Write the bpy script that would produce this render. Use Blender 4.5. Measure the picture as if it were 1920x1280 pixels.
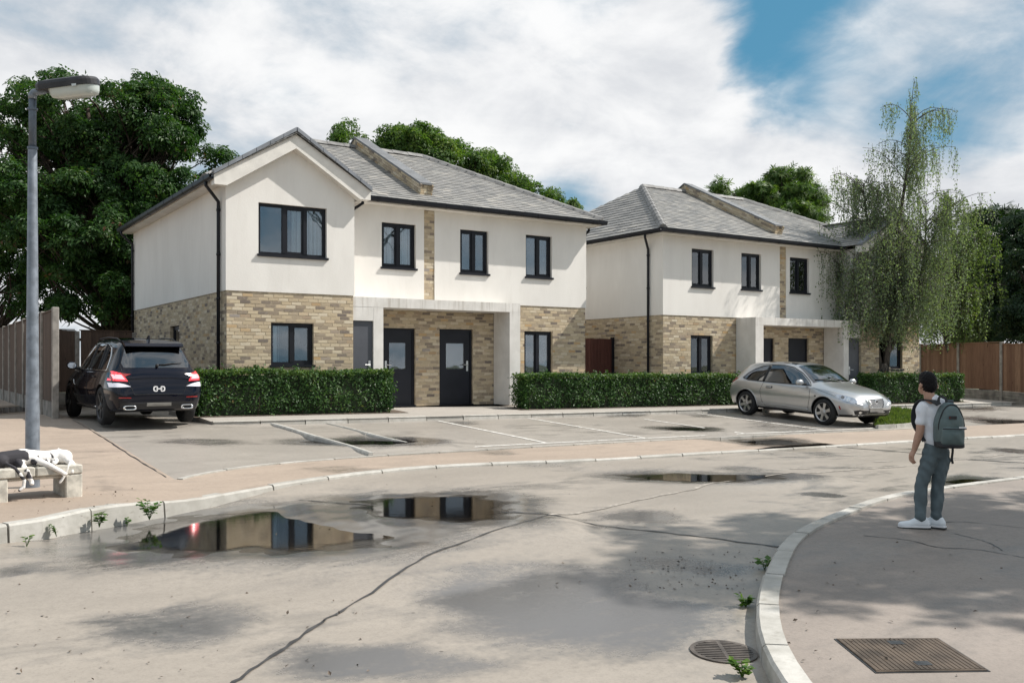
import bpy, bmesh, math, random
import numpy as np
from mathutils import Vector, Matrix, Quaternion
from mathutils.bvhtree import BVHTree

sc = bpy.context.scene
COL = sc.collection
for _o in list(bpy.data.objects):
    bpy.data.objects.remove(_o)

# ------------------------------------------------------------------ camera
# world axes: X runs along the house fronts, Y runs away from the road into the houses, z = 0 at the house doorsteps
FX, CX, HY, CZ = 1760.0, 960.0, 683.0, 1.10
YAW = math.atan2(0.55, 0.835)
FW = Vector((math.sin(YAW), math.cos(YAW)))
RT = Vector((math.cos(YAW), -math.sin(YAW)))
cam_d = bpy.data.cameras.new('camera')
cam = bpy.data.objects.new('camera', cam_d)
COL.objects.link(cam)
cam.location = (0, 0, CZ)
cam.rotation_euler = (math.pi / 2, 0, -YAW)
cam_d.sensor_width = 36.0
cam_d.lens = FX / 1920 * 36
cam_d.shift_y = (HY - 640) / 1920
cam_d.clip_start = 0.1
cam_d.clip_end = 3000
sc.camera = cam

# ------------------------------------------------------------------ sun, sky, exposure
SUN = Vector((1.42, -0.56, 1.66)).normalized()
sl = bpy.data.lights.new('sun', 'SUN')
sl.energy = 4.8
sl.angle = math.radians(0.55)
sl.color = (1.0, 0.955, 0.885)
so = bpy.data.objects.new('sun', sl)
COL.objects.link(so)
so.rotation_euler = SUN.to_track_quat('Z', 'Y').to_euler()
so.location = (20, -10, 30)

def nd(nt, typ, ins=None, **kw):
    n = nt.nodes.new('ShaderNode' + typ)
    for k, v in kw.items():
        setattr(n, k, v)
    if ins:
        for k, v in ins.items():
            s = n.inputs[k]
            if isinstance(v, bpy.types.NodeSocket):
                nt.links.new(v, s)
            else:
                if isinstance(v, tuple) and len(v) == 3 and s.type == 'RGBA':
                    v = (*v, 1)
                s.default_value = v
    return n

def ma(nt, op, a, b=0.0, c=0.0, clamp=False):
    return nd(nt, 'Math', {0: a, 1: b, 2: c}, operation=op, use_clamp=clamp).outputs[0]

def mix(nt, f, a, b, blend='MIX'):
    n = nd(nt, 'Mix', None, data_type='RGBA', blend_type=blend)
    for s, v in ((n.inputs[0], f), (n.inputs[6], a), (n.inputs[7], b)):
        if isinstance(v, bpy.types.NodeSocket):
            nt.links.new(v, s)
        else:
            s.default_value = (*v, 1) if isinstance(v, tuple) and len(v) == 3 else v
    return n.outputs[2]

def rng_map(nt, v, a, b, c=0.0, d=1.0, smooth=True):
    n = nd(nt, 'MapRange', {0: v, 1: a, 2: b, 3: c, 4: d})
    n.interpolation_type = 'SMOOTHSTEP' if smooth else 'LINEAR'
    return n.outputs[0]

world = bpy.data.worlds.new('World')
sc.world = world
world.use_nodes = True
wt = world.node_tree
wt.nodes.clear()
sky = nd(wt, 'TexSky', None, sky_type='NISHITA', sun_disc=False, sun_elevation=math.asin(SUN.z),
         sun_rotation=math.atan2(SUN.x, SUN.y), air_density=1.0, dust_density=1.6, ozone_density=1.6)
tc = nd(wt, 'TexCoord')
gen = tc.outputs['Generated']
sp = nd(wt, 'SeparateXYZ', {0: gen})
zz = ma(wt, 'ADD', ma(wt, 'MAXIMUM', sp.outputs[2], 0.0), 0.22)
pv = nd(wt, 'CombineXYZ', {0: ma(wt, 'DIVIDE', sp.outputs[0], zz), 1: ma(wt, 'DIVIDE', sp.outputs[1], zz), 2: 0.0})
nz1 = nd(wt, 'TexNoise', {'Vector': nd(wt, 'VectorMath', {0: pv.outputs[0], 1: (3.7, 1.2, 0)}, operation='ADD').outputs[0],
                          'Scale': 0.95, 'Detail': 9.0, 'Roughness': 0.56, 'Distortion': 0.35})
nz2 = nd(wt, 'TexNoise', {'Vector': nd(wt, 'VectorMath', {0: gen, 1: (1.0, 1.0, 2.4)}, operation='MULTIPLY').outputs[0],
                          'Scale': 3.1, 'Detail': 7.0, 'Roughness': 0.55, 'Distortion': 0.5})
def sky_dir(px, py):
    d = FW + RT * ((px - CX) / FX)
    return Vector((d.x, d.y, (HY - py) / FX)).normalized()
def blob(px, py, c0, c1):
    g = sky_dir(px, py)
    d = nd(wt, 'VectorMath', {0: gen, 1: tuple(g)}, operation='DOT_PRODUCT').outputs['Value']
    d = ma(wt, 'ADD', d, ma(wt, 'MULTIPLY', ma(wt, 'SUBTRACT', nz2.outputs[0], 0.5), -0.045))
    return rng_map(wt, d, c0, c1)
cov = ma(wt, 'ADD', ma(wt, 'ADD', nz1.outputs[0], 0.10), ma(wt, 'MULTIPLY', blob(560, 150, 0.86, 0.96), 0.14))
cov = ma(wt, 'SUBTRACT', cov, ma(wt, 'MULTIPLY', blob(1770, -50, 0.966, 0.990), 0.74))
cov = ma(wt, 'SUBTRACT', cov, ma(wt, 'MULTIPLY', blob(1150, 370, 0.986, 0.998), 0.12))
cov = ma(wt, 'ADD', cov, ma(wt, 'MULTIPLY', blob(1600, 290, 0.960, 0.985), 0.42))
cov = ma(wt, 'ADD', cov, ma(wt, 'MULTIPLY', blob(1930, 320, 0.965, 0.990), 0.36))
cov = ma(wt, 'ADD', cov, ma(wt, 'MULTIPLY', ma(wt, 'SUBTRACT', nz2.outputs[0], 0.5), 0.55))
nz3 = nd(wt, 'TexNoise', {'Vector': nd(wt, 'VectorMath', {0: gen, 1: (1.0, 1.0, 1.7)}, operation='MULTIPLY').outputs[0], 'Scale': 8.5, 'Detail': 8.0, 'Roughness': 0.6, 'Distortion': 0.3})
cov = ma(wt, 'ADD', cov, ma(wt, 'MULTIPLY', ma(wt, 'SUBTRACT', nz3.outputs[0], 0.5), 0.34))
mask = rng_map(wt, cov, 0.36, 0.74)
shade = rng_map(wt, ma(wt, 'ADD', ma(wt, 'MULTIPLY', nz2.outputs[0], 0.6), ma(wt, 'MULTIPLY', nz3.outputs[0], 0.4)), 0.38, 0.62)
cl = mix(wt, shade, (8.8, 9.1, 9.6), (12.6, 12.65, 12.7))
blue = mix(wt, 0.72, mix(wt, 1.0, sky.outputs[0], (0.8, 1.0, 1.12), 'MULTIPLY'), (1.15, 4.3, 6.6))
skyc = mix(wt, mask, blue, cl)
bg = nd(wt, 'Background', {'Color': skyc, 'Strength': 0.063})
wo = nd(wt, 'OutputWorld', {0: bg.outputs[0]})

sc.view_settings.view_transform = 'Standard'
sc.view_settings.look = 'None'
sc.view_settings.exposure = 0.30
sc.view_settings.gamma = 1.0
sc.view_settings.use_curve_mapping = False
sc.render.engine = 'CYCLES'
sc.cycles.max_bounces = 6
sc.cycles.diffuse_bounces = 3
sc.cycles.glossy_bounces = 3
sc.cycles.transmission_bounces = 4
sc.cycles.transparent_max_bounces = 8
sc.cycles.caustics_reflective = False
sc.cycles.caustics_refractive = False
sc.cycles.use_denoising = True

# ------------------------------------------------------------------ ground heights
def sstep(a, b, x):
    t = np.clip((x - a) / (b - a), 0, 1)
    return t * t * (3 - 2 * t)

def gz(u, v):
    """height of the paving: a gentle fall from the houses to the road"""
    vv = np.clip(v, -14.0, 19.6)
    uu = np.clip(u, -5.0, 45.0)
    return -0.972 + 0.0486 * vv - 0.008 * (uu - 7.0)

def uv_at(px, d):
    p = FW * d + RT * ((px - CX) / FX * d)
    return p.x, p.y

def G(px, py, off=0.0):
    """the point of the paving seen at a pixel of the photograph"""
    lo, hi = 2.0, 200.0
    s = (py - HY) / FX
    for _ in range(50):
        m = (lo + hi) / 2
        u, v = uv_at(px, m)
        if CZ - s * m > gz(u, v) + off:
            lo = m
        else:
            hi = m
    u, v = uv_at(px, lo)
    return Vector((u, v, float(gz(u, v)) + off))

def on_plane_v(px, py, v):
    t = (px - CX) / FX
    d = v / (FW.y + RT.y * t)
    return d * (FW.x + RT.x * t), CZ - (py - HY) / FX * d

def on_plane_u(px, py, u):
    t = (px - CX) / FX
    d = u / (FW.x + RT.x * t)
    return d * (FW.y + RT.y * t), CZ - (py - HY) / FX * d

def at_depth(px, py, d):
    u, v = uv_at(px, d)
    return Vector((u, v, CZ - (py - HY) / FX * d))

# ------------------------------------------------------------------ object helpers
def tag(o, label=None, cat=None, group=None, kind=None):
    if label: o['label'] = label
    if cat: o['category'] = cat
    if group: o['group'] = group
    if kind: o['kind'] = kind
    return o

def empty(name, loc=(0, 0, 0), rz=0.0):
    o = bpy.data.objects.new(name, None)
    o.empty_display_size = 0.1
    o.location = loc
    o.rotation_euler = (0, 0, rz)
    COL.objects.link(o)
    return o

def link(name, me, mats, parent=None, smooth=False):
    o = bpy.data.objects.new(name, me)
    if mats is not None:
        if not isinstance(mats, (list, tuple)):
            mats = [mats]
        if len(me.materials) == 0:
            for m in mats:
                me.materials.append(m)
    COL.objects.link(o)
    if parent is not None:
        o.parent = parent
    if smooth:
        me.polygons.foreach_set('use_smooth', np.ones(len(me.polygons), dtype=bool))
    return o

def bm_obj(name, bm, mats, parent=None, smooth=False, recalc=True, loc=None):
    if recalc:
        bmesh.ops.recalc_face_normals(bm, faces=bm.faces)
    me = bpy.data.meshes.new(name)
    bm.to_mesh(me)
    bm.free()
    o = link(name, me, mats, parent, smooth)
    if loc is not None:
        o.location = loc
    return o

def np_mesh(name, V, F):
    """fast mesh from arrays; F is (n, k)"""
    V = np.asarray(V, dtype=np.float32)
    F = np.asarray(F, dtype=np.int32)
    me = bpy.data.meshes.new(name)
    me.vertices.add(len(V))
    me.vertices.foreach_set('co', V.ravel())
    n, k = F.shape
    me.loops.add(n * k)
    me.loops.foreach_set('vertex_index', F.ravel())
    me.polygons.add(n)
    me.polygons.foreach_set('loop_start', np.arange(0, n * k, k, dtype=np.int32))
    me.polygons.foreach_set('loop_total', np.full(n, k, dtype=np.int32))
    me.update(calc_edges=True)
    me.polygons.foreach_set('use_smooth', np.zeros(n, dtype=bool))
    return me

def add_box(bm, x0, x1, y0, y1, z0, z1, M=None):
    c = [Vector((x, y, z)) for z in (z0, z1) for y in (y0, y1) for x in (x0, x1)]
    if M is not None:
        c = [M @ p for p in c]
    v = [bm.verts.new(p) for p in c]
    for f in ((0, 2, 3, 1), (4, 5, 7, 6), (0, 1, 5, 4), (2, 6, 7, 3), (0, 4, 6, 2), (1, 3, 7, 5)):
        bm.faces.new([v[i] for i in f])
    return v

def bevel_all(bm, w, seg=1):
    bmesh.ops.bevel(bm, geom=list(bm.edges), offset=w, segments=seg, affect='EDGES', profile=0.5)

def add_tube(bm, pts, rad, n=8, caps=True):
    pts = [Vector(p) for p in pts]
    if not isinstance(rad, (list, tuple)):
        rad = [rad] * len(pts)
    rings = []
    prev = None
    for i, p in enumerate(pts):
        if i == 0: t = pts[1] - p
        elif i == len(pts) - 1: t = p - pts[i - 1]
        else: t = (pts[i + 1] - p).normalized() + (p - pts[i - 1]).normalized()
        t.normalize()
        if prev is None:
            a = t.orthogonal().normalized()
        else:
            a = (prev - t * prev.dot(t))
            if a.length < 1e-6: a = t.orthogonal()
            a.normalize()
        prev = a
        b = t.cross(a)
        rings.append([bm.verts.new(p + (a * math.cos(2 * math.pi * k / n) + b * math.sin(2 * math.pi * k / n)) * rad[i]) for k in range(n)])
    for r0, r1 in zip(rings, rings[1:]):
        for k in range(n):
            bm.faces.new((r0[k], r0[(k + 1) % n], r1[(k + 1) % n], r1[k]))
    if caps:
        bm.faces.new(rings[0][::-1]); bm.faces.new(rings[-1])
    return rings

def add_lathe(bm, prof, n=24, M=None):
    """prof: (radius, height) pairs turned about local z"""
    rings = []
    for r, h in prof:
        ring = []
        for k in range(n):
            p = Vector((r * math.cos(2 * math.pi * k / n), r * math.sin(2 * math.pi * k / n), h))
            ring.append(bm.verts.new(M @ p if M is not None else p))
        rings.append(ring)
    for r0, r1 in zip(rings, rings[1:]):
        for k in range(n):
            bm.faces.new((r0[k], r0[(k + 1) % n], r1[(k + 1) % n], r1[k]))
    bm.faces.new(rings[0][::-1]); bm.faces.new(rings[-1])
    return rings

def add_prism(bm, poly, a, b, axis='z', M=None):
    """extrude a 2-D polygon between a and b along an axis"""
    def P(p, h):
        q = {'z': (p[0], p[1], h), 'y': (p[0], h, p[1]), 'x': (h, p[0], p[1])}[axis]
        q = Vector(q)
        return M @ q if M is not None else q
    v0 = [bm.verts.new(P(p, a)) for p in poly]
    v1 = [bm.verts.new(P(p, b)) for p in poly]
    bm.faces.new(v0[::-1]); bm.faces.new(v1)
    n = len(poly)
    for i in range(n):
        bm.faces.new((v0[i], v0[(i + 1) % n], v1[(i + 1) % n], v1[i]))

UNIT_V = np.array([[x, y, z] for z in (-.5, .5) for y in (-.5, .5) for x in (-.5, .5)], dtype=np.float64)
UNIT_F = np.array([[0, 2, 3, 1], [4, 5, 7, 6], [0, 1, 5, 4], [2, 6, 7, 3], [0, 4, 6, 2], [1, 3, 7, 5]])

_unit_meshes = {}
def unit_mesh(name, mat):
    key = (name, mat.name)
    if key not in _unit_meshes:
        me = np_mesh(name, UNIT_V, UNIT_F)
        me.materials.append(mat)
        _unit_meshes[key] = me
    return _unit_meshes[key]

def pieces(parent, name, mats4, mat, limit=300, mass_name=None, hide=None):
    """mats4: list of 4x4 matrices of unit boxes. The ones that show largest become objects, the rest one joined part."""
    cp = Vector((0, 0, CZ))
    def size(M):
        c = M.translation
        return -(c - cp).length + (hide(M) if hide else 0)
    order = sorted(mats4, key=size, reverse=True)
    me = unit_mesh(name, mat)
    inv = parent.matrix_world.inverted() if parent else Matrix()
    for M in order[:limit]:
        o = bpy.data.objects.new(name, me)
        COL.objects.link(o)
        o.parent = parent
        o.matrix_local = M
    rest = order[limit:]
    if rest:
        A = np.array([np.array(M) for M in rest])
        h = np.concatenate([UNIT_V, np.ones((8, 1))], 1)
        V = np.einsum('nij,kj->nki', A, h)[:, :, :3].reshape(-1, 3)
        F = (UNIT_F[None] + (np.arange(len(rest)) * 8)[:, None, None]).reshape(-1, 4)
        o = link(mass_name or (name + '_courses'), np_mesh(name, V, F), mat, parent)
        o['kind'] = 'stuff'
# ------------------------------------------------------------------ materials
def new_mat(name):
    m = bpy.data.materials.new(name)
    m.use_nodes = True
    nt = m.node_tree
    nt.nodes.clear()
    out = nd(nt, 'OutputMaterial')
    return m, nt, out

def finish(nt, out, color, rough, bump=None, bstr=0.3, bdist=0.01, metal=0.0, spec=0.5, coat=0.0, extra=None):
    ins = {'Base Color': color, 'Roughness': rough, 'Metallic': metal, 'Specular IOR Level': spec, 'Coat Weight': coat}
    if extra: ins.update(extra)
    p = nd(nt, 'BsdfPrincipled', ins)
    if bump is not None:
        b = nd(nt, 'Bump', {'Height': bump, 'Strength': bstr, 'Distance': bdist})
        nt.links.new(b.outputs[0], p.inputs['Normal'])
    nt.links.new(p.outputs[0], out.inputs[0])
    return p

def pos(nt):
    return nd(nt, 'NewGeometry').outputs['Position']

def scaled(nt, v, s):
    return nd(nt, 'VectorMath', {0: v, 1: s}, operation='MULTIPLY').outputs[0]

def noise(nt, v, scale, detail=4.0, rough=0.55, dist=0.0):
    return nd(nt, 'TexNoise', {'Vector': v, 'Scale': scale, 'Detail': detail, 'Roughness': rough, 'Distortion': dist}).outputs[0]

def piece_rand(nt):
    """one random number for each separate piece, whether it is an object or an island of a joined mesh"""
    a = nd(nt, 'ObjectInfo').outputs['Random']
    b = nd(nt, 'NewGeometry').outputs['Random Per Island']
    return ma(nt, 'FRACT', ma(nt, 'ADD', a, b))

def ramp(nt, f, stops):
    r = nd(nt, 'ValToRGB', {0: f})
    el = r.color_ramp.elements
    while len(el) < len(stops):
        el.new(0.5)
    for e, (p, c) in zip(el, stops):
        e.position = p
        e.color = (*c, 1)
    return r.outputs[0]

def plain(name, col, rough=0.5, metal=0.0, var=0.12, scale=6.0, bump=0.0, bscale=60.0, coat=0.0, spec=0.5):
    m, nt, out = new_mat(name)
    p = pos(nt)
    n = noise(nt, p, scale, 5.0)
    c = mix(nt, rng_map(nt, n, 0.3, 0.7), tuple(x * (1 - var) for x in col), tuple(min(1, x * (1 + var)) for x in col))
    b = noise(nt, p, bscale, 3.0) if bump else None
    finish(nt, out, c, rough, b, bump, 0.004, metal, spec, coat)
    return m

MT = {}

def mat_paving(name, dry, wet, stretch=(0.35, 1.0, 1.0), patch=0.5, wetattr=True, speck=True, base_r=0.62, stain=0.35, film=0.0):
    m, nt, out = new_mat(name)
    p = pos(nt)
    big = noise(nt, scaled(nt, p, stretch), 0.55, 5.0, 0.6, 0.6)
    peb = noise(nt, p, 17.0, 4.0, 0.75)
    mid = noise(nt, scaled(nt, p, (0.6, 1.4, 1.0)), 2.6, 6.0, 0.62, 0.4)
    fine = noise(nt, p, 55.0, 4.0, 0.7)
    grit = noise(nt, p, 210.0, 2.0, 0.6)
    c = mix(nt, rng_map(nt, big, 0.34, 0.68), tuple(x * 0.86 for x in dry), tuple(min(1, x * 1.10) for x in dry))
    c = mix(nt, ma(nt, 'MULTIPLY', rng_map(nt, mid, 0.48, 0.70), stain), c, tuple(x * 0.70 for x in dry))
    c = mix(nt, ma(nt, 'MULTIPLY', rng_map(nt, peb, 0.46, 0.70), 0.42), c, tuple(x * 0.66 for x in dry))
    c = mix(nt, ma(nt, 'MULTIPLY', rng_map(nt, peb, 0.44, 0.30), 0.20), c, tuple(min(1, x * 1.3) for x in dry))
    c = mix(nt, ma(nt, 'MULTIPLY', rng_map(nt, fine, 0.45, 0.75), 0.45), c, tuple(x * 0.62 for x in dry))
    c = mix(nt, ma(nt, 'MULTIPLY', rng_map(nt, grit, 0.60, 0.72), 0.30), c, tuple(min(1, x * 1.35) for x in dry))
    if speck:
        vo = nd(nt, 'TexVoronoi', {'Vector': p, 'Scale': 3.2, 'Randomness': 1.0})
        sel = nd(nt, 'TexWhiteNoise', {0: vo.outputs['Position']}).outputs[0]
        dot = ma(nt, 'MULTIPLY', rng_map(nt, vo.outputs['Distance'], 0.035, 0.05, 1.0, 0.0), ma(nt, 'GREATER_THAN', sel, 0.62))
        c = mix(nt, ma(nt, 'MULTIPLY', dot, 0.75), c, (0.05, 0.035, 0.025))
    # damp: wetter by the puddles and in broad drying patches
    dampn = rng_map(nt, ma(nt, 'ADD', ma(nt, 'MULTIPLY', big, 0.65), ma(nt, 'MULTIPLY', mid, 0.35)), 0.50, 0.66)
    d = ma(nt, 'MULTIPLY', dampn, patch)
    if wetattr:
        at = nd(nt, 'Attribute', None, attribute_name='wet')
        wn = ma(nt, 'ADD', at.outputs['Fac'], ma(nt, 'ADD', ma(nt, 'MULTIPLY', ma(nt, 'SUBTRACT', mid, 0.5), 1.1), ma(nt, 'MULTIPLY', ma(nt, 'SUBTRACT', peb, 0.5), 0.55)))
        wv = rng_map(nt, wn, 0.10, 0.90)
        wv = ma(nt, 'MULTIPLY', wv, ma(nt, 'GREATER_THAN', at.outputs['Fac'], 0.01))
        d = ma(nt, 'MAXIMUM', d, wv)
    c = mix(nt, d, c, wet)
    r = ma(nt, 'SUBTRACT', base_r, ma(nt, 'MULTIPLY', d, base_r - 0.13))
    r = ma(nt, 'ADD', r, ma(nt, 'MULTIPLY', ma(nt, 'SUBTRACT', fine, 0.5), 0.2))
    hb = ma(nt, 'ADD', ma(nt, 'MULTIPLY', fine, 0.6), ma(nt, 'MULTIPLY', grit, 0.4))
    hb = ma(nt, 'MULTIPLY', hb, ma(nt, 'SUBTRACT', 1.0, ma(nt, 'MULTIPLY', d, 0.85)))
    finish(nt, out, c, r, hb, 0.35, 0.006, 0.0, 0.5)
    return m

MT['road'] = mat_paving('road_concrete', (0.328, 0.288, 0.245), (0.098, 0.095, 0.093), patch=0.72, base_r=0.44)
MT['court'] = mat_paving('court_concrete', (0.345, 0.312, 0.275), (0.13, 0.12, 0.112), patch=0.5, base_r=0.42, stretch=(0.5, 0.9, 1))
MT['pave'] = mat_paving('pavement_buff', (0.365, 0.290, 0.230), (0.18, 0.148, 0.12), patch=0.4, wetattr=True, base_r=0.68)
MT['pave_s'] = mat_paving('pavement_grey_buff', (0.262, 0.222, 0.192), (0.145, 0.128, 0.113), patch=0.45, wetattr=False, base_r=0.66)
MT['path'] = mat_paving('path_concrete', (0.42, 0.385, 0.345), (0.22, 0.20, 0.18), patch=0.3, wetattr=False, speck=False, base_r=0.7)

def mat_kerb():
    m, nt, out = new_mat('kerb_concrete')
    p = pos(nt)
    r = piece_rand(nt)
    n = noise(nt, p, 4.0, 6.0, 0.65)
    f = noise(nt, p, 90.0, 3.0)
    c = mix(nt, rng_map(nt, n, 0.3, 0.7), (0.36, 0.345, 0.31), (0.56, 0.54, 0.50))
    c = mix(nt, ma(nt, 'MULTIPLY', r, 0.6), c, (0.29, 0.275, 0.245))
    st = noise(nt, scaled(nt, p, (3, 3, 9)), 2.0, 5.0, 0.7)
    c = mix(nt, ma(nt, 'MULTIPLY', rng_map(nt, st, 0.55, 0.75), 0.5), c, (0.17, 0.15, 0.12))
    finish(nt, out, c, 0.75, f, 0.4, 0.004)
    return m
MT['kerb'] = mat_kerb()

def mat_line():
    m, nt, out = new_mat('worn_white_line')
    p = pos(nt)
    n = noise(nt, p, 9.0, 6.0, 0.7)
    c = mix(nt, rng_map(nt, n, 0.42, 0.66), (0.68, 0.66, 0.62), (0.46, 0.43, 0.39))
    finish(nt, out, c, 0.6, noise(nt, p, 80, 3), 0.3, 0.003)
    return m
MT['line'] = mat_line()
MT['joint'] = plain('bitumen_joint', (0.035, 0.034, 0.034), 0.42, var=0.4, scale=12, bump=0.5, bscale=90)
MT['joint_l'] = plain('pale_joint', (0.30, 0.27, 0.235), 0.7, var=0.35, scale=14, bump=0.4, bscale=80)

def mat_render():
    m, nt, out = new_mat('white_render')
    p = pos(nt)
    a = noise(nt, scaled(nt, p, (1, 1, 0.35)), 1.3, 5.0, 0.6, 0.3)
    b = noise(nt, scaled(nt, p, (1.0, 1.0, 0.16)), 5.0, 5.0, 0.65)
    f = noise(nt, p, 28.0, 5.0, 0.7)
    c = mix(nt, rng_map(nt, a, 0.3, 0.7), (0.75, 0.722, 0.682), (0.82, 0.793, 0.752))
    c = mix(nt, ma(nt, 'MULTIPLY', rng_map(nt, b, 0.52, 0.76), 0.20), c, (0.60, 0.565, 0.515))
    finish(nt, out, c, 0.88, f, 0.22, 0.012, 0, 0.25)
    return m
MT['render'] = mat_render()

def mat_canopy():
    m, nt, out = new_mat('canopy_render')
    p = pos(nt)
    s = nd(nt, 'SeparateXYZ', {0: p})
    st = noise(nt, scaled(nt, p, (1, 1, 0.05)), 9.0, 5.0, 0.7)
    band = rng_map(nt, s.outputs[2], 2.05, 2.6)
    k = ma(nt, 'MULTIPLY', rng_map(nt, st, 0.46, 0.70), ma(nt, 'MULTIPLY', band, 0.5))
    a = noise(nt, p, 2.2, 6.0, 0.6)
    c = mix(nt, rng_map(nt, a, 0.3, 0.7), (0.64, 0.615, 0.58), (0.76, 0.735, 0.70))
    c = mix(nt, k, c, (0.30, 0.26, 0.21))
    finish(nt, out, c, 0.85, noise(nt, p, 40, 4, .7), 0.2, 0.008, 0, 0.25)
    return m
MT['canopy'] = mat_canopy()

def mat_brick():
    m, nt, out = new_mat('buff_brick')
    p = pos(nt)
    r = piece_rand(nt)
    r2 = nd(nt, 'TexWhiteNoise', {1: r}, noise_dimensions='1D').outputs[0]
    c = ramp(nt, r, [(0.0, (0.185, 0.155, 0.135)), (0.10, (0.29, 0.235, 0.18)), (0.26, (0.42, 0.34, 0.245)), (0.50, (0.50, 0.405, 0.275)),
                     (0.72, (0.57, 0.475, 0.335)), (0.90, (0.62, 0.54, 0.415)), (0.965, (0.48, 0.32, 0.16)), (1.0, (0.33, 0.295, 0.27))])
    n = noise(nt, scaled(nt, p, (1, 1, 2)), 14.0, 5.0, 0.7)
    c = mix(nt, ma(nt, 'MULTIPLY', rng_map(nt, n, 0.44, 0.74), 0.28), c, mix(nt, r2, (0.20, 0.16, 0.125), (0.66, 0.59, 0.49)))
    finish(nt, out, c, 0.9, noise(nt, p, 70, 4, 0.7), 0.3, 0.003, 0, 0.2)
    return m
MT['brick'] = mat_brick()
MT['mortar'] = plain('mortar', (0.47, 0.39, 0.285), 0.95, var=0.25, scale=8, bump=0.4, bscale=120, spec=0.2)

def mat_slate():
    m, nt, out = new_mat('grey_slate')
    p = pos(nt)
    r = piece_rand(nt)
    c = ramp(nt, r, [(0.0, (0.165, 0.163, 0.160)), (0.15, (0.21, 0.206, 0.199)), (0.55, (0.245, 0.238, 0.228)), (0.9, (0.285, 0.274, 0.258)), (1.0, (0.36, 0.34, 0.31))])
    n = noise(nt, p, 3.0, 6.0, 0.7, 0.5)
    li = noise(nt, p, 22.0, 4.0, 0.7)
    c = mix(nt, ma(nt, 'MULTIPLY', rng_map(nt, n, 0.48, 0.72), 0.45), c, (0.34, 0.325, 0.29))
    c = mix(nt, ma(nt, 'MULTIPLY', rng_map(nt, li, 0.60, 0.74), 0.5), c, (0.13, 0.125, 0.11))
    finish(nt, out, c, 0.55, noise(nt, p, 45, 4, 0.7), 0.4, 0.004, 0, 0.4)
    return m
MT['slate'] = mat_slate()
MT['ridge'] = plain('ridge_tile', (0.205, 0.20, 0.195), 0.7, var=0.3, scale=5, bump=0.3)
MT['verge'] = plain('verge_tile', (0.20, 0.215, 0.24), 0.6, var=0.2, scale=4, bump=0.2)
MT['coping'] = plain('coping_stone', (0.155, 0.16, 0.168), 0.7, var=0.2, scale=3, bump=0.3)
MT['under'] = plain('roof_felt', (0.05, 0.05, 0.05), 0.9)
MT['soffit'] = plain('white_fascia', (0.74, 0.71, 0.66), 0.6, var=0.08, scale=3)
MT['gutter'] = plain('dark_gutter', (0.010, 0.011, 0.016), 0.35, var=0.25, scale=4, spec=0.3)
MT['frame'] = plain('anthracite_frame', (0.009, 0.010, 0.015), 0.42, var=0.2, scale=4, spec=0.3)
MT['door'] = plain('anthracite_door', (0.013, 0.0145, 0.021), 0.45, var=0.15, scale=2, spec=0.3)
MT['doorg'] = plain('grey_door', (0.075, 0.080, 0.095), 0.5, var=0.12, scale=2)
MT['steel'] = plain('brushed_steel', (0.68, 0.68, 0.68), 0.32, metal=1.0, var=0.08)
MT['curtain'] = plain('net_curtain', (0.82, 0.83, 0.84), 0.9, var=0.06)
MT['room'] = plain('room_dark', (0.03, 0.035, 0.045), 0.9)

def mat_glass(name, tint, boost=0.05):
    m, nt, out = new_mat(name)
    fr = nd(nt, 'Fresnel', {'IOR': 1.52}).outputs[0]
    f = ma(nt, 'ADD', ma(nt, 'MULTIPLY', fr, 1.5), boost, clamp=True)
    w = noise(nt, pos(nt), 1.7, 2.0, 0.5)
    bp = nd(nt, 'Bump', {'Height': w, 'Strength': 0.05, 'Distance': 0.03})
    g = nd(nt, 'BsdfGlossy', {'Color': (0.9, 0.93, 0.97), 'Roughness': 0.012, 'Normal': bp.outputs[0]})
    t = nd(nt, 'BsdfTransparent', {'Color': tint})
    s = nd(nt, 'MixShader', {0: f, 1: t.outputs[0], 2: g.outputs[0]})
    nt.links.new(s.outputs[0], out.inputs[0])
    return m
MT['glass'] = mat_glass('window_glass', (0.80, 0.87, 0.90), 0.09)
MT['carglass'] = mat_glass('tinted_car_glass', (0.05, 0.06, 0.065), 0.12)

def mat_water():
    m, nt, out = new_mat('puddle_water')
    p = pos(nt)
    w = noise(nt, scaled(nt, p, (1.0, 2.2, 1)), 9.0, 3.0, 0.5)
    bp = nd(nt, 'Bump', {'Height': w, 'Strength': 0.06, 'Distance': 0.006})
    fr = nd(nt, 'Fresnel', {'IOR': 1.33, 'Normal': bp.outputs[0]}).outputs[0]
    g = nd(nt, 'BsdfGlossy', {'Color': (0.50, 0.49, 0.49), 'Roughness': 0.055, 'Normal': bp.outputs[0]})
    t = nd(nt, 'BsdfTransparent', {'Color': (0.24, 0.21, 0.185)})
    dpt = nd(nt, 'Attribute', None, attribute_name='depth').outputs['Fac']
    brk = noise(nt, scaled(nt, p, (1.0, 1.6, 1)), 26.0, 4.0, 0.65)
    film = rng_map(nt, ma(nt, 'ADD', dpt, ma(nt, 'MULTIPLY', ma(nt, 'SUBTRACT', brk, 0.5), 0.010)), 0.0005, 0.0085)
    clear = nd(nt, 'BsdfTransparent', {'Color': (0.80, 0.79, 0.77)})
    w_ = nd(nt, 'MixShader', {0: fr, 1: t.outputs[0], 2: g.outputs[0]})
    s = nd(nt, 'MixShader', {0: film, 1: clear.outputs[0], 2: w_.outputs[0]})
    nt.links.new(s.outputs[0], out.inputs[0])
    return m
MT['water'] = mat_water()

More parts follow.
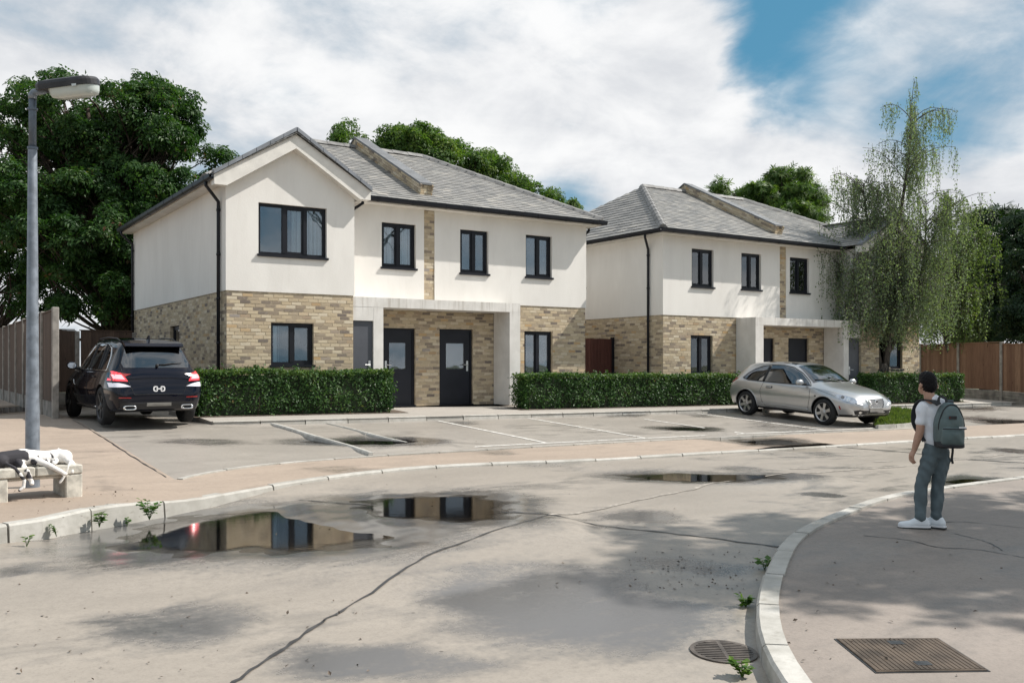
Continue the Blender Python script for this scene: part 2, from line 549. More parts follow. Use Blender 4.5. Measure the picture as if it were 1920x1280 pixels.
def mat_wood(name, cols, rough=0.8):
    m, nt, out = new_mat(name)
    p = pos(nt)
    r = piece_rand(nt)
    o = nd(nt, 'CombineXYZ', {0: ma(nt, 'MULTIPLY', r, 37.0), 1: ma(nt, 'MULTIPLY', r, 11.0), 2: 0.0}).outputs[0]
    q = nd(nt, 'VectorMath', {0: p, 1: o}, operation='ADD').outputs[0]
    g = noise(nt, scaled(nt, q, (14, 14, 0.9)), 2.2, 6.0, 0.65, 1.2)
    kn = noise(nt, scaled(nt, q, (6, 6, 2.2)), 1.6, 3.0, 0.5)
    c = ramp(nt, r, [(0.0, cols[0]), (0.5, cols[1]), (1.0, cols[2])])
    c = mix(nt, ma(nt, 'MULTIPLY', rng_map(nt, g, 0.38, 0.70), 0.55), c, tuple(x * 0.42 for x in cols[0]))
    c = mix(nt, rng_map(nt, kn, 0.70, 0.76), c, tuple(x * 0.25 for x in cols[0]))
    finish(nt, out, c, rough, g, 0.35, 0.006, 0, 0.25)
    return m
MT['wood_r'] = mat_wood('cedar_boards', [(0.17, 0.095, 0.062), (0.225, 0.128, 0.082), (0.30, 0.185, 0.12)])
MT['wood_l'] = mat_wood('weathered_boards', [(0.085, 0.060, 0.047), (0.115, 0.082, 0.064), (0.15, 0.11, 0.087)])
MT['wood_d'] = mat_wood('dark_boards', [(0.085, 0.058, 0.045), (0.11, 0.074, 0.056), (0.14, 0.095, 0.07)])
MT['wood_g'] = mat_wood('red_brown_boards', [(0.10, 0.04, 0.032), (0.125, 0.052, 0.04), (0.15, 0.062, 0.047)])
MT['postc'] = plain('concrete_post', (0.27, 0.25, 0.225), 0.85, var=0.25, scale=6, bump=0.5, bscale=110)
MT['gravelb'] = plain('concrete_gravel_board', (0.20, 0.185, 0.165), 0.85, var=0.4, scale=3, bump=0.5, bscale=90)
MT['benchc'] = plain('bench_concrete', (0.50, 0.47, 0.41), 0.8, var=0.3, scale=9, bump=0.5, bscale=80)

def mat_leaf(name, cols, rough=0.5, trans=0.35, flowers=None):
    m, nt, out = new_mat(name)
    r = piece_rand(nt)
    n = noise(nt, pos(nt), 0.9, 3.0, 0.6)
    k = ma(nt, 'ADD', ma(nt, 'MULTIPLY', r, 0.65), ma(nt, 'MULTIPLY', rng_map(nt, n, 0.3, 0.7), 0.35))
    st = [(0.0, cols[0]), (0.5, cols[1]), (0.9, cols[2])]
    if flowers: st.append((0.965, flowers))
    c = ramp(nt, k, st)
    p = nd(nt, 'BsdfPrincipled', {'Base Color': c, 'Roughness': rough, 'Specular IOR Level': 0.28})
    t = nd(nt, 'BsdfTranslucent', {'Color': mix(nt, 1.0, c, (1.5, 1.7, 0.6), 'MULTIPLY')})
    s = nd(nt, 'MixShader', {0: trans, 1: p.outputs[0], 2: t.outputs[0]})
    nt.links.new(s.outputs[0], out.inputs[0])
    return m
MT['leaf_big'] = mat_leaf('broad_leaf', [(0.017, 0.046, 0.013), (0.032, 0.082, 0.021), (0.075, 0.135, 0.034)], flowers=(0.15, 0.075, 0.05))
MT['leaf_mid'] = mat_leaf('mid_leaf', [(0.042, 0.088, 0.024), (0.075, 0.140, 0.034), (0.15, 0.20, 0.055)])
MT['leaf_dark'] = mat_leaf('conifer_leaf', [(0.012, 0.030, 0.016), (0.022, 0.050, 0.022), (0.055, 0.082, 0.030)], trans=0.2)
MT['leaf_birch'] = mat_leaf('birch_leaf', [(0.100, 0.142, 0.100), (0.150, 0.195, 0.132), (0.22, 0.26, 0.165)], trans=0.4)
MT['leaf_birch2'] = mat_leaf('far_birch_leaf', [(0.062, 0.098, 0.035), (0.095, 0.140, 0.050), (0.15, 0.185, 0.07)], trans=0.4)
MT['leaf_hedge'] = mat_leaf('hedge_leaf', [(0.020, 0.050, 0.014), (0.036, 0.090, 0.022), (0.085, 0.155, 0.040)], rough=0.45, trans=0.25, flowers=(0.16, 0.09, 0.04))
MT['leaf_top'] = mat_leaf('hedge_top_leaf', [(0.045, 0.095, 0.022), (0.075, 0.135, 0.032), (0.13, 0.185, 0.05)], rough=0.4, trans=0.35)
MT['leaf_weed'] = mat_leaf('weed_leaf', [(0.035, 0.085, 0.016), (0.065, 0.14, 0.028), (0.13, 0.21, 0.04)], rough=0.35, trans=0.3)
MT['grass'] = mat_leaf('grass_blade', [(0.060, 0.100, 0.022), (0.095, 0.145, 0.034), (0.16, 0.20, 0.055)], rough=0.5, trans=0.3)
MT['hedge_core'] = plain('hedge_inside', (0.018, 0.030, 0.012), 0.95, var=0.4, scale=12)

def mat_bark(name, a, b, sc_=8.0):
    m, nt, out = new_mat(name)
    p = pos(nt)
    n = noise(nt, scaled(nt, p, (1, 1, 0.3)), sc_, 6.0, 0.7, 0.8)
    c = mix(nt, rng_map(nt, n, 0.35, 0.65), a, b)
    finish(nt, out, c, 0.9, n, 0.8, 0.03, 0, 0.2)
    return m
MT['bark'] = mat_bark('dark_bark', (0.030, 0.022, 0.018), (0.085, 0.066, 0.052))
MT['bark_b'] = mat_bark('birch_bark', (0.028, 0.024, 0.022), (0.135, 0.115, 0.098), 11.0)
MT['cutwood'] = plain('cut_wood', (0.50, 0.42, 0.31), 0.8, var=0.2, scale=20)
MT['soil'] = plain('bed_soil', (0.10, 0.075, 0.055), 0.95, var=0.5, scale=14, bump=0.8, bscale=40)
MT['ground'] = plain('far_ground', (0.075, 0.085, 0.045), 0.95, var=0.35, scale=0.4, bump=0.5, bscale=6)

def mat_paint(name, col, flake=0.0, rough=0.25, metal=0.0):
    m, nt, out = new_mat(name)
    p = pos(nt)
    n = noise(nt, p, 3.0, 4.0, 0.6)
    c = mix(nt, rng_map(nt, n, 0.3, 0.7), tuple(x * 0.95 for x in col), col)
    finish(nt, out, c, rough, None, 0, 0, metal, 0.5 if metal > 0 else 0.05, 1.0 if metal > 0 else 0.75, {'Coat Roughness': 0.03})
    return m
MT['paint_black'] = mat_paint('black_car_paint', (0.0028, 0.0034, 0.0095), rough=0.22)
MT['paint_silver'] = mat_paint('silver_car_paint', (0.50, 0.505, 0.51), rough=0.30, metal=0.7)
MT['tyre'] = plain('tyre_rubber', (0.012, 0.012, 0.013), 0.8, var=0.3, scale=20, bump=0.3)
MT['rim'] = plain('alloy_rim', (0.50, 0.50, 0.51), 0.28, metal=0.9, var=0.1)
MT['rimd'] = plain('dark_alloy_rim', (0.055, 0.055, 0.06), 0.3, metal=0.8, var=0.1)
MT['blackp'] = plain('black_plastic', (0.012, 0.012, 0.014), 0.5, var=0.2)
MT['chrome'] = plain('chrome_trim', (0.80, 0.80, 0.80), 0.12, metal=1.0, var=0.04)
MT['white'] = plain('white_badge', (0.75, 0.75, 0.76), 0.4, var=0.03)
MT['redref'] = plain('red_lens', (0.30, 0.012, 0.012), 0.15, var=0.2, coat=1.0)
MT['lens'] = plain('clear_lamp_lens', (0.42, 0.46, 0.52), 0.08, metal=0.6, var=0.25, scale=18)
MT['plate'] = plain('grey_plate', (0.25, 0.24, 0.22), 0.6, var=0.15)

def mat_lit(name, col, strength, base):
    m, nt, out = new_mat(name)
    finish(nt, out, base, 0.2, None, 0, 0, 0, 0.5, 0.6, {'Emission Color': (*col, 1), 'Emission Strength': strength})
    return m
MT['redlit'] = mat_lit('lit_tail_lamp', (1.0, 0.05, 0.07), 1.6, (0.4, 0.01, 0.015))
MT['redcore'] = mat_lit('lit_tail_core', (1.0, 0.22, 0.24), 2.4, (0.6, 0.1, 0.1))
MT['whitelit'] = mat_lit('white_strip_lamp', (0.85, 0.85, 1.0), 0.25, (0.65, 0.65, 0.70))

MT['skin'] = plain('skin', (0.44, 0.255, 0.18), 0.5, var=0.1, scale=10)
MT['hair'] = plain('dark_hair', (0.006, 0.005, 0.006), 0.6, var=0.5, scale=60, bump=0.7, bscale=180, spec=0.15)
MT['tee'] = plain('white_cotton', (0.74, 0.75, 0.79), 0.85, var=0.05, scale=8, bump=0.4, bscale=14)
MT['chino'] = plain('grey_green_cotton', (0.090, 0.118, 0.130), 0.8, var=0.22, scale=7, bump=0.8, bscale=16)
MT['pack'] = plain('grey_nylon', (0.088, 0.125, 0.125), 0.5, var=0.15, scale=7, bump=0.5, bscale=15)
MT['packd'] = plain('black_nylon', (0.012, 0.013, 0.016), 0.6, var=0.2)
MT['shoe'] = plain('white_shoe', (0.70, 0.73, 0.76), 0.6, var=0.05)
MT['sole'] = plain('dark_sole', (0.03, 0.03, 0.03), 0.7)
MT['pole'] = plain('galvanised_grey', (0.20, 0.225, 0.26), 0.45, metal=0.35, var=0.25, scale=9, bump=0.2, bscale=50)
MT['polet'] = plain('painted_blue_grey', (0.10, 0.125, 0.16), 0.45, metal=0.2, var=0.2, scale=8)
MT['lanternd'] = plain('lantern_housing', (0.028, 0.027, 0.030), 0.4, var=0.3, scale=6)
MT['iron'] = plain('cast_iron', (0.12, 0.10, 0.085), 0.5, metal=0.4, var=0.35, scale=10, bump=0.4)
MT['cover'] = plain('rusty_cover', (0.095, 0.070, 0.050), 0.55, metal=0.35, var=0.4, scale=5, bump=0.4)

def mat_bowl():
    m, nt, out = new_mat('lantern_bowl')
    p = pos(nt)
    finish(nt, out, (0.50, 0.55, 0.53), 0.3, noise(nt, p, 40, 3), 0.2, 0.004, 0, 0.5, 0.5)
    return m
MT['bowl'] = mat_bowl()

def mat_cat(name, thr):
    m, nt, out = new_mat(name)
    tcn = nd(nt, 'TexCoord').outputs['Object']
    n = noise(nt, tcn, 5.5, 2.0, 0.4, 0.5)
    sx = nd(nt, 'SeparateXYZ', {0: tcn}).outputs[0]
    k = ma(nt, 'ADD', n, ma(nt, 'MULTIPLY', sx, 1.1))
    c = mix(nt, rng_map(nt, k, thr - 0.02, thr + 0.02), (0.030, 0.028, 0.034), (0.74, 0.71, 0.68))
    finish(nt, out, c, 0.8, noise(nt, tcn, 70, 3), 0.6, 0.006)
    return m
MT['cat1'] = mat_cat('black_and_white_fur', 0.38)
MT['cat2'] = mat_cat('white_and_grey_fur', 0.40)
# ------------------------------------------------------------------ parenting in world space
WINV = {}
def root_at(name, loc):
    o = empty(name, loc)
    WINV[o.name] = Matrix.Translation(loc).inverted()
    return o
_link0 = link
def link(name, me, mats, parent=None, smooth=False):
    o = _link0(name, me, mats, parent, smooth)
    if parent is not None and parent.name in WINV:
        o.matrix_parent_inverse = WINV[parent.name]
    return o
def pieces(parent, name, mats4, mat, limit=300, mass_name=None, bias=None):
    cp = Vector((0, 0, CZ))
    order = sorted(mats4, key=lambda M: (M.translation - cp).length + (bias(M) if bias else 0.0))
    me = unit_mesh(name, mat)
    for M in order[:limit]:
        o = bpy.data.objects.new(name, me)
        COL.objects.link(o)
        o.parent = parent
        if parent.name in WINV:
            o.matrix_parent_inverse = WINV[parent.name]
        o.matrix_basis = M
    rest = order[limit:]
    if rest:
        A = np.array([np.array(M) for M in rest])
        h = np.concatenate([UNIT_V, np.ones((8, 1))], 1)
        V = np.einsum('nij,kj->nki', A, h)[:, :, :3].reshape(-1, 3)
        F = (UNIT_F[None] + (np.arange(len(rest)) * 8)[:, None, None]).reshape(-1, 4)
        o = link(mass_name or (name + '_courses'), np_mesh(name, V, F), mat, parent)
        o['kind'] = 'stuff'

def box_m(c, ex, ey, ez):
    M = Matrix.Identity(4)
    for i, e in enumerate((ex, ey, ez)):
        M[0][i], M[1][i], M[2][i] = e[0], e[1], e[2]
    M[0][3], M[1][3], M[2][3] = c[0], c[1], c[2]
    return M

rnd = random.Random(7)
nr = np.random.default_rng(11)

# ------------------------------------------------------------------ ground
def lerp_curve(pts):
    xs = np.array([p[0] for p in pts]); ys = np.array([p[1] for p in pts])
    return lambda u: np.interp(u, xs, ys)

def smooth_poly(pts, n=6):
    """Catmull-Rom through 2-D points"""
    P = [Vector(p) for p in pts]
    P = [P[0] * 2 - P[1]] + P + [P[-1] * 2 - P[-2]]
    out = []
    for i in range(1, len(P) - 2):
        for k in range(n):
            t = k / n
            out.append(0.5 * ((2 * P[i]) + (P[i + 1] - P[i - 1]) * t + (2 * P[i - 1] - 5 * P[i] + 4 * P[i + 1] - P[i + 2]) * t * t
                              + (3 * P[i] - P[i - 1] - 3 * P[i + 1] + P[i + 2]) * t ** 3))
    out.append(P[-2].copy())
    return out

def g2(px, py, off=0.0):
    p = G(px, py, off)
    return (p.x, p.y)

# far kerb of the road, from the photograph, carried on out of view
N_pts = [(-26, -2.0), (-12, 4.6), (-4, 7.9)] + [g2(0, 1018), g2(140, 990), g2(280, 962), g2(450, 927), g2(640, 897), g2(830, 878)] + [(9.0, 11.6), (12.2, 11.55), (17.5, 11.5), (22, 11.4), (34, 11.3), (70, 11.2)]
N_line = smooth_poly(N_pts, 8)
N_of = lerp_curve(N_line)
# edge between the pavement and the parking court
E_pts = [(2.9, 12.0), (3.3, 12.35), (4.2, 12.78), (5.6, 13.05), (8.0, 13.18), (12, 13.3), (19, 13.25), (30, 13.2), (70, 13.1)]
E_line = smooth_poly(E_pts, 6)
E_of = lerp_curve(E_line)
# near kerb on the inside of the bend
S_pts = [(2.55, -8.0), (2.75, -2.0), (3.15, 1.0), (3.62, 2.6)] + [g2(1441, 1278), g2(1418, 1140), g2(1470, 1030), g2(1560, 981), g2(1690, 939), g2(1920, 906)] + [(17, 7.35), (24, 7.35), (70, 7.3)]
S_line = smooth_poly(S_pts, 8)

def hp(u, v):
    """pavement height above the road: a full kerb at the left that drops towards the parking court"""
    return 0.035 + 0.105 * (1 - sstep(1.7, 3.0, u)) * (1 - sstep(10.6, 13.0, v))

class Puddle:
    def __init__(self, pxc, pyc, hw, y0, y1, seed, depth=0.02, base=None, damp=False, level=None, wob=1.0):
        off = 0.0
        c = G(pxc, pyc)
        self.base = base or (lambda u, v: gz(u, v))
        self.c = (c.x, c.y)
        d = c.x * FW.x + c.y * FW.y
        a, b = G(pxc, y0), G(pxc, y1)
        self.rf = max(0.12, (Vector(a.xy) - Vector(b.xy)).length / 2)
        self.rr = hw / FX * d
        self.depth = depth
        self.damp = damp
        q = random.Random(seed)
        self.ph = [(q.uniform(0, 6.28), q.uniform(.4, 1) * w * wob) for w in (0.13, 0.10, 0.07, 0.05, 0.04)]
        self.z = level if level is not None else float(self.base(c.x, c.y)) + 0.002
    def r(self, u, v):
        du, dv = u - self.c[0], v - self.c[1]
        a = (du * RT.x + dv * RT.y) / self.rr
        b = (du * FW.x + dv * FW.y) / self.rf
        th = np.arctan2(b, a)
        k = 1.0
        for i, (p, w) in enumerate(self.ph):
            k = k + w * np.sin((i + 2) * th + p)
        return np.sqrt(a * a + b * b) / k

def apply_puddles(U, V, Z, puds):
    wet = np.zeros_like(Z)
    for p in puds:
        r = p.r(U, V)
        if p.damp:
            wet = np.maximum(wet, p.damp * (1 - sstep(0.35, 1.15, r)))
            continue
        m = 1 - sstep(1.30, 2.2, r)
        nzz = 0.0035 * np.sin(U * 5.3 + V * 3.1) * np.sin(V * 7.7 - U * 1.9) + 0.0025 * np.sin(U * 11.7 - V * 5.1) * np.sin(V * 14.3 + U * 3.7)
        bowl = p.z + p.depth * (np.minimum(r, 1.8) ** 2 - 1.0) * np.where(r < 1, 1.0, 0.45) + nzz * (p.depth / 0.02)
        Z = Z * (1 - m) + bowl * m
        wet = np.maximum(wet, 1 - sstep(0.92, 2.1, r))
    return Z, wet

def grid_surface(name, us, vs, zf, puds, mat, warp=None):
    U, V = np.meshgrid(us, vs, indexing='xy')
    if warp is not None:
        U, V = warp(U, V)
    Z = zf(U, V)
    Z, wet = apply_puddles(U, V, Z, puds)
    n, m = U.shape
    idx = np.arange(n * m).reshape(n, m)
    F = np.stack([idx[:-1, :-1], idx[:-1, 1:], idx[1:, 1:], idx[1:, :-1]], -1).reshape(-1, 4)
    me = np_mesh(name, np.stack([U, V, Z], -1).reshape(-1, 3), F)
    at = me.attributes.new('wet', 'FLOAT', 'POINT')
    at.data.foreach_set('value', wet.ravel().astype(np.float32))
    o = link(name, me, mat, None, True)
    tag(o, kind='structure')
    return o

def puddle_obj(p, label, flat=False):
    n, m = 64, 22
    V = [(p.c[0], p.c[1], p.z)]
    for j in range(1, m + 1):
        for k in range(n):
            th = 2 * math.pi * k / n
            kk = 1.0
            for i, (ph, w) in enumerate(p.ph):
                kk += w * math.sin((i + 2) * th + ph)
            rr = 1.28 * kk * j / m
            V.append((p.c[0] + RT.x * p.rr * rr * math.cos(th) + FW.x * p.rf * rr * math.sin(th),
                      p.c[1] + RT.y * p.rr * rr * math.cos(th) + FW.y * p.rf * rr * math.sin(th), p.z))
    F = [(0, 1 + k, 1 + (k + 1) % n, 0) for k in range(n)]
    bm = bmesh.new()
    vs = [bm.verts.new(v) for v in V]
    for k in range(n):
        bm.faces.new((vs[0], vs[1 + k], vs[1 + (k + 1) % n]))
    for j in range(m - 1):
        for k in range(n):
            a0, b0 = 1 + j * n + k, 1 + j * n + (k + 1) % n
            bm.faces.new((vs[a0], vs[a0 + n], vs[b0 + n], vs[b0]))
    o = bm_obj('puddle', bm, MT['water'])
    A = np.array(V)
    if flat:
        dep = 0.012 * (1 - (p.r(A[:, 0], A[:, 1])) ** 2)
    else:
        Z = p.base(A[:, 0], A[:, 1]) + 0.0 * A[:, 0]
        Z, _ = apply_puddles(A[:, 0], A[:, 1], Z, [p])
        dep = p.z - Z
    at = o.data.attributes.new('depth', 'FLOAT', 'POINT')
    at.data.foreach_set('value', dep.astype(np.float32))
    tag(o, label, 'puddle', kind='structure')
    return o

def seq(*spans):
    out = []
    for a, b, st in spans:
        out += list(np.arange(a, b - 1e-9, st))
    out.append(spans[-1][1])
    return np.array(out)

zl = float(gz(*g2(620, 985)))
road_p = [Puddle(505, 992, 240, 942, 1042, 3, 0.022, level=zl, wob=.7), Puddle(820, 951, 160, 925, 982, 5, 0.02, level=zl + 0.012, wob=.8),
          Puddle(1315, 895, 125, 885, 906, 8), Puddle(1540, 927, 62, 920, 933, 12, damp=0.9), Puddle(1205, 968, 105, 950, 988, 14, damp=0.8),
          Puddle(1845, 906, 70, 897, 915, 15), Puddle(1900, 845, 60, 838, 852, 16, damp=0.8), Puddle(1010, 868, 120, 880, 905, 17, damp=0.5),
          Puddle(240, 1010, 170, 965, 1045, 18, damp=0.75), Puddle(1060, 1130, 380, 1050, 1250, 19, damp=0.95), Puddle(700, 1240, 260, 1190, 1300, 39, damp=0.8), Puddle(1300, 1060, 160, 1040, 1085, 40, damp=0.7), Puddle(560, 1010, 420, 930, 1075, 45, damp=0.55),
          Puddle(330, 1170, 210, 1120, 1225, 20, damp=0.75), Puddle(40, 1070, 60, 1050, 1090, 46, damp=0.7), Puddle(1400, 880, 90, 872, 888, 24, damp=0.6)]
grid_surface('road', seq((-26, -2, 1.5), (-2, 14, 0.09), (14, 24, 0.3), (24, 70, 3)), seq((-10, 2, 1.0), (2, 12.2, 0.09)),
             lambda u, v: gz(u, v), road_p, MT['road'])
for p, l in zip(road_p, ['large dark puddle by the far kerb reflecting the houses', 'dark puddle crossed by the slab joint in the road', 'thin puddle on the road in front of the bays']):
    puddle_obj(p, l)
puddle_obj(road_p[5], 'small puddle at the near kerb behind the person')

court_p = [Puddle(690, 828, 92, 819, 838, 21), Puddle(430, 789, 70, 783, 795, 22, 0.015), Puddle(1168, 776, 32, 772, 781, 23, 0.012),
           Puddle(1285, 804, 45, 799, 809, 25, 0.012), Puddle(1805, 763, 40, 760, 767, 26, 0.012), Puddle(1900, 792, 60, 784, 800, 27, 0.015),
           Puddle(380, 828, 120, 820, 837, 28, damp=0.6), Puddle(860, 792, 60, 787, 797, 29, damp=0.6), Puddle(1300, 775, 60, 768, 784, 30, damp=0.7),  # last patch is birch shade on the bays, put in as wet tone
           Puddle(1480, 800, 120, 785, 815, 31, damp=0.5)]
grid_surface('parking_court', seq((2.9, 24, 0.12), (24, 70, 1.5)), seq((12.0, 18.2, 0.12), (18.2, 20.2, 0.5)), lambda u, v: gz(u, v), court_p, MT['court'],
             warp=lambda U, V: (U, np.maximum(V, E_of(U) + 0.02 * (V - 12) / 8)))
for p, l in zip(court_p, ['puddle across the second bay line reflecting the hedge', 'shallow puddle by the hedge next to the black car', 'tiny puddle near the house kerb',
                          'small puddle in the middle of the bays', 'narrow puddle in front of the hedge by the cedar fence', 'wide puddle on the side drive']):
    puddle_obj(p, l)

pave_p = [Puddle(1445, 832, 68, 824, 841, 33, 0.012, base=lambda u, v: gz(u, v) + hp(u, v)), Puddle(660, 886, 120, 876, 897, 34, damp=0.55), Puddle(920, 850, 70, 842, 858, 35, damp=0.6)]
grid_surface('front_pavement', seq((2.9, 24, 0.15), (24, 70, 2.0)), np.linspace(0, 1, 15), lambda u, v: gz(u, v) + hp(u, v), pave_p, MT['pave'],
             warp=lambda U, W: (U, (N_of(U) + 0.06) * (1 - W) + (E_of(U) - 0.03) * W))
puddle_obj(pave_p[0], 'dark puddle on the pavement opposite the silver car')
left_p = [Puddle(250, 856, 90, 850, 863, 41, damp=0.6), Puddle(250, 925, 110, 918, 933, 42, damp=0.6)]
grid_surface('left_pavement', seq((-26, -2, 3), (-2, 2.9, 0.25)), seq((0, 0.5, 0.04), (0.5, 1, 0.1)), lambda u, v: gz(u, v) + hp(u, v) + 0.004, left_p, MT['pave'],
             warp=lambda U, W: (U, (N_of(U) + 0.06) * (1 - W) + 46.0 * W))
lp = Puddle(40, 770, 75, 756, 786, 44, 0.0, base=lambda u, v: gz(u, v) + 0.035 + 0.004)
# the level yard beyond v = 19.6 is flat, so that puddle simply lies on it
lp.z += 0.004
puddle_obj(lp, 'dark puddle beside the tall weathered fence', True)

def planar(name, pts, off, mat, kind='structure'):
    bm = bmesh.new()
    bm.faces.new([bm.verts.new((p[0], p[1], float(gz(p[0], p[1])) + off)) for p in pts])
    bmesh.ops.triangulate(bm, faces=bm.faces)
    for f in bm.faces:
        if f.normal.z < 0: f.normal_flip()
    me = bpy.data.meshes.new(name); bm.to_mesh(me); bm.free()
    o = link(name, me, mat)
    tag(o, kind=kind)
    return o

# near pavement inside the bend
def offset_line(line, w):
    out = []
    for i, p in enumerate(line):
        a = line[max(0, i - 1)]; b = line[min(len(line) - 1, i + 1)]
        t = (b - a).normalized()
        out.append(Vector((p.x + t.y * w, p.y - t.x * w)))
    return out
KW = 0.17
S_in = offset_line(S_line, KW - 0.02)
near_pave = planar('near_pavement', S_in + [Vector((70, -8))], 0.105, MT['pave_s'])
yard = planar('driveway', [(2.9, 20.2), (5.9, 20.2), (5.9, 29.4), (2.9, 29.4)], 0.0, MT['court'])

bm = bmesh.new()
for a, b in ((17.95, 19.6), (19.6, 21.4)):
    for c, d in ((5.05, 12.0), (12.0, 20.0), (20.0, 33.0)):
        if c >= 20 and a < 18:
            a2 = 17.7
        else:
            a2 = a
        bm.faces.new([bm.verts.new((x, y, float(gz(x, y)) + 0.09)) for x, y in ((c, a2), (d, a2), (d, b), (c, b))])
for a_, b_ in ((17.95, 19.6), (19.6, 21.4)):
    bm.faces.new([bm.verts.new((5.05, y, float(gz(5.05, y)) + o_)) for y, o_ in ((a_, -.02), (b_, -.02), (b_, .09), (a_, .09))])
path = bm_obj('house_path', bm, MT['path'])
tag(path, kind='structure')
planar('side_path', [(16.0, 21.4), (18.4, 21.4), (18.4, 30), (16.0, 30)], 0.085, MT['path'])

# far ground
bm = bmesh.new()
xs = [-900, -26, -5, 45, 70, 900]; ys = [-900, -14, 19.6, 46, 900]
vv = {}
for i, x in enumerate(xs):
    for j, y in enumerate(ys):
        vv[i, j] = bm.verts.new((x, y, float(gz(x, y)) - 0.16))
for i in range(len(xs) - 1):
    for j in range(len(ys) - 1):
        bm.faces.new((vv[i, j], vv[i + 1, j], vv[i + 1, j + 1], vv[i, j + 1]))
tag(bm_obj('ground', bm, MT['ground']), kind='structure')

# ------------------------------------------------------------------ kerbs
def arc(line):
    L = [0.0]
    for a, b in zip(line, line[1:]):
        L.append(L[-1] + (b - a).length)
    return L
def at_len(line, L, s):
    i = int(np.searchsorted(L, s)) - 1
    i = max(0, min(len(line) - 2, i))
    t = (s - L[i]) / max(1e-6, L[i + 1] - L[i])
    return line[i].lerp(line[i + 1], t)
def kerb_run(parent, line, s0, s1, step, w, ztop, zbot, gap=0.02, side=1, name='kerb_stone'):
    L = arc(line)
    s = s0
    while s < min(s1, L[-1]) - 0.1:
        e = min(s + step, L[-1])
        secs = []
        dz = rnd.uniform(-0.005, 0.005)
        dl = rnd.uniform(-0.006, 0.006)
        for k in range(4):
            q = s + gap / 2 + (e - s - gap) * k / 3
            p = at_len(line, L, q)
            t = (at_len(line, L, min(L[-1], q + 0.15)) - at_len(line, L, max(0, q - 0.15))).normalized()
            n = Vector((t.y, -t.x)) * side
            p = p + n * dl
            zt = float(ztop(p.x, p.y)) + dz
            zb = float(zbot(p.x, p.y))
            i = p + n * w
            ch = 0.02
            a = p + n * 0.015
            secs.append([(p.x, p.y, zb), (a.x, a.y, zt - ch), (a.x + n.x * ch, a.y + n.y * ch, zt), (i.x, i.y, zt), (i.x, i.y, zb)])
        bm = bmesh.new()
        R = [[bm.verts.new(v) for v in sec] for sec in secs]
        for r0, r1 in zip(R, R[1:]):
            for k in range(5):
                bm.faces.new((r0[k], r0[(k + 1) % 5], r1[(k + 1) % 5], r1[k]))
        bm.faces.new(R[0]); bm.faces.new(R[-1][::-1])
        bm_obj(name, bm, MT['kerb'], parent)
        s = e
near_o = near_pave
LS = arc(S_line)
i0 = next(i for i, p in enumerate(S_line) if p.y > 0.5)
i1 = next(i for i, p in enumerate(S_line) if p.x > 19)
kerb_run(near_pave, S_line, LS[i0], LS[i1], 0.915, KW, lambda u, v: gz(u, v) + 0.122, lambda u, v: gz(u, v) - 0.1)
fp = bpy.data.objects['front_pavement']; lpv = bpy.data.objects['left_pavement']
LN = arc(N_line)
i0 = next(i for i, p in enumerate(N_line) if p.x > -2.0); im = next(i for i, p in enumerate(N_line) if p.x > 2.9)
i1 = next(i for i, p in enumerate(N_line) if p.x > 23)
kerb_run(lpv, N_line, LN[i0], LN[im], 0.915, 0.15, lambda u, v: gz(u, v) + hp(u, v) + 0.012, lambda u, v: gz(u, v) - 0.1, side=-1)
kerb_run(fp, N_line, LN[im], LN[i1], 0.915, 0.13, lambda u, v: gz(u, v) + hp(u, v) + 0.008, lambda u, v: gz(u, v) - 0.1, side=-1)
EL = [Vector(p) for p in E_line]
LE = arc(EL)
i1 = next(i for i, p in enumerate(EL) if p.x > 20.2)
kerb_run(bpy.data.objects['parking_court'], EL, 0, LE[i1], 0.915, 0.11, lambda u, v: gz(u, v) + 0.05, lambda u, v: gz(u, v) - 0.05, side=1, name='edging_stone')
HL = [Vector((x, 17.95)) for x in np.arange(5.05, 20.05, 0.5)]
kerb_run(path, HL, 0, 14.6, 0.915, 0.13, lambda u, v: gz(u, v) + 0.10, lambda u, v: gz(u, v) - 0.06, side=-1)
HR = [Vector((x, 17.7)) for x in np.arange(20.0, 33.0, 0.5)]
kerb_run(path, HR, 0, 12.8, 0.915, 0.13, lambda u, v: gz(u, v) + 0.10, lambda u, v: gz(u, v) - 0.06, side=-1)

# raised kerbs between the first bays
court = bpy.data.objects['parking_court']
def wob_line(u, va, vb, amp=0.03, n=30, ph=0.0):
    return [Vector((u + amp * math.sin(3.1 * t + ph) + 0.4 * amp * math.sin(9 * t + ph), va + (vb - va) * t)) for t in np.linspace(0, 1, n)]
l0 = wob_line(6.12, 13.35, 18.0, 0.05)
kerb_run(court, l0, 0, 9, 1.15, 0.085, lambda u, v: gz(u, v) + 0.05, lambda u, v: gz(u, v) - 0.05, name='bay_kerb')
l1 = wob_line(7.30, 13.9, 18.0, 0.05, ph=.4)
kerb_run(court, l1, 0, 9, 1.1, 0.075, lambda u, v: gz(u, v) + 0.022, lambda u, v: gz(u, v) - 0.05, name='bay_kerb')

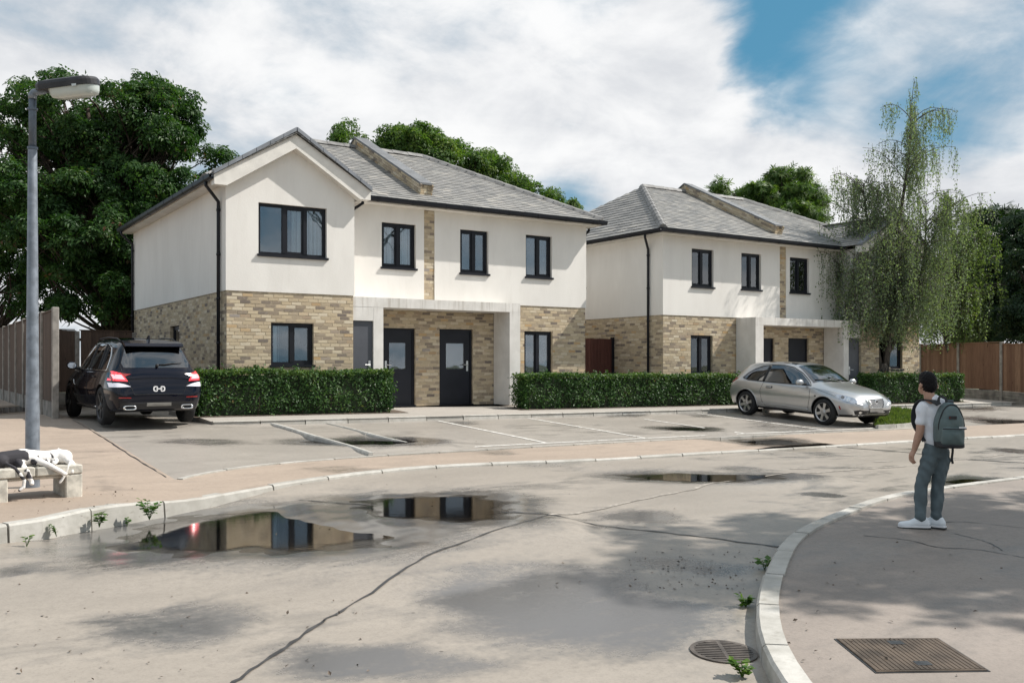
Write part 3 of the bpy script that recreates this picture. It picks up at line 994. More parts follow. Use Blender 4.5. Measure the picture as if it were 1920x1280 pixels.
# painted lines, sheets just above the surface
def line_strip(parent, pts, w, zf, mat, name, jag=0.0, seed=1, lift=0.006, dash=None):
    q = random.Random(seed)
    P = smooth_poly(pts, 10) if len(pts) > 2 else [Vector(pts[0]).lerp(Vector(pts[1]), t) for t in np.linspace(0, 1, 30)]
    bm = bmesh.new()
    prev = None
    for i, p in enumerate(P):
        a = P[max(0, i - 1)]; b = P[min(len(P) - 1, i + 1)]
        t = (b - a).normalized(); n = Vector((t.y, -t.x))
        wl, wr = w / 2 * (1 + q.uniform(-jag, jag)), w / 2 * (1 + q.uniform(-jag, jag))
        sh = n * (q.uniform(-1, 1) * jag * w * 0.5)
        A, B = p + sh + n * wl, p + sh - n * wr
        cur = (bm.verts.new((A.x, A.y, float(zf(A.x, A.y)) + lift)), bm.verts.new((B.x, B.y, float(zf(B.x, B.y)) + lift)))
        if prev and not (dash and (i // dash) % 2):
            bm.faces.new((prev[0], prev[1], cur[1], cur[0]))
        prev = cur
    for v in [v for v in bm.verts if not v.link_faces]:
        bm.verts.remove(v)
    return bm_obj(name, bm, mat, parent)
for k, u in enumerate((9.86, 12.25, 15.0, 17.62)):
    line_strip(court, [(p.x, p.y) for p in wob_line(u, 13.85, 17.9, 0.015, 8, k)], 0.085, lambda a, b: gz(a, b), MT['line'], 'bay_line', 0.15, k)
line_strip(court, [(6.3, 13.72), (9, 13.8), (14, 13.85), (20.2, 13.72)], 0.085, lambda a, b: gz(a, b), MT['line'], 'bay_line', 0.15, 9)
line_strip(court, [(20.3, 13.75), (20.32, 15.5), (20.3, 17.6)], 0.085, lambda a, b: gz(a, b), MT['line'], 'bay_line', 0.15, 10)

def rz(u, v):
    z = np.array(gz(u, v), dtype=float)
    z, _ = apply_puddles(np.array(u, dtype=float), np.array(v, dtype=float), z, road_p)
    return float(z)
road = bpy.data.objects['road']
J = g2(1030, 976)
line_strip(road, [g2(400, 1300), g2(440, 1278), g2(560, 1196), g2(680, 1122), g2(850, 1040), J], 0.022, rz, MT['joint'], 'slab_joint', 0.75, 3)
line_strip(road, [g2(560, 929), g2(720, 944), g2(880, 960), J, g2(1250, 999), g2(1476, 1027)], 0.034, rz, MT['joint'], 'slab_joint', 0.75, 4)
line_strip(road, [J, g2(1120, 955), g2(1250, 927), g2(1400, 900), g2(1560, 884), g2(1700, 874)], 0.045, rz, MT['joint_l'], 'slab_joint', 0.5, 5)
line_strip(road, [g2(1570, 838), g2(1700, 848), g2(1800, 860), g2(1925, 868)], 0.05, rz, MT['joint'], 'slab_joint', 0.5, 6)
for a, b in (((1482, 879), (1517, 878)), ((1640, 866), (1672, 864)), ((1790, 862), (1822, 860)), ((1840, 857), (1880, 852))):
    line_strip(road, [g2(*a), g2(*b)], 0.07, rz, MT['joint_l'], 'lane_dash', 0.2, a[0])
for pts in ([(1620, 1004), (1700, 1012), (1760, 1026), (1830, 1030), (1925, 1046)], [(1790, 1000), (1850, 1016), (1880, 1032)], [(1720, 985), (1800, 978), (1925, 990)]):
    line_strip(near_pave, [g2(x, y, .105) for x, y in pts], 0.012, lambda a, b: gz(a, b) + 0.105, MT['joint'], 'crack', 0.9, pts[0][0], 0.004)
line_strip(lpv, [(2.84, 19.5), (2.86, 17.0), (2.84, 14.5), (2.84, 12.15)], 0.016, lambda a, b: gz(a, b) + hp(a, b) + 0.004, MT['joint'], 'edge_gap', 0.8, 77)

# ------------------------------------------------------------------ houses
def house(name, label, u0, sgn, W, gs, vf, vg, vb, zo, sp_, ops):
    """s runs from the gabled end; u = u0 + sgn * s. ops: openings measured on the photograph"""
    base = (u0 + sgn * W / 2, vf, zo)
    root = root_at(name, base)
    tag(root, label, 'house', 'pairs of rendered and brick houses')
    def P(s, v, z):
        return Vector((u0 + sgn * s, v, z + zo))
    EXs = Vector((sgn, 0, 0))
    ZB, ZE = 2.60, 4.95
    vc = vg + 0.02
    mortar = bmesh.new(); rend = bmesh.new()
    brick_ms = []
    def panel(bm, O, ex, a0, a1, z0, z1, holes, n, reveal):
        xs = sorted({a0, a1, *[min(max(h[k], a0), a1) for h in holes for k in (0, 1)]})
        zs = sorted({z0, z1, *[min(max(h[k], z0), z1) for h in holes for k in (2, 3)]})
        q = lambda a, z, d=0.0: bm.verts.new(O + ex * a + Vector((0, 0, z)) - n * d)
        for i in range(len(xs) - 1):
            for j in range(len(zs) - 1):
                cx, cz = (xs[i] + xs[i + 1]) / 2, (zs[j] + zs[j + 1]) / 2
                if any(h[0] < cx < h[1] and h[2] < cz < h[3] for h in holes): continue
                bm.faces.new([q(xs[i], zs[j]), q(xs[i + 1], zs[j]), q(xs[i + 1], zs[j + 1]), q(xs[i], zs[j + 1])])
        for h in holes:
            x0, x1 = max(h[0], a0), min(h[1], a1)
            y0, y1 = max(h[2], z0), min(h[3], z1)
            if x1 <= x0 or y1 <= y0: continue
            c = [(x0, y0), (x1, y0), (x1, y1), (x0, y1)]
            for k in range(4):
                a, b = c[k], c[(k + 1) % 4]
                bm.faces.new([q(*a), q(*b), q(*b, reveal), q(*a, reveal)])
    def bricks(O, ex, a0, a1, z0, z1, holes, n, proud=0.0035, skew=None):
        ch, bl = 0.0755, 0.2275
        k = 0
        z = z0
        up = Vector((0, 0, 1))
        while z < z1 - 0.02:
            zt = min(z + ch - 0.0125, z1)
            zc = (z + zt) / 2
            off = (0, 0.5, 0.28, 0.72)[k % 4] * bl
            x = a0 - off
            while x < a1:
                segs = [(max(x + 0.004, a0), min(x + bl - 0.0105, a1))]
                for h in holes:
                    if h[2] - 0.01 < zc < h[3] + 0.01:
                        new = []
                        for s0, s1 in segs:
                            if h[1] <= s0 or h[0] >= s1: new.append((s0, s1)); continue
                            if s0 < h[0]: new.append((s0, h[0]))
                            if s1 > h[1]: new.append((h[1], s1))
                        segs = new
                for s0, s1 in segs:
                    if s1 - s0 < 0.035: continue
                    pr = proud + rnd.uniform(-0.0018, 0.0018)
                    jz = rnd.uniform(-0.002, 0.002)
                    c = O + ex * ((s0 + s1) / 2) + up * (zc + jz) + n * (pr - 0.02)
                    tl = rnd.uniform(-0.005, 0.005)
                    exx = (ex + up * tl * sgn).normalized()
                    brick_ms.append(box_m(c, exx * (s1 - s0 - rnd.uniform(0, .004)), n * 0.04, up * (zt - z - rnd.uniform(0, .004))))
                x += bl
            z += ch
            k += 1
    # openings: ('g' gable wall | 'm' main wall, px0, px1, py0, py1, kind, extras) -> s, z
    OG, OM = [], []
    built = []
    for pl, px0, px1, py0, py1, kind, extra in ops:
        v = vg if pl == 'g' else vf
        if px0 is None:                         # given directly as s0, s1, z0, z1
            s0, s1, z0, z1 = px1
        else:
            ua, za = on_plane_v(px0, py0, v); ub, zb_ = on_plane_v(px1, py1, v)
            _, za2 = on_plane_v(px1, py0 + extra.get('dt', 0), v); _, zb2 = on_plane_v(px0, py1 - extra.get('db', 0), v)
            s0, s1 = sorted(((ua - u0) * sgn, (ub - u0) * sgn))
            z1, z0 = (za + za2) / 2 - zo, (zb_ + zb2) / 2 - zo
        if kind == 'door': z0 = 0.0
        if 'z0' in extra: z0 = extra['z0']
        (OG if pl == 'g' else OM).append((s0, s1, z0, z1))
        built.append((pl, s0, s1, z0, z1, kind, extra))
    nf = Vector((0, -1, 0))
    RP = 0.022
    # gable wall
    panel(mortar, P(0, vg, 0), EXs, 0, gs, 0, ZB, [h for h in OG if h[2] < ZB], nf, 0.11)
    bricks(P(0, vg, 0), EXs, 0, gs, 0.0, ZB - 0.015, [h for h in OG if h[2] < ZB], nf)
    Og = P(0, vg - RP, 0)
    panel(rend, Og, EXs, -RP, gs + RP, ZB, ZE, [h for h in OG if h[3] > ZB], nf, 0.13)
    sc_ = gs / 2
    t = [rend.verts.new(Og + EXs * a + Vector((0, 0, z))) for a, z in ((-RP, ZE), (gs + RP, ZE), (sc_, 6.05))]
    rend.faces.new(t)
    # drip edge under the render
    def lip(A, B, n):
        v = [rend.verts.new(p) for p in (A, B, B - n * 0.05, A - n * 0.05)]
        rend.faces.new(v)
    lip(Og + EXs * -RP + Vector((0, 0, ZB)), Og + EXs * (gs + RP) + Vector((0, 0, ZB)), nf)
    # main wall, split by the brick strip of the party wall
    Om = P(0, vf - RP, 0)
    panel(mortar, P(0, vf, 0), EXs, gs, W, 0, ZB, [h for h in OM if h[2] < ZB], nf, 0.11)
    bricks(P(0, vf, 0), EXs, gs, W, 0.0, ZB - 0.015, [h for h in OM if h[2] < ZB], nf)
    st0, st1 = sp_ - 0.15, sp_ + 0.15
    panel(rend, Om, EXs, gs, st0, ZB, ZE, [h for h in OM if h[3] > ZB and h[1] < st0 + .01], nf, 0.13)
    panel(rend, Om, EXs, st1, W + RP, ZB, ZE, [h for h in OM if h[3] > ZB and h[0] > st1 - .01], nf, 0.13)
    lip(Om + EXs * gs + Vector((0, 0, ZB)), Om + EXs * (W + RP) + Vector((0, 0, ZB)), nf)
    for a in (st0, st1):
        rend.faces.new([rend.verts.new(q) for q in (P(a, vf - RP, ZB), P(a, vf - RP, ZE), P(a, vf + .03, ZE), P(a, vf + .03, ZB))])
    panel(mortar, P(0, vf, 0), EXs, st0 - .02, st1 + .02, ZB, ZE, [], nf, 0.1)
    bricks(P(0, vf, 0), EXs, st0 + 0.004, st1 - 0.004, ZB, ZE, [], nf)
    # end walls
    ey = Vector((0, 1, 0))
    for s_, va, hl, nn in ((0.0, vg, ops_side.get((name, 0), []), -EXs), (W, vf, ops_side.get((name, 1), []), EXs)):
        O = P(s_, 0, 0)
        low = [h for h in hl if h[2] < ZB]
        panel(mortar, O, ey, va, vb, 0, ZB, low, nn, 0.11)
        bricks(O, ey, va + 0.012, vb, 0.0, ZB - 0.015, low, nn)
        panel(rend, O + nn * RP, ey, va - RP, vb + RP, ZB, ZE, [h for h in hl if h[3] > ZB], nn, 0.13)
        lip(O + nn * RP + ey * va + Vector((0, 0, ZB)), O + nn * RP + ey * vb + Vector((0, 0, ZB)), nn)
        for h in hl:
            built.append(('e%d' % (0 if s_ == 0 else 1), h[0], h[1], h[2], h[3], 'window', {'lights': 1}))
    panel(rend, P(0, vb, 0), EXs, 0, W, 0, ZE, [], -nf, 0.1)
    panel(mortar, P(gs, 0, 0), ey, vg, vf, 0, ZB, [], EXs, 0.1)
    panel(rend, P(gs, 0, 0) + EXs * RP, ey, vg, vf, ZB, ZE, [], EXs, 0.1)
    bw = bm_obj('brick_wall', mortar, MT['mortar'], root)
    bm_obj('rendered_wall', rend, MT['render'], root)
    cx_u = u0 + sgn * W
    pieces(bw, 'brick', brick_ms, MT['brick'], 300, 'brick_courses', bias=lambda M: 0.0 if abs(M.translation.y - vg) < 0.1 else 8.0)
    # windows and doors
    def frame_basis(pl, s0, z0):
        if pl == 'g': return P(s0, vg - RP * (1 if z0 > ZB - .2 else 0), z0), EXs, nf
        if pl == 'm': return P(s0, vf - RP * (1 if z0 > ZB - .2 else 0), z0), EXs, nf
        if pl == 'e0': return P(0, s0, z0), ey, -EXs
        return P(W, s0, z0), ey, EXs
    upv = Vector((0, 0, 1))
    def bx(bm, O, ex, n, a0, a1, z0, z1, d0, d1):
        """box in wall axes: along, up, depth inwards d0..d1"""
        M = Matrix.Identity(4)
        for i, e in enumerate((ex, -n, upv)):
            M[0][i], M[1][i], M[2][i] = e
        M.translation = O
        add_box(bm, a0, a1, d0, d1, z0, z1, M)
    for pl, s0, s1, z0, z1, kind, extra in built:
        O, ex, n = frame_basis(pl, s0, z0)
        w, h = s1 - s0, z1 - z0
        if kind == 'window':
            k = extra.get('lights', 2)
            fw, dp = 0.065, 0.075
            bm = bmesh.new()
            bx(bm, O, ex, n, 0.002, fw, 0.002, h - .002, dp, dp + .07); bx(bm, O, ex, n, w - fw, w - .002, 0.002, h - .002, dp, dp + .07)
            bx(bm, O, ex, n, fw, w - fw, 0.002, fw, dp, dp + .07); bx(bm, O, ex, n, fw, w - fw, h - fw, h - .002, dp, dp + .07)
            win = bm_obj('window', bm, MT['frame'], root)
            cuts = extra.get('cuts') or [w * i / k for i in range(1, k)]
            edges = [0.0] + cuts + [w]
            for c in cuts:
                bm = bmesh.new()
                bx(bm, O, ex, n, c - 0.042, c + 0.042, fw, h - fw, dp - .008, dp + .06)
                bm_obj('mullion', bm, MT['frame'], win)
            for i in range(len(edges) - 1):
                a, b = edges[i] + (fw if i == 0 else .042), edges[i + 1] - (fw if i == len(edges) - 2 else .042)
                if i in extra.get('sash', range(9)):
                    bm = bmesh.new()
                    f2 = 0.035
                    for r in ((a, a + f2, fw, h - fw), (b - f2, b, fw, h - fw), (a + f2, b - f2, fw, fw + f2), (a + f2, b - f2, h - fw - f2, h - fw)):
                        bx(bm, O, ex, n, *r, dp + .012, dp + .05)
                    bm_obj('sash', bm, MT['frame'], win)
                bm = bmesh.new()
                bx(bm, O, ex, n, a, b, fw, h - fw, dp + .03, dp + .042)
                bm_obj('pane', bm, MT['glass'], win)
            bm = bmesh.new()
            bx(bm, O, ex, n, -0.03, w + 0.03, -0.045, 0.004, -0.05, dp + .01)
            bm_obj('sill', bm, MT['frame'], win)
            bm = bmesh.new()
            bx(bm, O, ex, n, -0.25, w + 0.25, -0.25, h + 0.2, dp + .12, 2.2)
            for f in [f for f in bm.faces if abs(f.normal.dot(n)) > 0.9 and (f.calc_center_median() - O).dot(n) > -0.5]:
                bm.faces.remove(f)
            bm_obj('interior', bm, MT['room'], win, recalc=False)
            for c0, c1 in extra.get('curt', []):
                bm = bmesh.new()
                prev = None
                m_ = int((c1 - c0) * w / 0.018) + 3
                for i in range(m_ + 1):
                    t_ = c0 + (c1 - c0) * i / m_
                    a = t_ * w
                    d = dp + 0.105 + 0.022 * math.sin(a * 55 + 2 * math.sin(a * 9)) + 0.01 * math.sin(a * 130)
                    p0 = O + ex * a - n * d + upv * 0.0; p1 = O + ex * a - n * d + upv * (h + .05)
                    cur = (bm.verts.new(p0), bm.verts.new(p1))
                    if prev: bm.faces.new((prev[0], cur[0], cur[1], prev[1]))
                    prev = cur
                bm_obj('curtain', bm, MT['curtain'], win, True)
        else:
            dp = 0.06
            bm = bmesh.new()
            fw = 0.06
            bx(bm, O, ex, n, 0.002, fw, 0, h, dp, dp + .08); bx(bm, O, ex, n, w - fw, w - .002, 0, h, dp, dp + .08)
            bx(bm, O, ex, n, fw, w - fw, h - fw, h - .002, dp, dp + .08)
            bx(bm, O, ex, n, -0.01, w + .01, 0.0, 0.025, dp - .07, dp + .06)
            door = bm_obj('door', bm, MT['frame'], root)
            bm = bmesh.new()
            a0, a1 = fw + .003, w - fw - .003
            g0, g1, gz0, gz1 = a0 + .17, a1 - .16, 0.92, h - .36
            if sgn < 0: g0, g1 = w - g1, w - g0
            if extra.get('glass', True):
                for r in ((a0, g0, .027, h - fw), (g1, a1, .027, h - fw), (g0, g1, .027, gz0), (g0, g1, gz1, h - fw)):
                    bx(bm, O, ex, n, *r, dp + .02, dp + .065)
                bm2 = bmesh.new()
                bx(bm2, O, ex, n, g0, g1, gz0, gz1, dp + .035, dp + .05)
                bm_obj('pane', bm2, MT['glass'], door)
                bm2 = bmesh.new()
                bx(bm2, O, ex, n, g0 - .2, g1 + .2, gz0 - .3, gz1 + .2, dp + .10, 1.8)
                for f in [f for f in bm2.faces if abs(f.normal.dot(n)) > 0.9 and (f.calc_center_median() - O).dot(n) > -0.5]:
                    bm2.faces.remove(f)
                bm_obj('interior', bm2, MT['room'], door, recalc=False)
            else:
                bx(bm, O, ex, n, a0, a1, .027, h - fw, dp + .02, dp + .065)
            bm_obj('door_leaf', bm, MT['door'], door)
            handle(door, O, ex, n, upv, (a1 - .075) if extra.get('hside', 1) * sgn > 0 else a0 + .075, 1.02, dp + .02, -1 if extra.get('hside', 1) * sgn > 0 else 1)
    # porch canopy
    cs0, cs1, p0, p1, q0 = ops_canopy[name]
    bm = bmesh.new()
    def sbox(a, b, v0, v1, z0, z1):
        x0, x1 = sorted((u0 + sgn * a, u0 + sgn * b))
        add_box(bm, x0, x1, v0, v1, z0 + zo, z1 + zo)
    sbox(gs + .004, cs1, vc, vf - RP - .003, 2.36, 2.585)
    sbox(p0, p1, vc + .002, vf - RP - .003, 0.0, 2.36)
    sbox(q0, cs1 - .001, vc + .002, vf - RP - .003, 0.0, 2.36)
    sbox(gs + .005, p0 - .001, vc + .004, vc + .3, 2.04, 2.36)
    can = bm_obj('porch_canopy', bm, MT['canopy'], root)
    bm = bmesh.new()
    x0, x1 = sorted((u0 + sgn * (gs + .02), u0 + sgn * (p0 - .01)))
    add_box(bm, x0, x1, vc + .05, vc + .1, zo + .02, zo + 2.038)
    sd = bm_obj('store_door', bm, MT['doorg'], root)
    handle(sd, P(gs, vc + .05, 0), EXs, nf, upv, p0 - gs - .085, 1.02, 0.0, -1)
    # ---- roof
    va, vk, zk = vf - 0.36, vb + 0.30, 7.19
    vr = 24.9 if sgn > 0 else (va + vk) / 2 + .05
    ea, eb = -0.32, W + 0.32
    ra, rb = 3.25, W - 2.93
    z0 = 5.0
    bm = bmesh.new()
    A, B, C_, D = P(ea, va, z0), P(eb, va, z0), P(eb, vk, z0), P(ea, vk, z0)
    R1, R2 = P(ra, vr, zk), P(rb, vr, zk)
    for f in ((A, B, R2, R1), (B, C_, R2), (C_, D, R1, R2), (D, A, R1), (A, D, C_, B)):
        bm.faces.new([bm.verts.new(q) for q in f])
    gv = vg - 0.30
    zap = 6.045
    slope_v = (zk - z0) / (vr - va)
    vi = va + (zap - z0) / slope_v + 0.15
    ga, gb = -0.325, gs + 0.32
    for f in ((P(ga, gv, z0), P(sc_, gv, zap), P(sc_, vi, zap), P(ga, vi, z0)), (P(gb, gv, z0), P(sc_, gv, zap), P(sc_, vi, zap), P(gb, vi, z0))):
        bm.faces.new([bm.verts.new(q) for q in f])
    roof = bm_obj('roof', bm, MT['under'], root)
    slates = []
    def lay(O, ex, ey_, poly, expo=0.175, wd=0.27):
        n = ex.cross(ey_).normalized()
        if n.z < 0: n = -n
        ymax = max(p[1] for p in poly)
        k = 0
        y = -0.03
        while y < ymax - 0.02:
            ym = min(max(y + expo * 0.5, 0.001), ymax - 0.001)
            xs_ = []
            for (xa, ya), (xb, yb) in zip(poly, poly[1:] + poly[:1]):
                if (ya - ym) * (yb - ym) < 0:
                    xs_.append(xa + (xb - xa) * (ym - ya) / (yb - ya))
            if len(xs_) >= 2:
                a, b = min(xs_), max(xs_)
                x = a - wd * (0.5 if k % 2 else 0.0) - rnd.uniform(0, 0.03)
                while x < b:
                    ww = wd * rnd.uniform(0.9, 1.1)
                    xa, xb = max(x, a), min(x + ww - 0.006, b)
                    if xb - xa > 0.04:
                        ln = expo * 1.32
                        dn = (ey_ - n * (0.072 + rnd.uniform(-0.006, 0.008))).normalized()
                        nn = ex.cross(dn).normalized()
                        if nn.z < 0: nn = -nn
                        yy = y + rnd.choice((0, 0, 0, rnd.uniform(-0.012, 0.012)))
                        c = O + ex * ((xa + xb) / 2) + ey_ * (yy + ln / 2) + n * (0.024 + rnd.uniform(0, 0.003))
                        slates.append(box_m(c, ex * (xb - xa) + n * rnd.uniform(-.003, .003), dn * ln, nn * 0.011))
                    x += ww
            y += expo
            k += 1
    fl = math.hypot(vr - va, zk - z0)
    eyf = Vector((0, vr - va, zk - z0)).normalized()
    lay(P(ea, va, z0), EXs, eyf, [(0, 0), (eb - ea, 0), (rb - ea, fl), (ra - ea, fl)])
    hl_ = math.hypot(ra - ea, zk - z0)
    lay(P(ea, va, z0), ey, (EXs * (ra - ea) + upv * (zk - z0)).normalized(), [(0, 0), (vk - va, 0), (vr - va, hl_)])
    hr_ = math.hypot(eb - rb, zk - z0)
    lay(P(eb, va, z0), ey, (EXs * (rb - eb) + upv * (zk - z0)).normalized(), [(0, 0), (vk - va, 0), (vr - va, hr_)], 0.21, 0.33)
    gl = math.hypot(sc_ - ga, zap - z0)
    lay(P(ga, gv, z0), ey, (EXs * (sc_ - ga) + upv * (zap - z0)).normalized(), [(0, 0), (vi - gv, 0), (vi - gv, gl), (0, gl)])
    lay(P(gb, gv, z0), ey, (EXs * (sc_ - gb) + upv * (zap - z0)).normalized(), [(0, 0), (vi - gv, 0), (vi - gv, gl), (0, gl)])
    pieces(roof, 'slate', slates, MT['slate'], 300, 'slate_courses', bias=lambda M: 0.0 if M.translation.y > vf - .4 and abs(M.translation.x - (u0 + sgn * W / 2)) < W * .35 else 6.0)
    # ridge and hip tiles
    def ridge_run(a, b, step=0.45, w=0.13, first=True):
        L_ = (b - a).length
        k = max(1, int(L_ / step))
        d = (b - a) / k
        t = d.normalized()
        side = t.cross(upv).normalized()
        up2 = side.cross(t).normalized()
        if up2.z < 0: up2 = -up2
        bm = bmesh.new()
        sec = [(-w, -0.03), (-w * .5, 0.055), (0, 0.085), (w * .5, 0.055), (w, -0.03)]
        l2 = d.length
        for tt in (0.0, 1.02):
            for sx, sz in sec:
                bm.verts.new(side * sx + up2 * (sz + (0.012 if tt == 0 else 0)) + t * (l2 * tt))
        bm.verts.ensure_lookup_table()
        for i in range(4):
            bm.faces.new([bm.verts[i], bm.verts[i + 1], bm.verts[i + 6], bm.verts[i + 5]])
        bm.faces.new([bm.verts[i] for i in range(5)])
        bm.faces.new([bm.verts[i] for i in range(5, 10)])
        me = bpy.data.meshes.new('ridge_tile'); bm.to_mesh(me); bm.free(); me.materials.append(MT['ridge'])
        for i in range(k):
            o = bpy.data.objects.new('ridge_tile', me); COL.objects.link(o); o.parent = roof
            o.location = a + d * i
    up3 = upv * 0.03
    ridge_run(R1 + up3, R2 + up3); ridge_run(B + up3, R2 + up3); ridge_run(A + up3, R1 + up3); ridge_run(P(sc_, gv + .22, zap - .03), P(sc_, vi, zap - .03))
    # party wall rising through the roof
    pw = 0.16
    bm = bmesh.new()
    vA = va + 0.55
    zA = z0 + slope_v * (vA - va)
    hgt = 0.30
    prof = [(vA, zA - .1), (vA, zA + hgt), (vr, zk + hgt), (2 * vr - vA, zA + hgt), (2 * vr - vA, zA - .1)]
    for sd_ in (-pw, pw):
        bm.faces.new([bm.verts.new(P(sp_ + sd_, v, z)) for v, z in prof])
    bm.faces.new([bm.verts.new(P(sp_ + a, vA, z)) for a, z in ((-pw, zA - .1), (pw, zA - .1), (pw, zA + hgt), (-pw, zA + hgt))])
    par = bm_obj('parapet', bm, MT['mortar'], root)
    brick_ms2 = []
    tdir = Vector((0, vr - vA, zk - zA)).normalized()
    ndir = Vector((0, -tdir.z, tdir.y))
    ln = (Vector((0, vr - vA, zk - zA))).length
    for side in (-1, 1):
        for k in range(4):
            x = -0.11 * (k % 2)
            while x < ln:
                a, b = max(0.0, x), min(ln, x + 0.215)
                if b - a > 0.04:
                    c = P(sp_ + side * (pw + .004), vA, zA) + tdir * ((a + b) / 2) + ndir * (0.035 + k * 0.072)
                    brick_ms2.append(box_m(c, EXs * 0.03, tdir * (b - a), ndir * 0.062))
                x += 0.2255
    for k in range(4):
        for j, (a, b) in enumerate(((-.155, -.055), (-.045, .055), (.065, .155)) if k % 2 else ((-.155, .03), (.04, .155))):
            brick_ms2.append(box_m(P(sp_ + (a + b) / 2, vA - .004, zA + .02 + k * .073), EXs * (b - a), ey * .03, upv * .063))
    pieces(par, 'parapet_brick', brick_ms2, MT['brick'], 220)
    bm = bmesh.new()
    for a, b in ((vA - .06, vr), (2 * vr - vA + .06, vr)):
        s_n = 1 if b > a else -1
        zz0 = zA + hgt - slope_v * .06
        for i in range(4):
            f0, f1 = i / 4, (i + 1) / 4 - 0.004
            q = [(a + (b - a) * f0, zz0 + (zk + hgt - zz0) * f0), (a + (b - a) * f1, zz0 + (zk + hgt - zz0) * f1)]
            vs_ = [bm.verts.new(P(sp_ + e, v, z + t_)) for (v, z) in q for t_ in (0.001, .05) for e in (-.185, .185)]
            for f in ((0, 1, 3, 2), (4, 6, 7, 5), (0, 4, 5, 1), (2, 3, 7, 6), (0, 2, 6, 4), (1, 5, 7, 3)):
                bm.faces.new([vs_[i_] for i_ in f])
    bm_obj('coping', bm, MT['coping'], root)
    # eaves: soffit, fascia, gutters, downpipes
    bm = bmesh.new()
    def sb2(a, b, v0, v1, z0_, z1_):
        x0, x1 = sorted((u0 + sgn * a, u0 + sgn * b))
        add_box(bm, x0, x1, v0, v1, z0_ + zo, z1_ + zo)
    sb2(gs + .33, eb - .015, va + .02, vf - RP + .002, 4.87, 4.985)
    sb2(W + RP, eb - .02, vf - RP + .004, vk - .02, 4.868, 4.983)
    sb2(ea + .02, -RP, vg - .23, vk - .02, 4.868, 4.983)
    bm_obj('soffit', bm, MT['soffit'], root)
    bm = bmesh.new()
    poly = [(-.325, 4.985), (sc_, 6.095), (gs + .325, 4.985), (gs + .325, 4.78), (gs + .06, 4.78), (sc_, 5.74), (-.06, 4.78), (-.325, 4.78)]
    v0_ = [bm.verts.new(P(a, vg - .245, z)) for a, z in poly]; v1_ = [bm.verts.new(P(a, vg - RP - .002, z)) for a, z in poly]
    bm.faces.new(v0_); bm.faces.new(v1_[::-1])
    for i in range(8):
        bm.faces.new((v0_[i], v0_[(i + 1) % 8], v1_[(i + 1) % 8], v1_[i]))
    bm_obj('bargeboard', bm, MT['soffit'], root)
    for a, b in (((ga - .02, z0 - .005), (sc_, 6.125)), ((gb + .02, z0 - .005), (sc_, 6.125))):
        L_ = math.hypot(b[0] - a[0], b[1] - a[1]); k = 6
        for i in range(k):
            f0, f1 = i / k, (i + 1) / k - .006
            bm = bmesh.new()
            q = [(a[0] + (b[0] - a[0]) * f, a[1] + (b[1] - a[1]) * f) for f in (f0, f1)]
            vs_ = [bm.verts.new(P(s_, v, z + t_)) for (s_, z) in q for t_ in (-.012, .075) for v in (vg - .31, vg - .10)]
            for f in ((0, 1, 3, 2), (4, 6, 7, 5), (0, 4, 5, 1), (2, 3, 7, 6), (0, 2, 6, 4), (1, 5, 7, 3)):
                bm.faces.new([vs_[i_] for i_ in f])
            bm_obj('verge_tile', bm, MT['verge'], root)
    def gutter(a, b, n_out):
        bm = bmesh.new()
        t = (b - a).normalized()
        sec = [(-.005, .045), (.0, -.03), (.022, -.062), (.075, -.068), (.108, -.03), (.118, .045), (.105, .045), (.095, -.02), (.02, -.02)]
        r0 = [bm.verts.new(a + n_out * x + upv * z) for x, z in sec]; r1 = [bm.verts.new(b + n_out * x + upv * z) for x, z in sec]
        for i in range(len(sec)):
            j = (i + 1) % len(sec)
            bm.faces.new((r0[i], r0[j], r1[j], r1[i]))
        bm.faces.new(r0); bm.faces.new(r1[::-1])
        L_ = (b - a).length
        k = max(1, int(L_ / 0.85))
        for i in range(k):
            c = a + t * (L_ * (i + .5) / k)
            s2 = [(x * 1.06 - .002, z * 1.08) for x, z in sec[:6]]
            q0 = [bm.verts.new(c + n_out * x + upv * z - t * .025) for x, z in s2]; q1 = [bm.verts.new(c + n_out * x + upv * z + t * .025) for x, z in s2]
            for m_ in range(5):
                bm.faces.new((q0[m_], q0[m_ + 1], q1[m_ + 1], q1[m_]))
            bm.faces.new(q0); bm.faces.new(q1[::-1])
        bm_obj('gutter', bm, MT['gutter'], root)
    gzz = 4.955
    gutter(P(gs + .36, va + .005, gzz), P(eb + .11, va + .005, gzz), nf)
    gutter(P(ea + .005, vg - .20, gzz), P(ea + .005, vk, gzz), -EXs)
    gutter(P(eb - .005, va, gzz), P(eb - .005, vk, gzz), EXs)
    def downpipe(top, wallp, zend):
        bm = bmesh.new()
        a = top
        pts = [a, a + upv * -.10, wallp + upv * (top.z - wallp.z - .40), wallp + upv * (top.z - wallp.z - .52), Vector((wallp.x, wallp.y, zend))]
        add_tube(bm, pts, .037, 10)
        z = top.z - .55
        while z > zend + .3:
            add_tube(bm, [Vector((wallp.x, wallp.y, z)), Vector((wallp.x, wallp.y, z - .05))], .046, 10)
            z -= 0.95
        bm_obj('downpipe', bm, MT['gutter'], root, True)
    if sgn > 0:
        downpipe(P(ea - .05, vg + .22, gzz - .04), P(-.075, vg + .34, 4.2), zo + .02)
        downpipe(P(ea - .05, vk - .35, gzz - .04), P(-.075, vk - .42, 4.2), zo + .02)
        downpipe(P(gs + .42, va - .05, gzz - .04), P(gs + .06, vf - .09, 4.2), zo + 2.62)
        downpipe(P(eb + .05, vf + .3, gzz - .04), P(W + .075, vf + .4, 4.2), zo + .02)
    else:
        downpipe(P(eb + .05, vf + .35, gzz - .04), P(W + .075, vf + .55, 4.2), zo + .02)
    return root

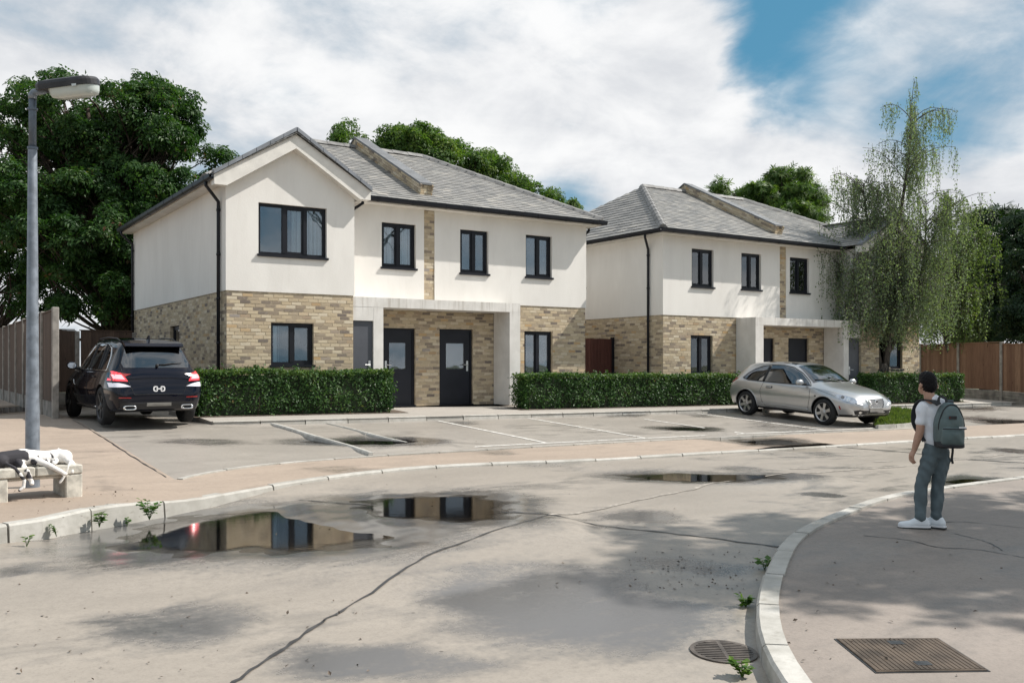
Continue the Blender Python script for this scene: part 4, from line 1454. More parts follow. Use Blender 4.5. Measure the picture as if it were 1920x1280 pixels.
def handle(parent, O, ex, n, up, a, z, d, dirn):
    bm = bmesh.new()
    c = O + ex * a + up * z - n * d
    M = Matrix.Identity(4)
    for i, e in enumerate((ex, n, up)):
        M[0][i], M[1][i], M[2][i] = e
    M.translation = c
    add_box(bm, -.026, .026, 0.001, .014, -.16, .10, M)
    add_tube(bm, [M @ Vector((0, .012, 0.0)), M @ Vector((0, .055, 0.0)), M @ Vector((dirn * .13, .058, 0.0))], .013, 8)
    bm_obj('handle', bm, MT['steel'], parent)

ops_side = {}
ops_canopy = {}
# first pair: gable on the left
UA, VGA, VFA, VBA = 5.89, 19.94, 20.75, 29.06
va1, za1 = on_plane_u(336, 615, UA); va2, _ = on_plane_u(319, 615, UA)
ops_side[('semi_detached_house', 0)] = [(va1, va2, 0.95, za1)]
ops_canopy['semi_detached_house'] = (2.89, 7.51, 3.41, 3.66, 7.19)
hA = house('semi_detached_house', 'white rendered house pair with a front gable over buff brick, black car in its drive', UA, 1, 10.22, 2.89, VFA, VGA, VBA, 0.07, 11.18 - UA, [
    ('g', 484, 612, 380, 484, 'window', {'dt': 11, 'db': 7, 'cuts': [0.60, 1.08], 'sash': [1], 'curt': [(0.52, 0.69), (0.71, 0.97)]}),
    ('g', 508, 588, 605, 684, 'window', {'dt': 1, 'db': 0, 'curt': [(0.03, 0.24)], 'sash': [1]}),
    ('m', 715, 779, 417, 504, 'window', {'dt': 4, 'db': 3, 'curt': [(0.03, 0.97)]}),
    ('m', 862, 915, 430, 514, 'window', {'dt': 4, 'db': 2}),
    ('m', 985, 1034, 440, 521, 'window', {'dt': 4, 'db': 2, 'sash': [1]}),
    ('m', 983, 1036, 621, 706, 'window', {}),
    ('m', 716, 779, 615, 758, 'door', {'hside': -1}),
    ('m', 824, 887, 617, 758, 'door', {'hside': 1})])
# second pair: gable on the right, behind the birch
UB, VGB, VFB, VBB = 29.25, 19.12, 19.93, 28.3
ops_side[('semi_detached_house.001', 1)] = []
WB = UB - 18.27
ops_canopy['semi_detached_house.001'] = (3.15, UB - 21.2, 3.75, 4.0, UB - 21.2 - .34)
def mk_side():
    a, zt = on_plane_u(1099.5, 487, 18.27)
    return [(a, a + .9, 3.62, 4.42)]
ops_side[('semi_detached_house.001', 1)] = mk_side()
hB = house('semi_detached_house.001', 'hipped slate-roofed house pair of cream render and brick standing behind the silver car', UB, -1, WB, 3.15, VFB, VGB, VBB, -0.09, UB - 23.29, [
    ('g', None, (0.95, 2.25, 3.35, 4.35), 0, 0, 'window', {'cuts': [0.43, 0.87], 'curt': [(0.05, 0.4)]}),
    ('g', 1648, 1692, 632, 692, 'window', {'curt': [(0.1, 0.6)]}),
    ('m', 1296, 1337, 466, 539, 'window', {'dt': 3, 'db': 2, 'curt': [(0.03, 0.35)]}),
    ('m', 1389, 1426, 474, 544, 'window', {'dt': 3, 'db': 2, 'curt': [(0.55, 0.95)]}),
    ('m', 1480, 1516, 482, 550, 'window', {'dt': 3, 'db': 2}),
    ('m', 1295, 1336, 628, 702, 'window', {'curt': [(0.05, 0.45)]}),
    ('m', 1424, 1452, 634, 740, 'door', {'hside': 1, 'glass': False}),
    ('m', 1478, 1516, 634, 740, 'door', {'hside': -1, 'glass': False})])

# ------------------------------------------------------------------ fences and gate
def fence(name, label, A, B, h, n_posts, mat, bw=0.115, gb=0.3, zf=None, group=None, post_h=0.06, cap=True, postmat='postc', ends=(1, 1), over=0.6):
    A, B = Vector(A), Vector(B)
    L = (B - A).length
    t = (B - A) / L
    n = Vector((t.y, -t.x))
    if n.dot(-A) < 0: n = -n                       # towards the camera
    zf = zf or (lambda u, v: gz(u, v))
    root = root_at(name, (A.x, A.y, float(zf(A.x, A.y))))
    tag(root, label, 'fence', group)
    ms = []
    x = 0.0
    t3, n3, up = Vector((t.x, t.y, 0)), Vector((n.x, n.y, 0)), Vector((0, 0, 1))
    step = L / n_posts
    for i in range(n_posts + 1):
        if (i == 0 and not ends[0]) or (i == n_posts and not ends[1]): continue
        p = A + t * (step * i)
        z = float(zf(p.x, p.y))
        bm = bmesh.new()
        M = box_m((p.x, p.y, z), t3, n3, up)
        add_box(bm, -.06, .06, -.06, .06, -.1, h + post_h, M)
        bevel_all(bm, .01)
        bm_obj('post', bm, MT[postmat], root)
    for i in range(n_posts):
        a, b = A + t * (step * i + .06), A + t * (step * (i + 1) - .06)
        m = (a + b) / 2
        if gb > 0:
            for k in range(2 if gb > .35 else 1):
                hh = gb / (2 if gb > .35 else 1)
                bm = bmesh.new()
                z0, z1 = float(zf(a.x, a.y)), float(zf(b.x, b.y))
                vs = []
                for p, z in ((a, z0), (b, z1)):
                    for dz in (k * hh - (.05 if k == 0 else 0), (k + 1) * hh - .008):
                        for d in (-.025, .025):
                            vs.append(bm.verts.new((p.x + n.x * d, p.y + n.y * d, z + dz)))
                for f in ((0, 1, 3, 2), (4, 6, 7, 5), (0, 4, 5, 1), (2, 3, 7, 6), (0, 2, 6, 4), (1, 5, 7, 3)):
                    bm.faces.new([vs[q] for q in f])
                bm_obj('gravel_board', bm, MT['gravelb'], root)
        for zz in (gb + .25, h - .25):
            z = float(zf(m.x, m.y)) + zz
            bm = bmesh.new()
            add_box(bm, -(b - a).length / 2, (b - a).length / 2, -.06, -.015, -.04, .04, box_m((m.x, m.y, z), t3, n3, up))
            bm_obj('rail', bm, MT[mat], root)
        if cap:
            z = float(zf(m.x, m.y)) + h
            bm = bmesh.new()
            add_box(bm, -(b - a).length / 2, (b - a).length / 2, -.03, .045, 0.002, .03, box_m((m.x, m.y, z), t3, n3, up))
            bm_obj('capping_rail', bm, MT[mat], root)
    x = 0.0
    while x < L - bw * .5:
        p = A + t * (x + bw / 2)
        z = float(zf(p.x, p.y))
        ph = (x + bw / 2) % step
        if .05 < ph < step - .05:
            yaw = 0.10 + rnd.uniform(-.02, .02)
            tt = (t3 + n3 * yaw).normalized(); nn = Vector((-tt.y, tt.x, 0))
            tilt = rnd.uniform(-.004, .004)
            hh = h - gb + rnd.uniform(-.004, .004)
            ms.append(box_m((p.x + n.x * .012, p.y + n.y * .012, z + gb + hh / 2), tt * (bw + .012), nn * .016, (up + t3 * tilt) * hh))
        x += bw
    pieces(root, 'board', ms, MT[mat], 300)
    return root
zp = lambda u, v: gz(u, v) + 0.035
fence('board_fence', 'tall weathered grey-brown board fence with concrete gravel boards beside the black car', (2.62, 20.1), (2.72, 34.5), 2.1, 8, 'wood_l', 0.14, 0.32, zp, 'garden fences')
fence('board_fence.001', 'dark brown board fence and gate closing the drive behind the black car', (2.8, 28.9), (5.85, 28.9), 2.02, 2, 'wood_d', 0.125, 0.28, zp, 'garden fences', post_h=-.02)
a = G(1921, 747); 
fence('board_fence.002', 'warm cedar board fence on stone-coloured base boards beyond the hedge', (32.9, 16.6), (36.2, 25.2), 2.14, 4, 'wood_r', 0.135, 0.42, None, 'garden fences')
# side gate between the two pairs
gr = root_at('side_gate', (17.2, 22.1, 0.0))
tag(gr, 'dark red-brown board gate in the gap between the two house pairs', 'gate')
gm = []
for i in range(16):
    x = 16.18 + i * 0.13
    gm.append(box_m((x + .065, 22.1 + rnd.uniform(-.004, .004), 0.95), Vector((.124, 0, 0)), Vector((0, .022, 0)), Vector((0, 0, 1.84 + rnd.uniform(-.01, .01)))))
pieces(gr, 'board', gm, MT['wood_g'])
bm = bmesh.new()
for x in (16.16, 16.95, 18.2):
    add_box(bm, x - .045, x + .045, 22.06, 22.14, -.02, 1.92)
bm_obj('gate_post', bm, MT['gutter'], gr)
bm = bmesh.new()
add_box(bm, 17.03, 17.07, 22.0, 22.08, .98, 1.10); add_tube(bm, [(17.05, 22.0, 1.0), (17.05, 21.97, .92)], .012, 6)
bm_obj('latch', bm, MT['gutter'], gr)
# ------------------------------------------------------------------ foliage
def leaf_template(kind):
    if kind == 'oval':
        V = [(0, 0, 0), (0.30, 0.42, 0.06), (0, 1.0, -0.06), (-0.30, 0.42, 0.06)]
        return np.array(V), np.array([[0, 1, 2, 3]])
    if kind == 'spray':                       # five leaflets on one stalk
        V, F = [], []
        for k, (x, y, a) in enumerate(((0, .55, 0), (.06, .30, -62), (-.06, .30, 62), (.05, .05, -75), (-.05, .05, 75))):
            ca, sa = math.cos(math.radians(a)), math.sin(math.radians(a))
            q = [(0, 0, 0), (.14, .24, .04), (0, .56, -.10), (-.14, .24, .04)]
            for px, py, pz in q:
                V.append((x + px * ca - py * sa, y + px * sa + py * ca, pz - .12 * y))
            F.append([4 * k, 4 * k + 1, 4 * k + 2, 4 * k + 3])
        return np.array(V), np.array(F)
    if kind == 'needle':                      # flat conifer spray
        V, F = [], []
        for k, (x, y, a) in enumerate(((0, 0, 0), (0, .25, 38), (0, .25, -38), (0, .5, 30), (0, .5, -30))):
            ca, sa = math.cos(math.radians(a)), math.sin(math.radians(a))
            q = [(-.05, 0, 0), (.05, 0, 0), (.035, .55, -.05), (-.035, .55, -.05)]
            for px, py, pz in q:
                V.append((x + px * ca - py * sa, y + px * sa + py * ca, pz - .1 * y))
            F.append([4 * k, 4 * k + 1, 4 * k + 2, 4 * k + 3])
        return np.array(V), np.array(F)

def frames(nrm, rng, spread=0.7, hang=0.0):
    """frames whose z is near nrm and whose y (leaf length) is random across it"""
    n = len(nrm)
    z = nrm + rng.normal(0, spread, (n, 3))
    z /= np.linalg.norm(z, axis=1, keepdims=True) + 1e-9
    y = rng.normal(0, 1, (n, 3))
    y[:, 2] -= hang
    y -= z * np.sum(y * z, 1, keepdims=True)
    y /= np.linalg.norm(y, axis=1, keepdims=True) + 1e-9
    x = np.cross(y, z)
    return np.stack([x, y, z], -1)

def scatter(name, kind, P, Fm, size, mat, parent=None):
    TV, TF = leaf_template(kind)
    P = np.asarray(P); n = len(P); k = len(TV)
    size = np.broadcast_to(size, (n,))
    V = np.einsum('nij,kj->nki', Fm, TV) * size[:, None, None] + P[:, None, :]
    F = (TF[None] + (np.arange(n) * k)[:, None, None]).reshape(-1, 4)
    return link(name, np_mesh(name, V.reshape(-1, 3), F), mat, parent)

def curve_pts(a, b, sag, rng, n=6):
    a, b = np.array(a, float), np.array(b, float)
    L = np.linalg.norm(b - a)
    off = rng.normal(0, 0.07 * L, 3)
    out = []
    for i in range(n + 1):
        t = i / n
        p = a + (b - a) * t + off * math.sin(math.pi * t) + np.array([0, 0, sag * L * math.sin(math.pi * t)])
        out.append(Vector(p))
    return out

def px_lobe(px, py, d, rx, ry, rd):
    return at_depth(px, py, d), rx / FX * d, ry / FX * d, rd

def broad_tree(name, label, base, lobes, n_clump, leaves, kind, size, mat, seed, trunk_r=0.3, fork=0.4, group=None, clump_r=0.75, bark='bark', cat='tree', twigs=True, stems=1, minz=None):
    rng = np.random.default_rng(seed)
    base = Vector(base)
    root = empty(name, base)
    tag(root, label, cat, group)
    B = np.array(base)
    RF = np.array([[RT.x, RT.y, 0], [FW.x, FW.y, 0], [0, 0, 1.0]])
    vol = np.array([max(.1, rx * ry * rd) ** 0.75 for _, rx, ry, rd in lobes]); vol /= vol.sum()
    C = []
    for li in rng.choice(len(lobes), n_clump, p=vol):
        c, rx, ry, rd = lobes[li]
        d = rng.normal(0, 1, 3); d /= np.linalg.norm(d)
        r = rng.uniform(0.35, 1.0) ** 0.45
        C.append(np.array(c) + (d * np.array([rx, rd, ry]) * r) @ RF)
    C = np.array(C)
    if minz is not None: C[:, 2] = np.maximum(C[:, 2], minz + rng.uniform(0, .5, len(C)))
    top = C[:, 2].max()
    cen = C.mean(0)
    # skeleton
    bm = bmesh.new()
    H = top - B[2]
    trunks = []
    for s in range(stems):
        a = 2 * math.pi * s / max(1, stems) + 0.6
        f0 = np.array([B[0] + (0.25 * math.cos(a) if stems > 1 else 0), B[1] + (0.25 * math.sin(a) if stems > 1 else 0), B[2] - .15])
        f1 = np.array([cen[0] + (H * .10 * math.cos(a) if stems > 1 else 0), cen[1] + (H * .10 * math.sin(a) if stems > 1 else 0), B[2] + H * 0.86])
        tp = [Vector(f0 + (f1 - f0) * t + np.array([math.sin(t * 5 + s) * .12, math.cos(t * 4 + s) * .12, 0]) * H * .1 * t * (1 - t) * 4) for t in np.linspace(0, 1, 10)]
        add_tube(bm, tp, [trunk_r * (1.25 if i == 0 else 1) * (1 - .9 * (i / 9) ** .9) + .02 for i in range(10)], 9)
        trunks.append(tp)
    tk = bm_obj('trunk', bm, MT[bark], root, True)
    tk.matrix_parent_inverse = Matrix.Translation(base).inverted()
    bm = bmesh.new()
    for i, c in enumerate(C):
        tp = trunks[i % stems]
        t = min(.95, max(fork * .55, (c[2] - B[2]) / H - 0.10 - rng.uniform(0.05, .22)))
        k = t * 9; j = int(k)
        a = tp[j].lerp(tp[min(9, j + 1)], k - j)
        L = (Vector(c) - a).length
        r = 0.016 + 0.012 * L
        pts = curve_pts(a, c, rng.uniform(-.02, .10), rng)
        add_tube(bm, pts, [r * (1 - .82 * q / 6) for q in range(7)], 5, False)
        if twigs:
            for _ in range(3):
                q = rng.integers(2, 6)
                e = np.array(pts[q]) + rng.normal(0, .5, 3) * clump_r
                add_tube(bm, curve_pts(pts[q], e, .05, rng, 3), [r * .4, r * .3, r * .2, r * .12], 4, False)
    br = bm_obj('limbs', bm, MT[bark], root, True, recalc=False)
    br.matrix_parent_inverse = Matrix.Translation(base).inverted()
    # leaves: shells of clumps, denser on the upper and outer side
    per = int(leaves / n_clump)
    Pn, Nn = [], []
    for c in C:
        m = int(per * rng.uniform(.55, 1.45))
        d = rng.normal(0, 1, (m, 3)); d[:, 2] += .35
        d /= np.linalg.norm(d, axis=1, keepdims=True)
        rr = clump_r * rng.uniform(.65, 1.25) * (rng.uniform(.25, 1, (m, 1)) ** .6)
        sq = np.array([1.12, 1.12, .72])
        Pn.append(c + d * rr * sq); Nn.append(d + np.array([0, 0, .5]))
    Pn = np.concatenate(Pn); Nn = np.concatenate(Nn)
    Fm = frames(Nn, rng, .55, .5)
    cr = scatter('crown', kind, Pn, Fm, size * rng.uniform(.65, 1.3, len(Pn)), MT[mat], root)
    cr.matrix_parent_inverse = Matrix.Translation(base).inverted()
    return root

def gpt(px, d):
    u, v = uv_at(px, d)
    return (u, v, float(gz(u, v)))

broad_tree('broadleaf_tree', 'huge dark green tree with reddish flecks towering behind the left fence', gpt(225, 35),
           [px_lobe(185, 225, 35, 150, 110, 3.4), px_lobe(95, 320, 34, 130, 150, 3.2), px_lobe(335, 325, 35, 85, 105, 2.6), px_lobe(300, 225, 35, 75, 60, 2.2), px_lobe(200, 420, 34, 170, 120, 3.6),
            px_lobe(300, 450, 33.5, 80, 110, 2.2), px_lobe(200, 545, 33, 110, 50, 2.4), px_lobe(165, 592, 32.5, 55, 34, 1.4)],
           330, 31000, 'spray', 0.28, 'leaf_big', 3, 0.42, stems=2, clump_r=0.60)
broad_tree('broadleaf_tree.001', 'dark tree with low bare spreading limbs behind the end of the left fence', gpt(-40, 37),
           [px_lobe(-60, 330, 37, 120, 170, 3.2), px_lobe(20, 470, 36, 90, 70, 2.4), px_lobe(70, 555, 36, 70, 40, 2.0)],
           130, 8500, 'spray', 0.28, 'leaf_big', 5, 0.34, clump_r=0.6, fork=.2)
broad_tree('broadleaf_tree.002', 'bright green rounded tree rising over the slate roof of the gabled houses', gpt(860, 43),
           [px_lobe(780, 290, 42, 70, 48, 2.4), px_lobe(850, 320, 42, 80, 52, 2.6), px_lobe(930, 345, 43, 55, 40, 2.2), px_lobe(860, 400, 42, 120, 60, 2.5), px_lobe(745, 262, 42, 40, 22, 1.2)],
           230, 15000, 'spray', 0.28, 'leaf_mid', 8, 0.34, clump_r=0.50)
broad_tree('broadleaf_tree.003', 'thin airy tree top peeping over the ridge beside the gable', gpt(655, 41),
           [px_lobe(655, 245, 41, 26, 22, 1.0), px_lobe(632, 270, 41, 30, 14, 1.0), px_lobe(660, 320, 41, 55, 40, 1.5)], 34, 1700, 'spray', 0.27, 'leaf_mid', 9, 0.2, clump_r=0.48)
broad_tree('broadleaf_tree.004', 'small loose tree sinking behind the right end of the gabled roof', gpt(1030, 45),
           [px_lobe(1005, 372, 45, 45, 28, 1.6), px_lobe(1055, 395, 45, 30, 16, 1.2), px_lobe(1000, 430, 45, 70, 40, 1.8)], 80, 4200, 'spray', 0.26, 'leaf_mid', 10, 0.22, clump_r=0.42)
broad_tree('evergreen_tree', 'dark olive evergreen behind the hipped roof', gpt(1460, 48),
           [px_lobe(1480, 350, 48, 42, 34, 1.8), px_lobe(1415, 372, 48, 42, 30, 1.8), px_lobe(1350, 356, 48, 16, 12, .8), px_lobe(1460, 415, 48, 80, 45, 2.2), px_lobe(1525, 385, 48, 20, 25, 1)],
           170, 11000, 'needle', 0.40, 'leaf_mid', 12, 0.3, clump_r=0.42)
broad_tree('evergreen_tree.001', 'tall black-green conifer standing behind the cedar fence', gpt(1850, 47),
           [px_lobe(1880, 430, 47, 48, 52, 2.2), px_lobe(1845, 520, 46, 58, 80, 2.4), px_lobe(1900, 540, 47, 55, 80, 2.4), px_lobe(1840, 600, 46, 60, 40, 2.0)],
           190, 20000, 'needle', 0.45, 'leaf_dark', 13, 0.3, clump_r=0.62, minz=1.9)
broad_tree('evergreen_tree.002', 'shadowy leafy tree hanging over the far end of the cedar fence', gpt(1985, 38),
           [px_lobe(1965, 500, 38, 60, 110, 2.0), px_lobe(1925, 600, 37, 45, 50, 1.5)], 80, 7000, 'spray', 0.26, 'leaf_dark', 14, 0.24, clump_r=0.5, minz=1.7)
broad_tree('shade_tree', 'slender tree on the near pavement casting dappled shade', (17.6, 1.9, float(gz(17.6, 1.9)) + .1),
           [(Vector((16.2, 2.3, 9.0)), 2.6, 1.2, 1.9), (Vector((18.4, 1.6, 10.2)), 2.3, 1.2, 1.7), (Vector((14.8, 2.1, 8.7)), 1.9, .8, 1.5), (Vector((20.0, 2.1, 9.2)), 1.8, .9, 1.5)], 64, 4000, 'spray', 0.32, 'leaf_mid', 21, 0.17, clump_r=0.55)

# ------------------------------------------------------------------ birch with hanging twigs
def birch(name, label, base, height, stems, n_br, n_str, seed, mat, leaf=0.075, reach=(.9, 2.4), strand=(0.5, 1.9), low=0.25, cuts=True, trunk_r=0.21, squeeze=1.0):
    rng = np.random.default_rng(seed)
    base = Vector(base)
    root = empty(name, base)
    tag(root, label, 'tree')
    Minv = Matrix.Translation(base).inverted()
    bm = bmesh.new()
    fork = base + Vector((0.02, 0, 1.15))
    add_tube(bm, [base + Vector((0, 0, -.1)), base + Vector((0.0, 0, .3)), base + Vector((.03, 0, .75)), fork, fork + Vector((0, 0, .18))],
             [trunk_r * 1.25, trunk_r, trunk_r * .9, trunk_r * .98, trunk_r * .6], 12)
    lines = []
    for (dx, dz_, r0, hgt) in stems:
        R3 = Vector((RT.x, RT.y, 0)); F3 = Vector((FW.x, FW.y, 0))
        pts = []
        for t in np.linspace(0, 1, 14):
            lat = dx * (1 - (1 - t) ** 1.8) + .10 * math.sin(6 * t + dx * 3)
            pts.append(fork + R3 * lat + F3 * (dz_ * t + .08 * math.sin(5 * t)) + Vector((0, 0, (hgt - 1.15) * t)))
        add_tube(bm, pts, [r0 * (1 - .93 * (i / 13)) + .006 for i in range(14)], 8)
        lines.append(pts)
    tk = bm_obj('trunk', bm, MT['bark_b'], root, True)
    tk.matrix_parent_inverse = Minv
    if cuts:
        for k in range(6):
            a = -2.2 + k * .55 + rng.uniform(-.2, .2)
            z = .80 + .11 * k
            bm = bmesh.new()
            d = Vector((math.cos(a), math.sin(a), .15)).normalized()
            c = base + Vector((0, 0, z))
            add_tube(bm, [c + d * trunk_r * .5, c + d * (trunk_r * 1.0 + .045)], [.07, .05], 8)
            o = bm_obj('cut_stub', bm, MT['cutwood'], root); o.matrix_parent_inverse = Minv
    bm = bmesh.new()
    LP, LN = [], []
    def hang(p, L):
        d = rng.normal(0, .06, 2)
        q = [Vector((p.x + d[0] * t * L + .05 * math.sin(4 * t), p.y + d[1] * t * L, p.z - L * t)) for t in np.linspace(0, 1, 5)]
        add_tube(bm, q, [.0045, .004, .003, .0025, .002], 3, False)
        m = int(L / 0.044)
        for i in range(m):
            t = (i + rng.uniform(0, 1)) / m
            k = t * 4; j = min(3, int(k))
            a = q[j].lerp(q[j + 1], k - j)
            LP.append((a.x + rng.normal(0, .045), a.y + rng.normal(0, .045), a.z + rng.normal(0, .03)))
    for _ in range(n_br):
        pts = lines[rng.integers(len(lines))]
        t = rng.uniform(low, .99)
        k = t * 13; j = min(12, int(k))
        a = pts[j].lerp(pts[j + 1], k - j)
        ang = rng.uniform(0, 2 * math.pi)
        L = rng.uniform(*reach) * (1.12 - .60 * t)
        rise = rng.uniform(.10, .65) * L
        e = a + Vector((math.cos(ang) * L * squeeze, math.sin(ang) * L * squeeze, rise))
        c = [a.lerp(e, s) + Vector((0, 0, .22 * L * math.sin(math.pi * s * .9))) for s in np.linspace(0, 1, 6)]
        add_tube(bm, c, [.013 * (1 - .8 * s) + .003 for s in np.linspace(0, 1, 6)], 5, False)
        for _s in range(n_str):
            s = rng.uniform(.25, 1.0)
            k = s * 5; j = min(4, int(k))
            p = c[j].lerp(c[min(5, j + 1)], k - j)
            p = p + Vector(rng.normal(0, .09, 3))
            Ls = rng.uniform(*strand) * (1.1 - .45 * t)
            Ls = min(Ls, p.z - base.z - rng.uniform(1.7, 2.5))
            if Ls > .15: hang(p, Ls)
    tw = bm_obj('twigs', bm, MT['bark_b'], root, False, recalc=False)
    tw.matrix_parent_inverse = Minv
    LP = np.array(LP)
    Nn = rng.normal(0, 1, (len(LP), 3)); Nn[:, 2] *= .5
    Fm = frames(Nn, rng, .3, 1.2)
    cr = scatter('crown', 'oval', LP, Fm, leaf * rng.uniform(.7, 1.3, len(LP)), MT[mat], root)
    cr.matrix_parent_inverse = Minv
    return root
bb = G(1655, 757)
d0 = bb.x * FW.x + bb.y * FW.y
birch('weeping_birch', 'weeping birch with a forked pollarded trunk and hanging grey-green twigs beside the silver car', (bb.x, bb.y, bb.z), 9.6,
      [(-.55, .1, .105, 7.3), (.75, -.1, .115, 9.8), (1.7, .5, .06, 6.8), (-1.2, .2, .05, 5.0)], 215, 17, 31, 'leaf_birch', leaf=.066, reach=(1.0, 3.0), strand=(.5, 2.1), low=.14)
bu, bv = uv_at(1795, 37)
birch('weeping_birch.001', 'taller olive weeping tree behind the hedge at the cedar fence', (bu, bv, float(gz(bu, bv))), 8.0,
      [(-.2, 0, .09, 7.9), (.6, .1, .08, 6.6), (-.9, .1, .06, 5.6)], 90, 13, 37, 'leaf_birch2', leaf=.10, reach=(.7, 2.0), strand=(.5, 1.6), cuts=False, trunk_r=.14, low=.2)

# ------------------------------------------------------------------ hedges
def hedge(name, label, x0, x1, y0, y1, zf, h, seed, dens=1500):
    rng = np.random.default_rng(seed)
    zb = float(zf((x0 + x1) / 2, y0))
    root = root_at(name, ((x0 + x1) / 2, (y0 + y1) / 2, zb))
    tag(root, label, 'hedge', 'clipped hedges in front of the houses')
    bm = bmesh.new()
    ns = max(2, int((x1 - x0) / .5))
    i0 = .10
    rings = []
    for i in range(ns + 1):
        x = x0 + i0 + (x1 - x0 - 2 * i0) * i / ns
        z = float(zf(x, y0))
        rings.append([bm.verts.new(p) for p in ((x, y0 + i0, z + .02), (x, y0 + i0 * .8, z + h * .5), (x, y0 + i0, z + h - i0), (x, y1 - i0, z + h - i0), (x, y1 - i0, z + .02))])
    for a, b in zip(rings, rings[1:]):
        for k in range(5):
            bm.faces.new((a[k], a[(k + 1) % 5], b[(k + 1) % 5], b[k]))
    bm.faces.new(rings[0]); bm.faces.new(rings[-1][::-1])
    bm_obj('inner_core', bm, MT['hedge_core'], root)  # solid dark core added to block the view through the leaves
    # stems at the foot
    bm = bmesh.new()
    for i in range(int((x1 - x0) / .22)):
        x = x0 + .08 + rng.uniform(0, x1 - x0 - .16); y = y0 + rng.uniform(.05, .3)
        z = float(zf(x, y))
        e = (x + rng.normal(0, .08), y + rng.normal(0, .05) - .03, z + rng.uniform(.2, .45))
        add_tube(bm, [(x, y, z - .02), ((x + e[0]) / 2 + .02, (y + e[1]) / 2, (z + e[2]) / 2), e], [.010, .008, .004], 5, False)
    bm_obj('stems', bm, MT['bark'], root, recalc=False)
    def wave(a, b, s):
        return .028 * np.sin(a * 2.3 + s) + .02 * np.sin(a * 5.1 + b * 3 + s * 2) + .016 * np.sin(a * 11 + b * 7 + s)
    def emit(P, N, mat, nm, size):
        Fm = frames(N, rng, .75, .15)
        scatter(nm, 'oval', P, Fm, size * rng.uniform(.6, 1.35, len(P)), MT[mat], root)
    P, N = [], []
    n = int((x1 - x0) * h * dens)
    a = rng.uniform(x0, x1, n); b = rng.uniform(0.02, 1, n) ** .85 * h
    taper = .05 * sstep(.3, 0.0, b / h)
    dd = rng.uniform(0, 1, n) ** 1.6 * .15
    y = y0 + wave(a, b, seed) + dd + taper
    P.append(np.stack([a, y, zf(a, y0) + b], 1)); N.append(np.tile([0, -1, .45], (n, 1)))
    for xe, sg in ((x0, -1), (x1, 1)):
        n = int((y1 - y0) * h * dens * 1.1)
        yy = rng.uniform(y0, y1, n); b = rng.uniform(0.02, 1, n) * h
        dd = rng.uniform(0, 1, n) ** 1.6 * .15
        bul = .05 * np.sin(b / h * 3.1)
        x = xe - sg * (dd - wave(yy, b, seed + 3)) + sg * bul
        P.append(np.stack([x, yy, zf(x, yy) + b], 1)); N.append(np.tile([sg, 0, .4], (n, 1)))
        n2 = 130
        b = rng.uniform(.1, .9, n2) * h; yy = rng.uniform(y0, y1, n2)
        x = xe + sg * (rng.uniform(0, .14, n2))
        P.append(np.stack([x, yy, zf(x, yy) + b], 1)); N.append(np.tile([sg, 0, .4], (n2, 1)))
    n = int((x1 - x0) * h * dens * .35)
    a = rng.uniform(x0, x1, n); b = rng.uniform(0.02, 1, n) * h
    P.append(np.stack([a, y1 - rng.uniform(0, .12, n), zf(a, y0) + b], 1)); N.append(np.tile([0, 1, .4], (n, 1)))
    for _ in range(int((x1 - x0) * 16)):            # stray shoots past the clipped face
        x = rng.uniform(x0, x1); b = rng.uniform(.15, 1.0) * h; L_ = rng.uniform(.04, .12)
        up_s = rng.uniform() < .45
        t_ = np.linspace(0, 1, 6)[:, None]
        a0 = np.array([x, y0 + .03, float(zf(x, y0)) + (h if up_s else b)])
        d_ = np.array([rng.normal(0, .5), -.25 if up_s else -1.0, 1.0 if up_s else rng.uniform(.2, .9)])
        P.append(a0 + t_ * d_ * L_ + rng.normal(0, .012, (6, 3))); N.append(np.tile([0, -1, .6], (6, 1)))
    Pa, Na = np.concatenate(P), np.concatenate(N)
    thin = np.sin(Pa[:, 0] * 3.7 + seed) * np.sin(Pa[:, 2] * 6.1 + Pa[:, 0] * 1.3) + .6 * np.sin(Pa[:, 0] * 9.1) * np.sin(Pa[:, 2] * 13)
    keep = rng.uniform(0, 1, len(Pa)) > .42 * sstep(.25, 1.1, thin)
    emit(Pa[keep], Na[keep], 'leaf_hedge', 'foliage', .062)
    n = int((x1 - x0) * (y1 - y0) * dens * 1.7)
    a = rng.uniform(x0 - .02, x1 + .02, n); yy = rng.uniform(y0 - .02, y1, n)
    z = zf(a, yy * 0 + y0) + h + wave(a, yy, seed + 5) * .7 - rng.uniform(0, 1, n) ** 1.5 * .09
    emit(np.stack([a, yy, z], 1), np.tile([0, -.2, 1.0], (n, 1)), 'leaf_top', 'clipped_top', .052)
zh = lambda u, v: gz(u, v) + 0.09
hx = lambda px, v: on_plane_v(px, 700, v)[0]
hedge('hedge', 'clipped hedge under the gable window between the black car and the porch', hx(372, 18.95), hx(737, 18.95), 18.95, 19.62, zh, .93, 1)
hedge('hedge.001', 'long clipped hedge running from the first porch to the silver car', hx(988, 18.95), 20.6, 18.95, 19.6, zh, .87, 2)
hedge('hedge.002', 'clipped hedge with scattered red leaves between the birch trunk and the cedar fence', hx(1640, 18.2), hx(1808, 18.2), 18.2, 18.85, zh, .95, 3, 1300)
for n_, x0, x1, y0, y1 in (('soil_bed', hx(372, 18.95) - .1, hx(745, 18.95) + .25, 18.86, 19.7), ('soil_bed', hx(982, 18.95) - .15, 20.7, 18.86, 19.7), ('soil_bed', hx(1636, 18.2), hx(1815, 18.2), 18.1, 19.0)):
    planar(n_, [(x0, y0), (x1, y0), (x1, min(y1, 19.59)), (x0, min(y1, 19.59))], 0.097, MT['soil'])

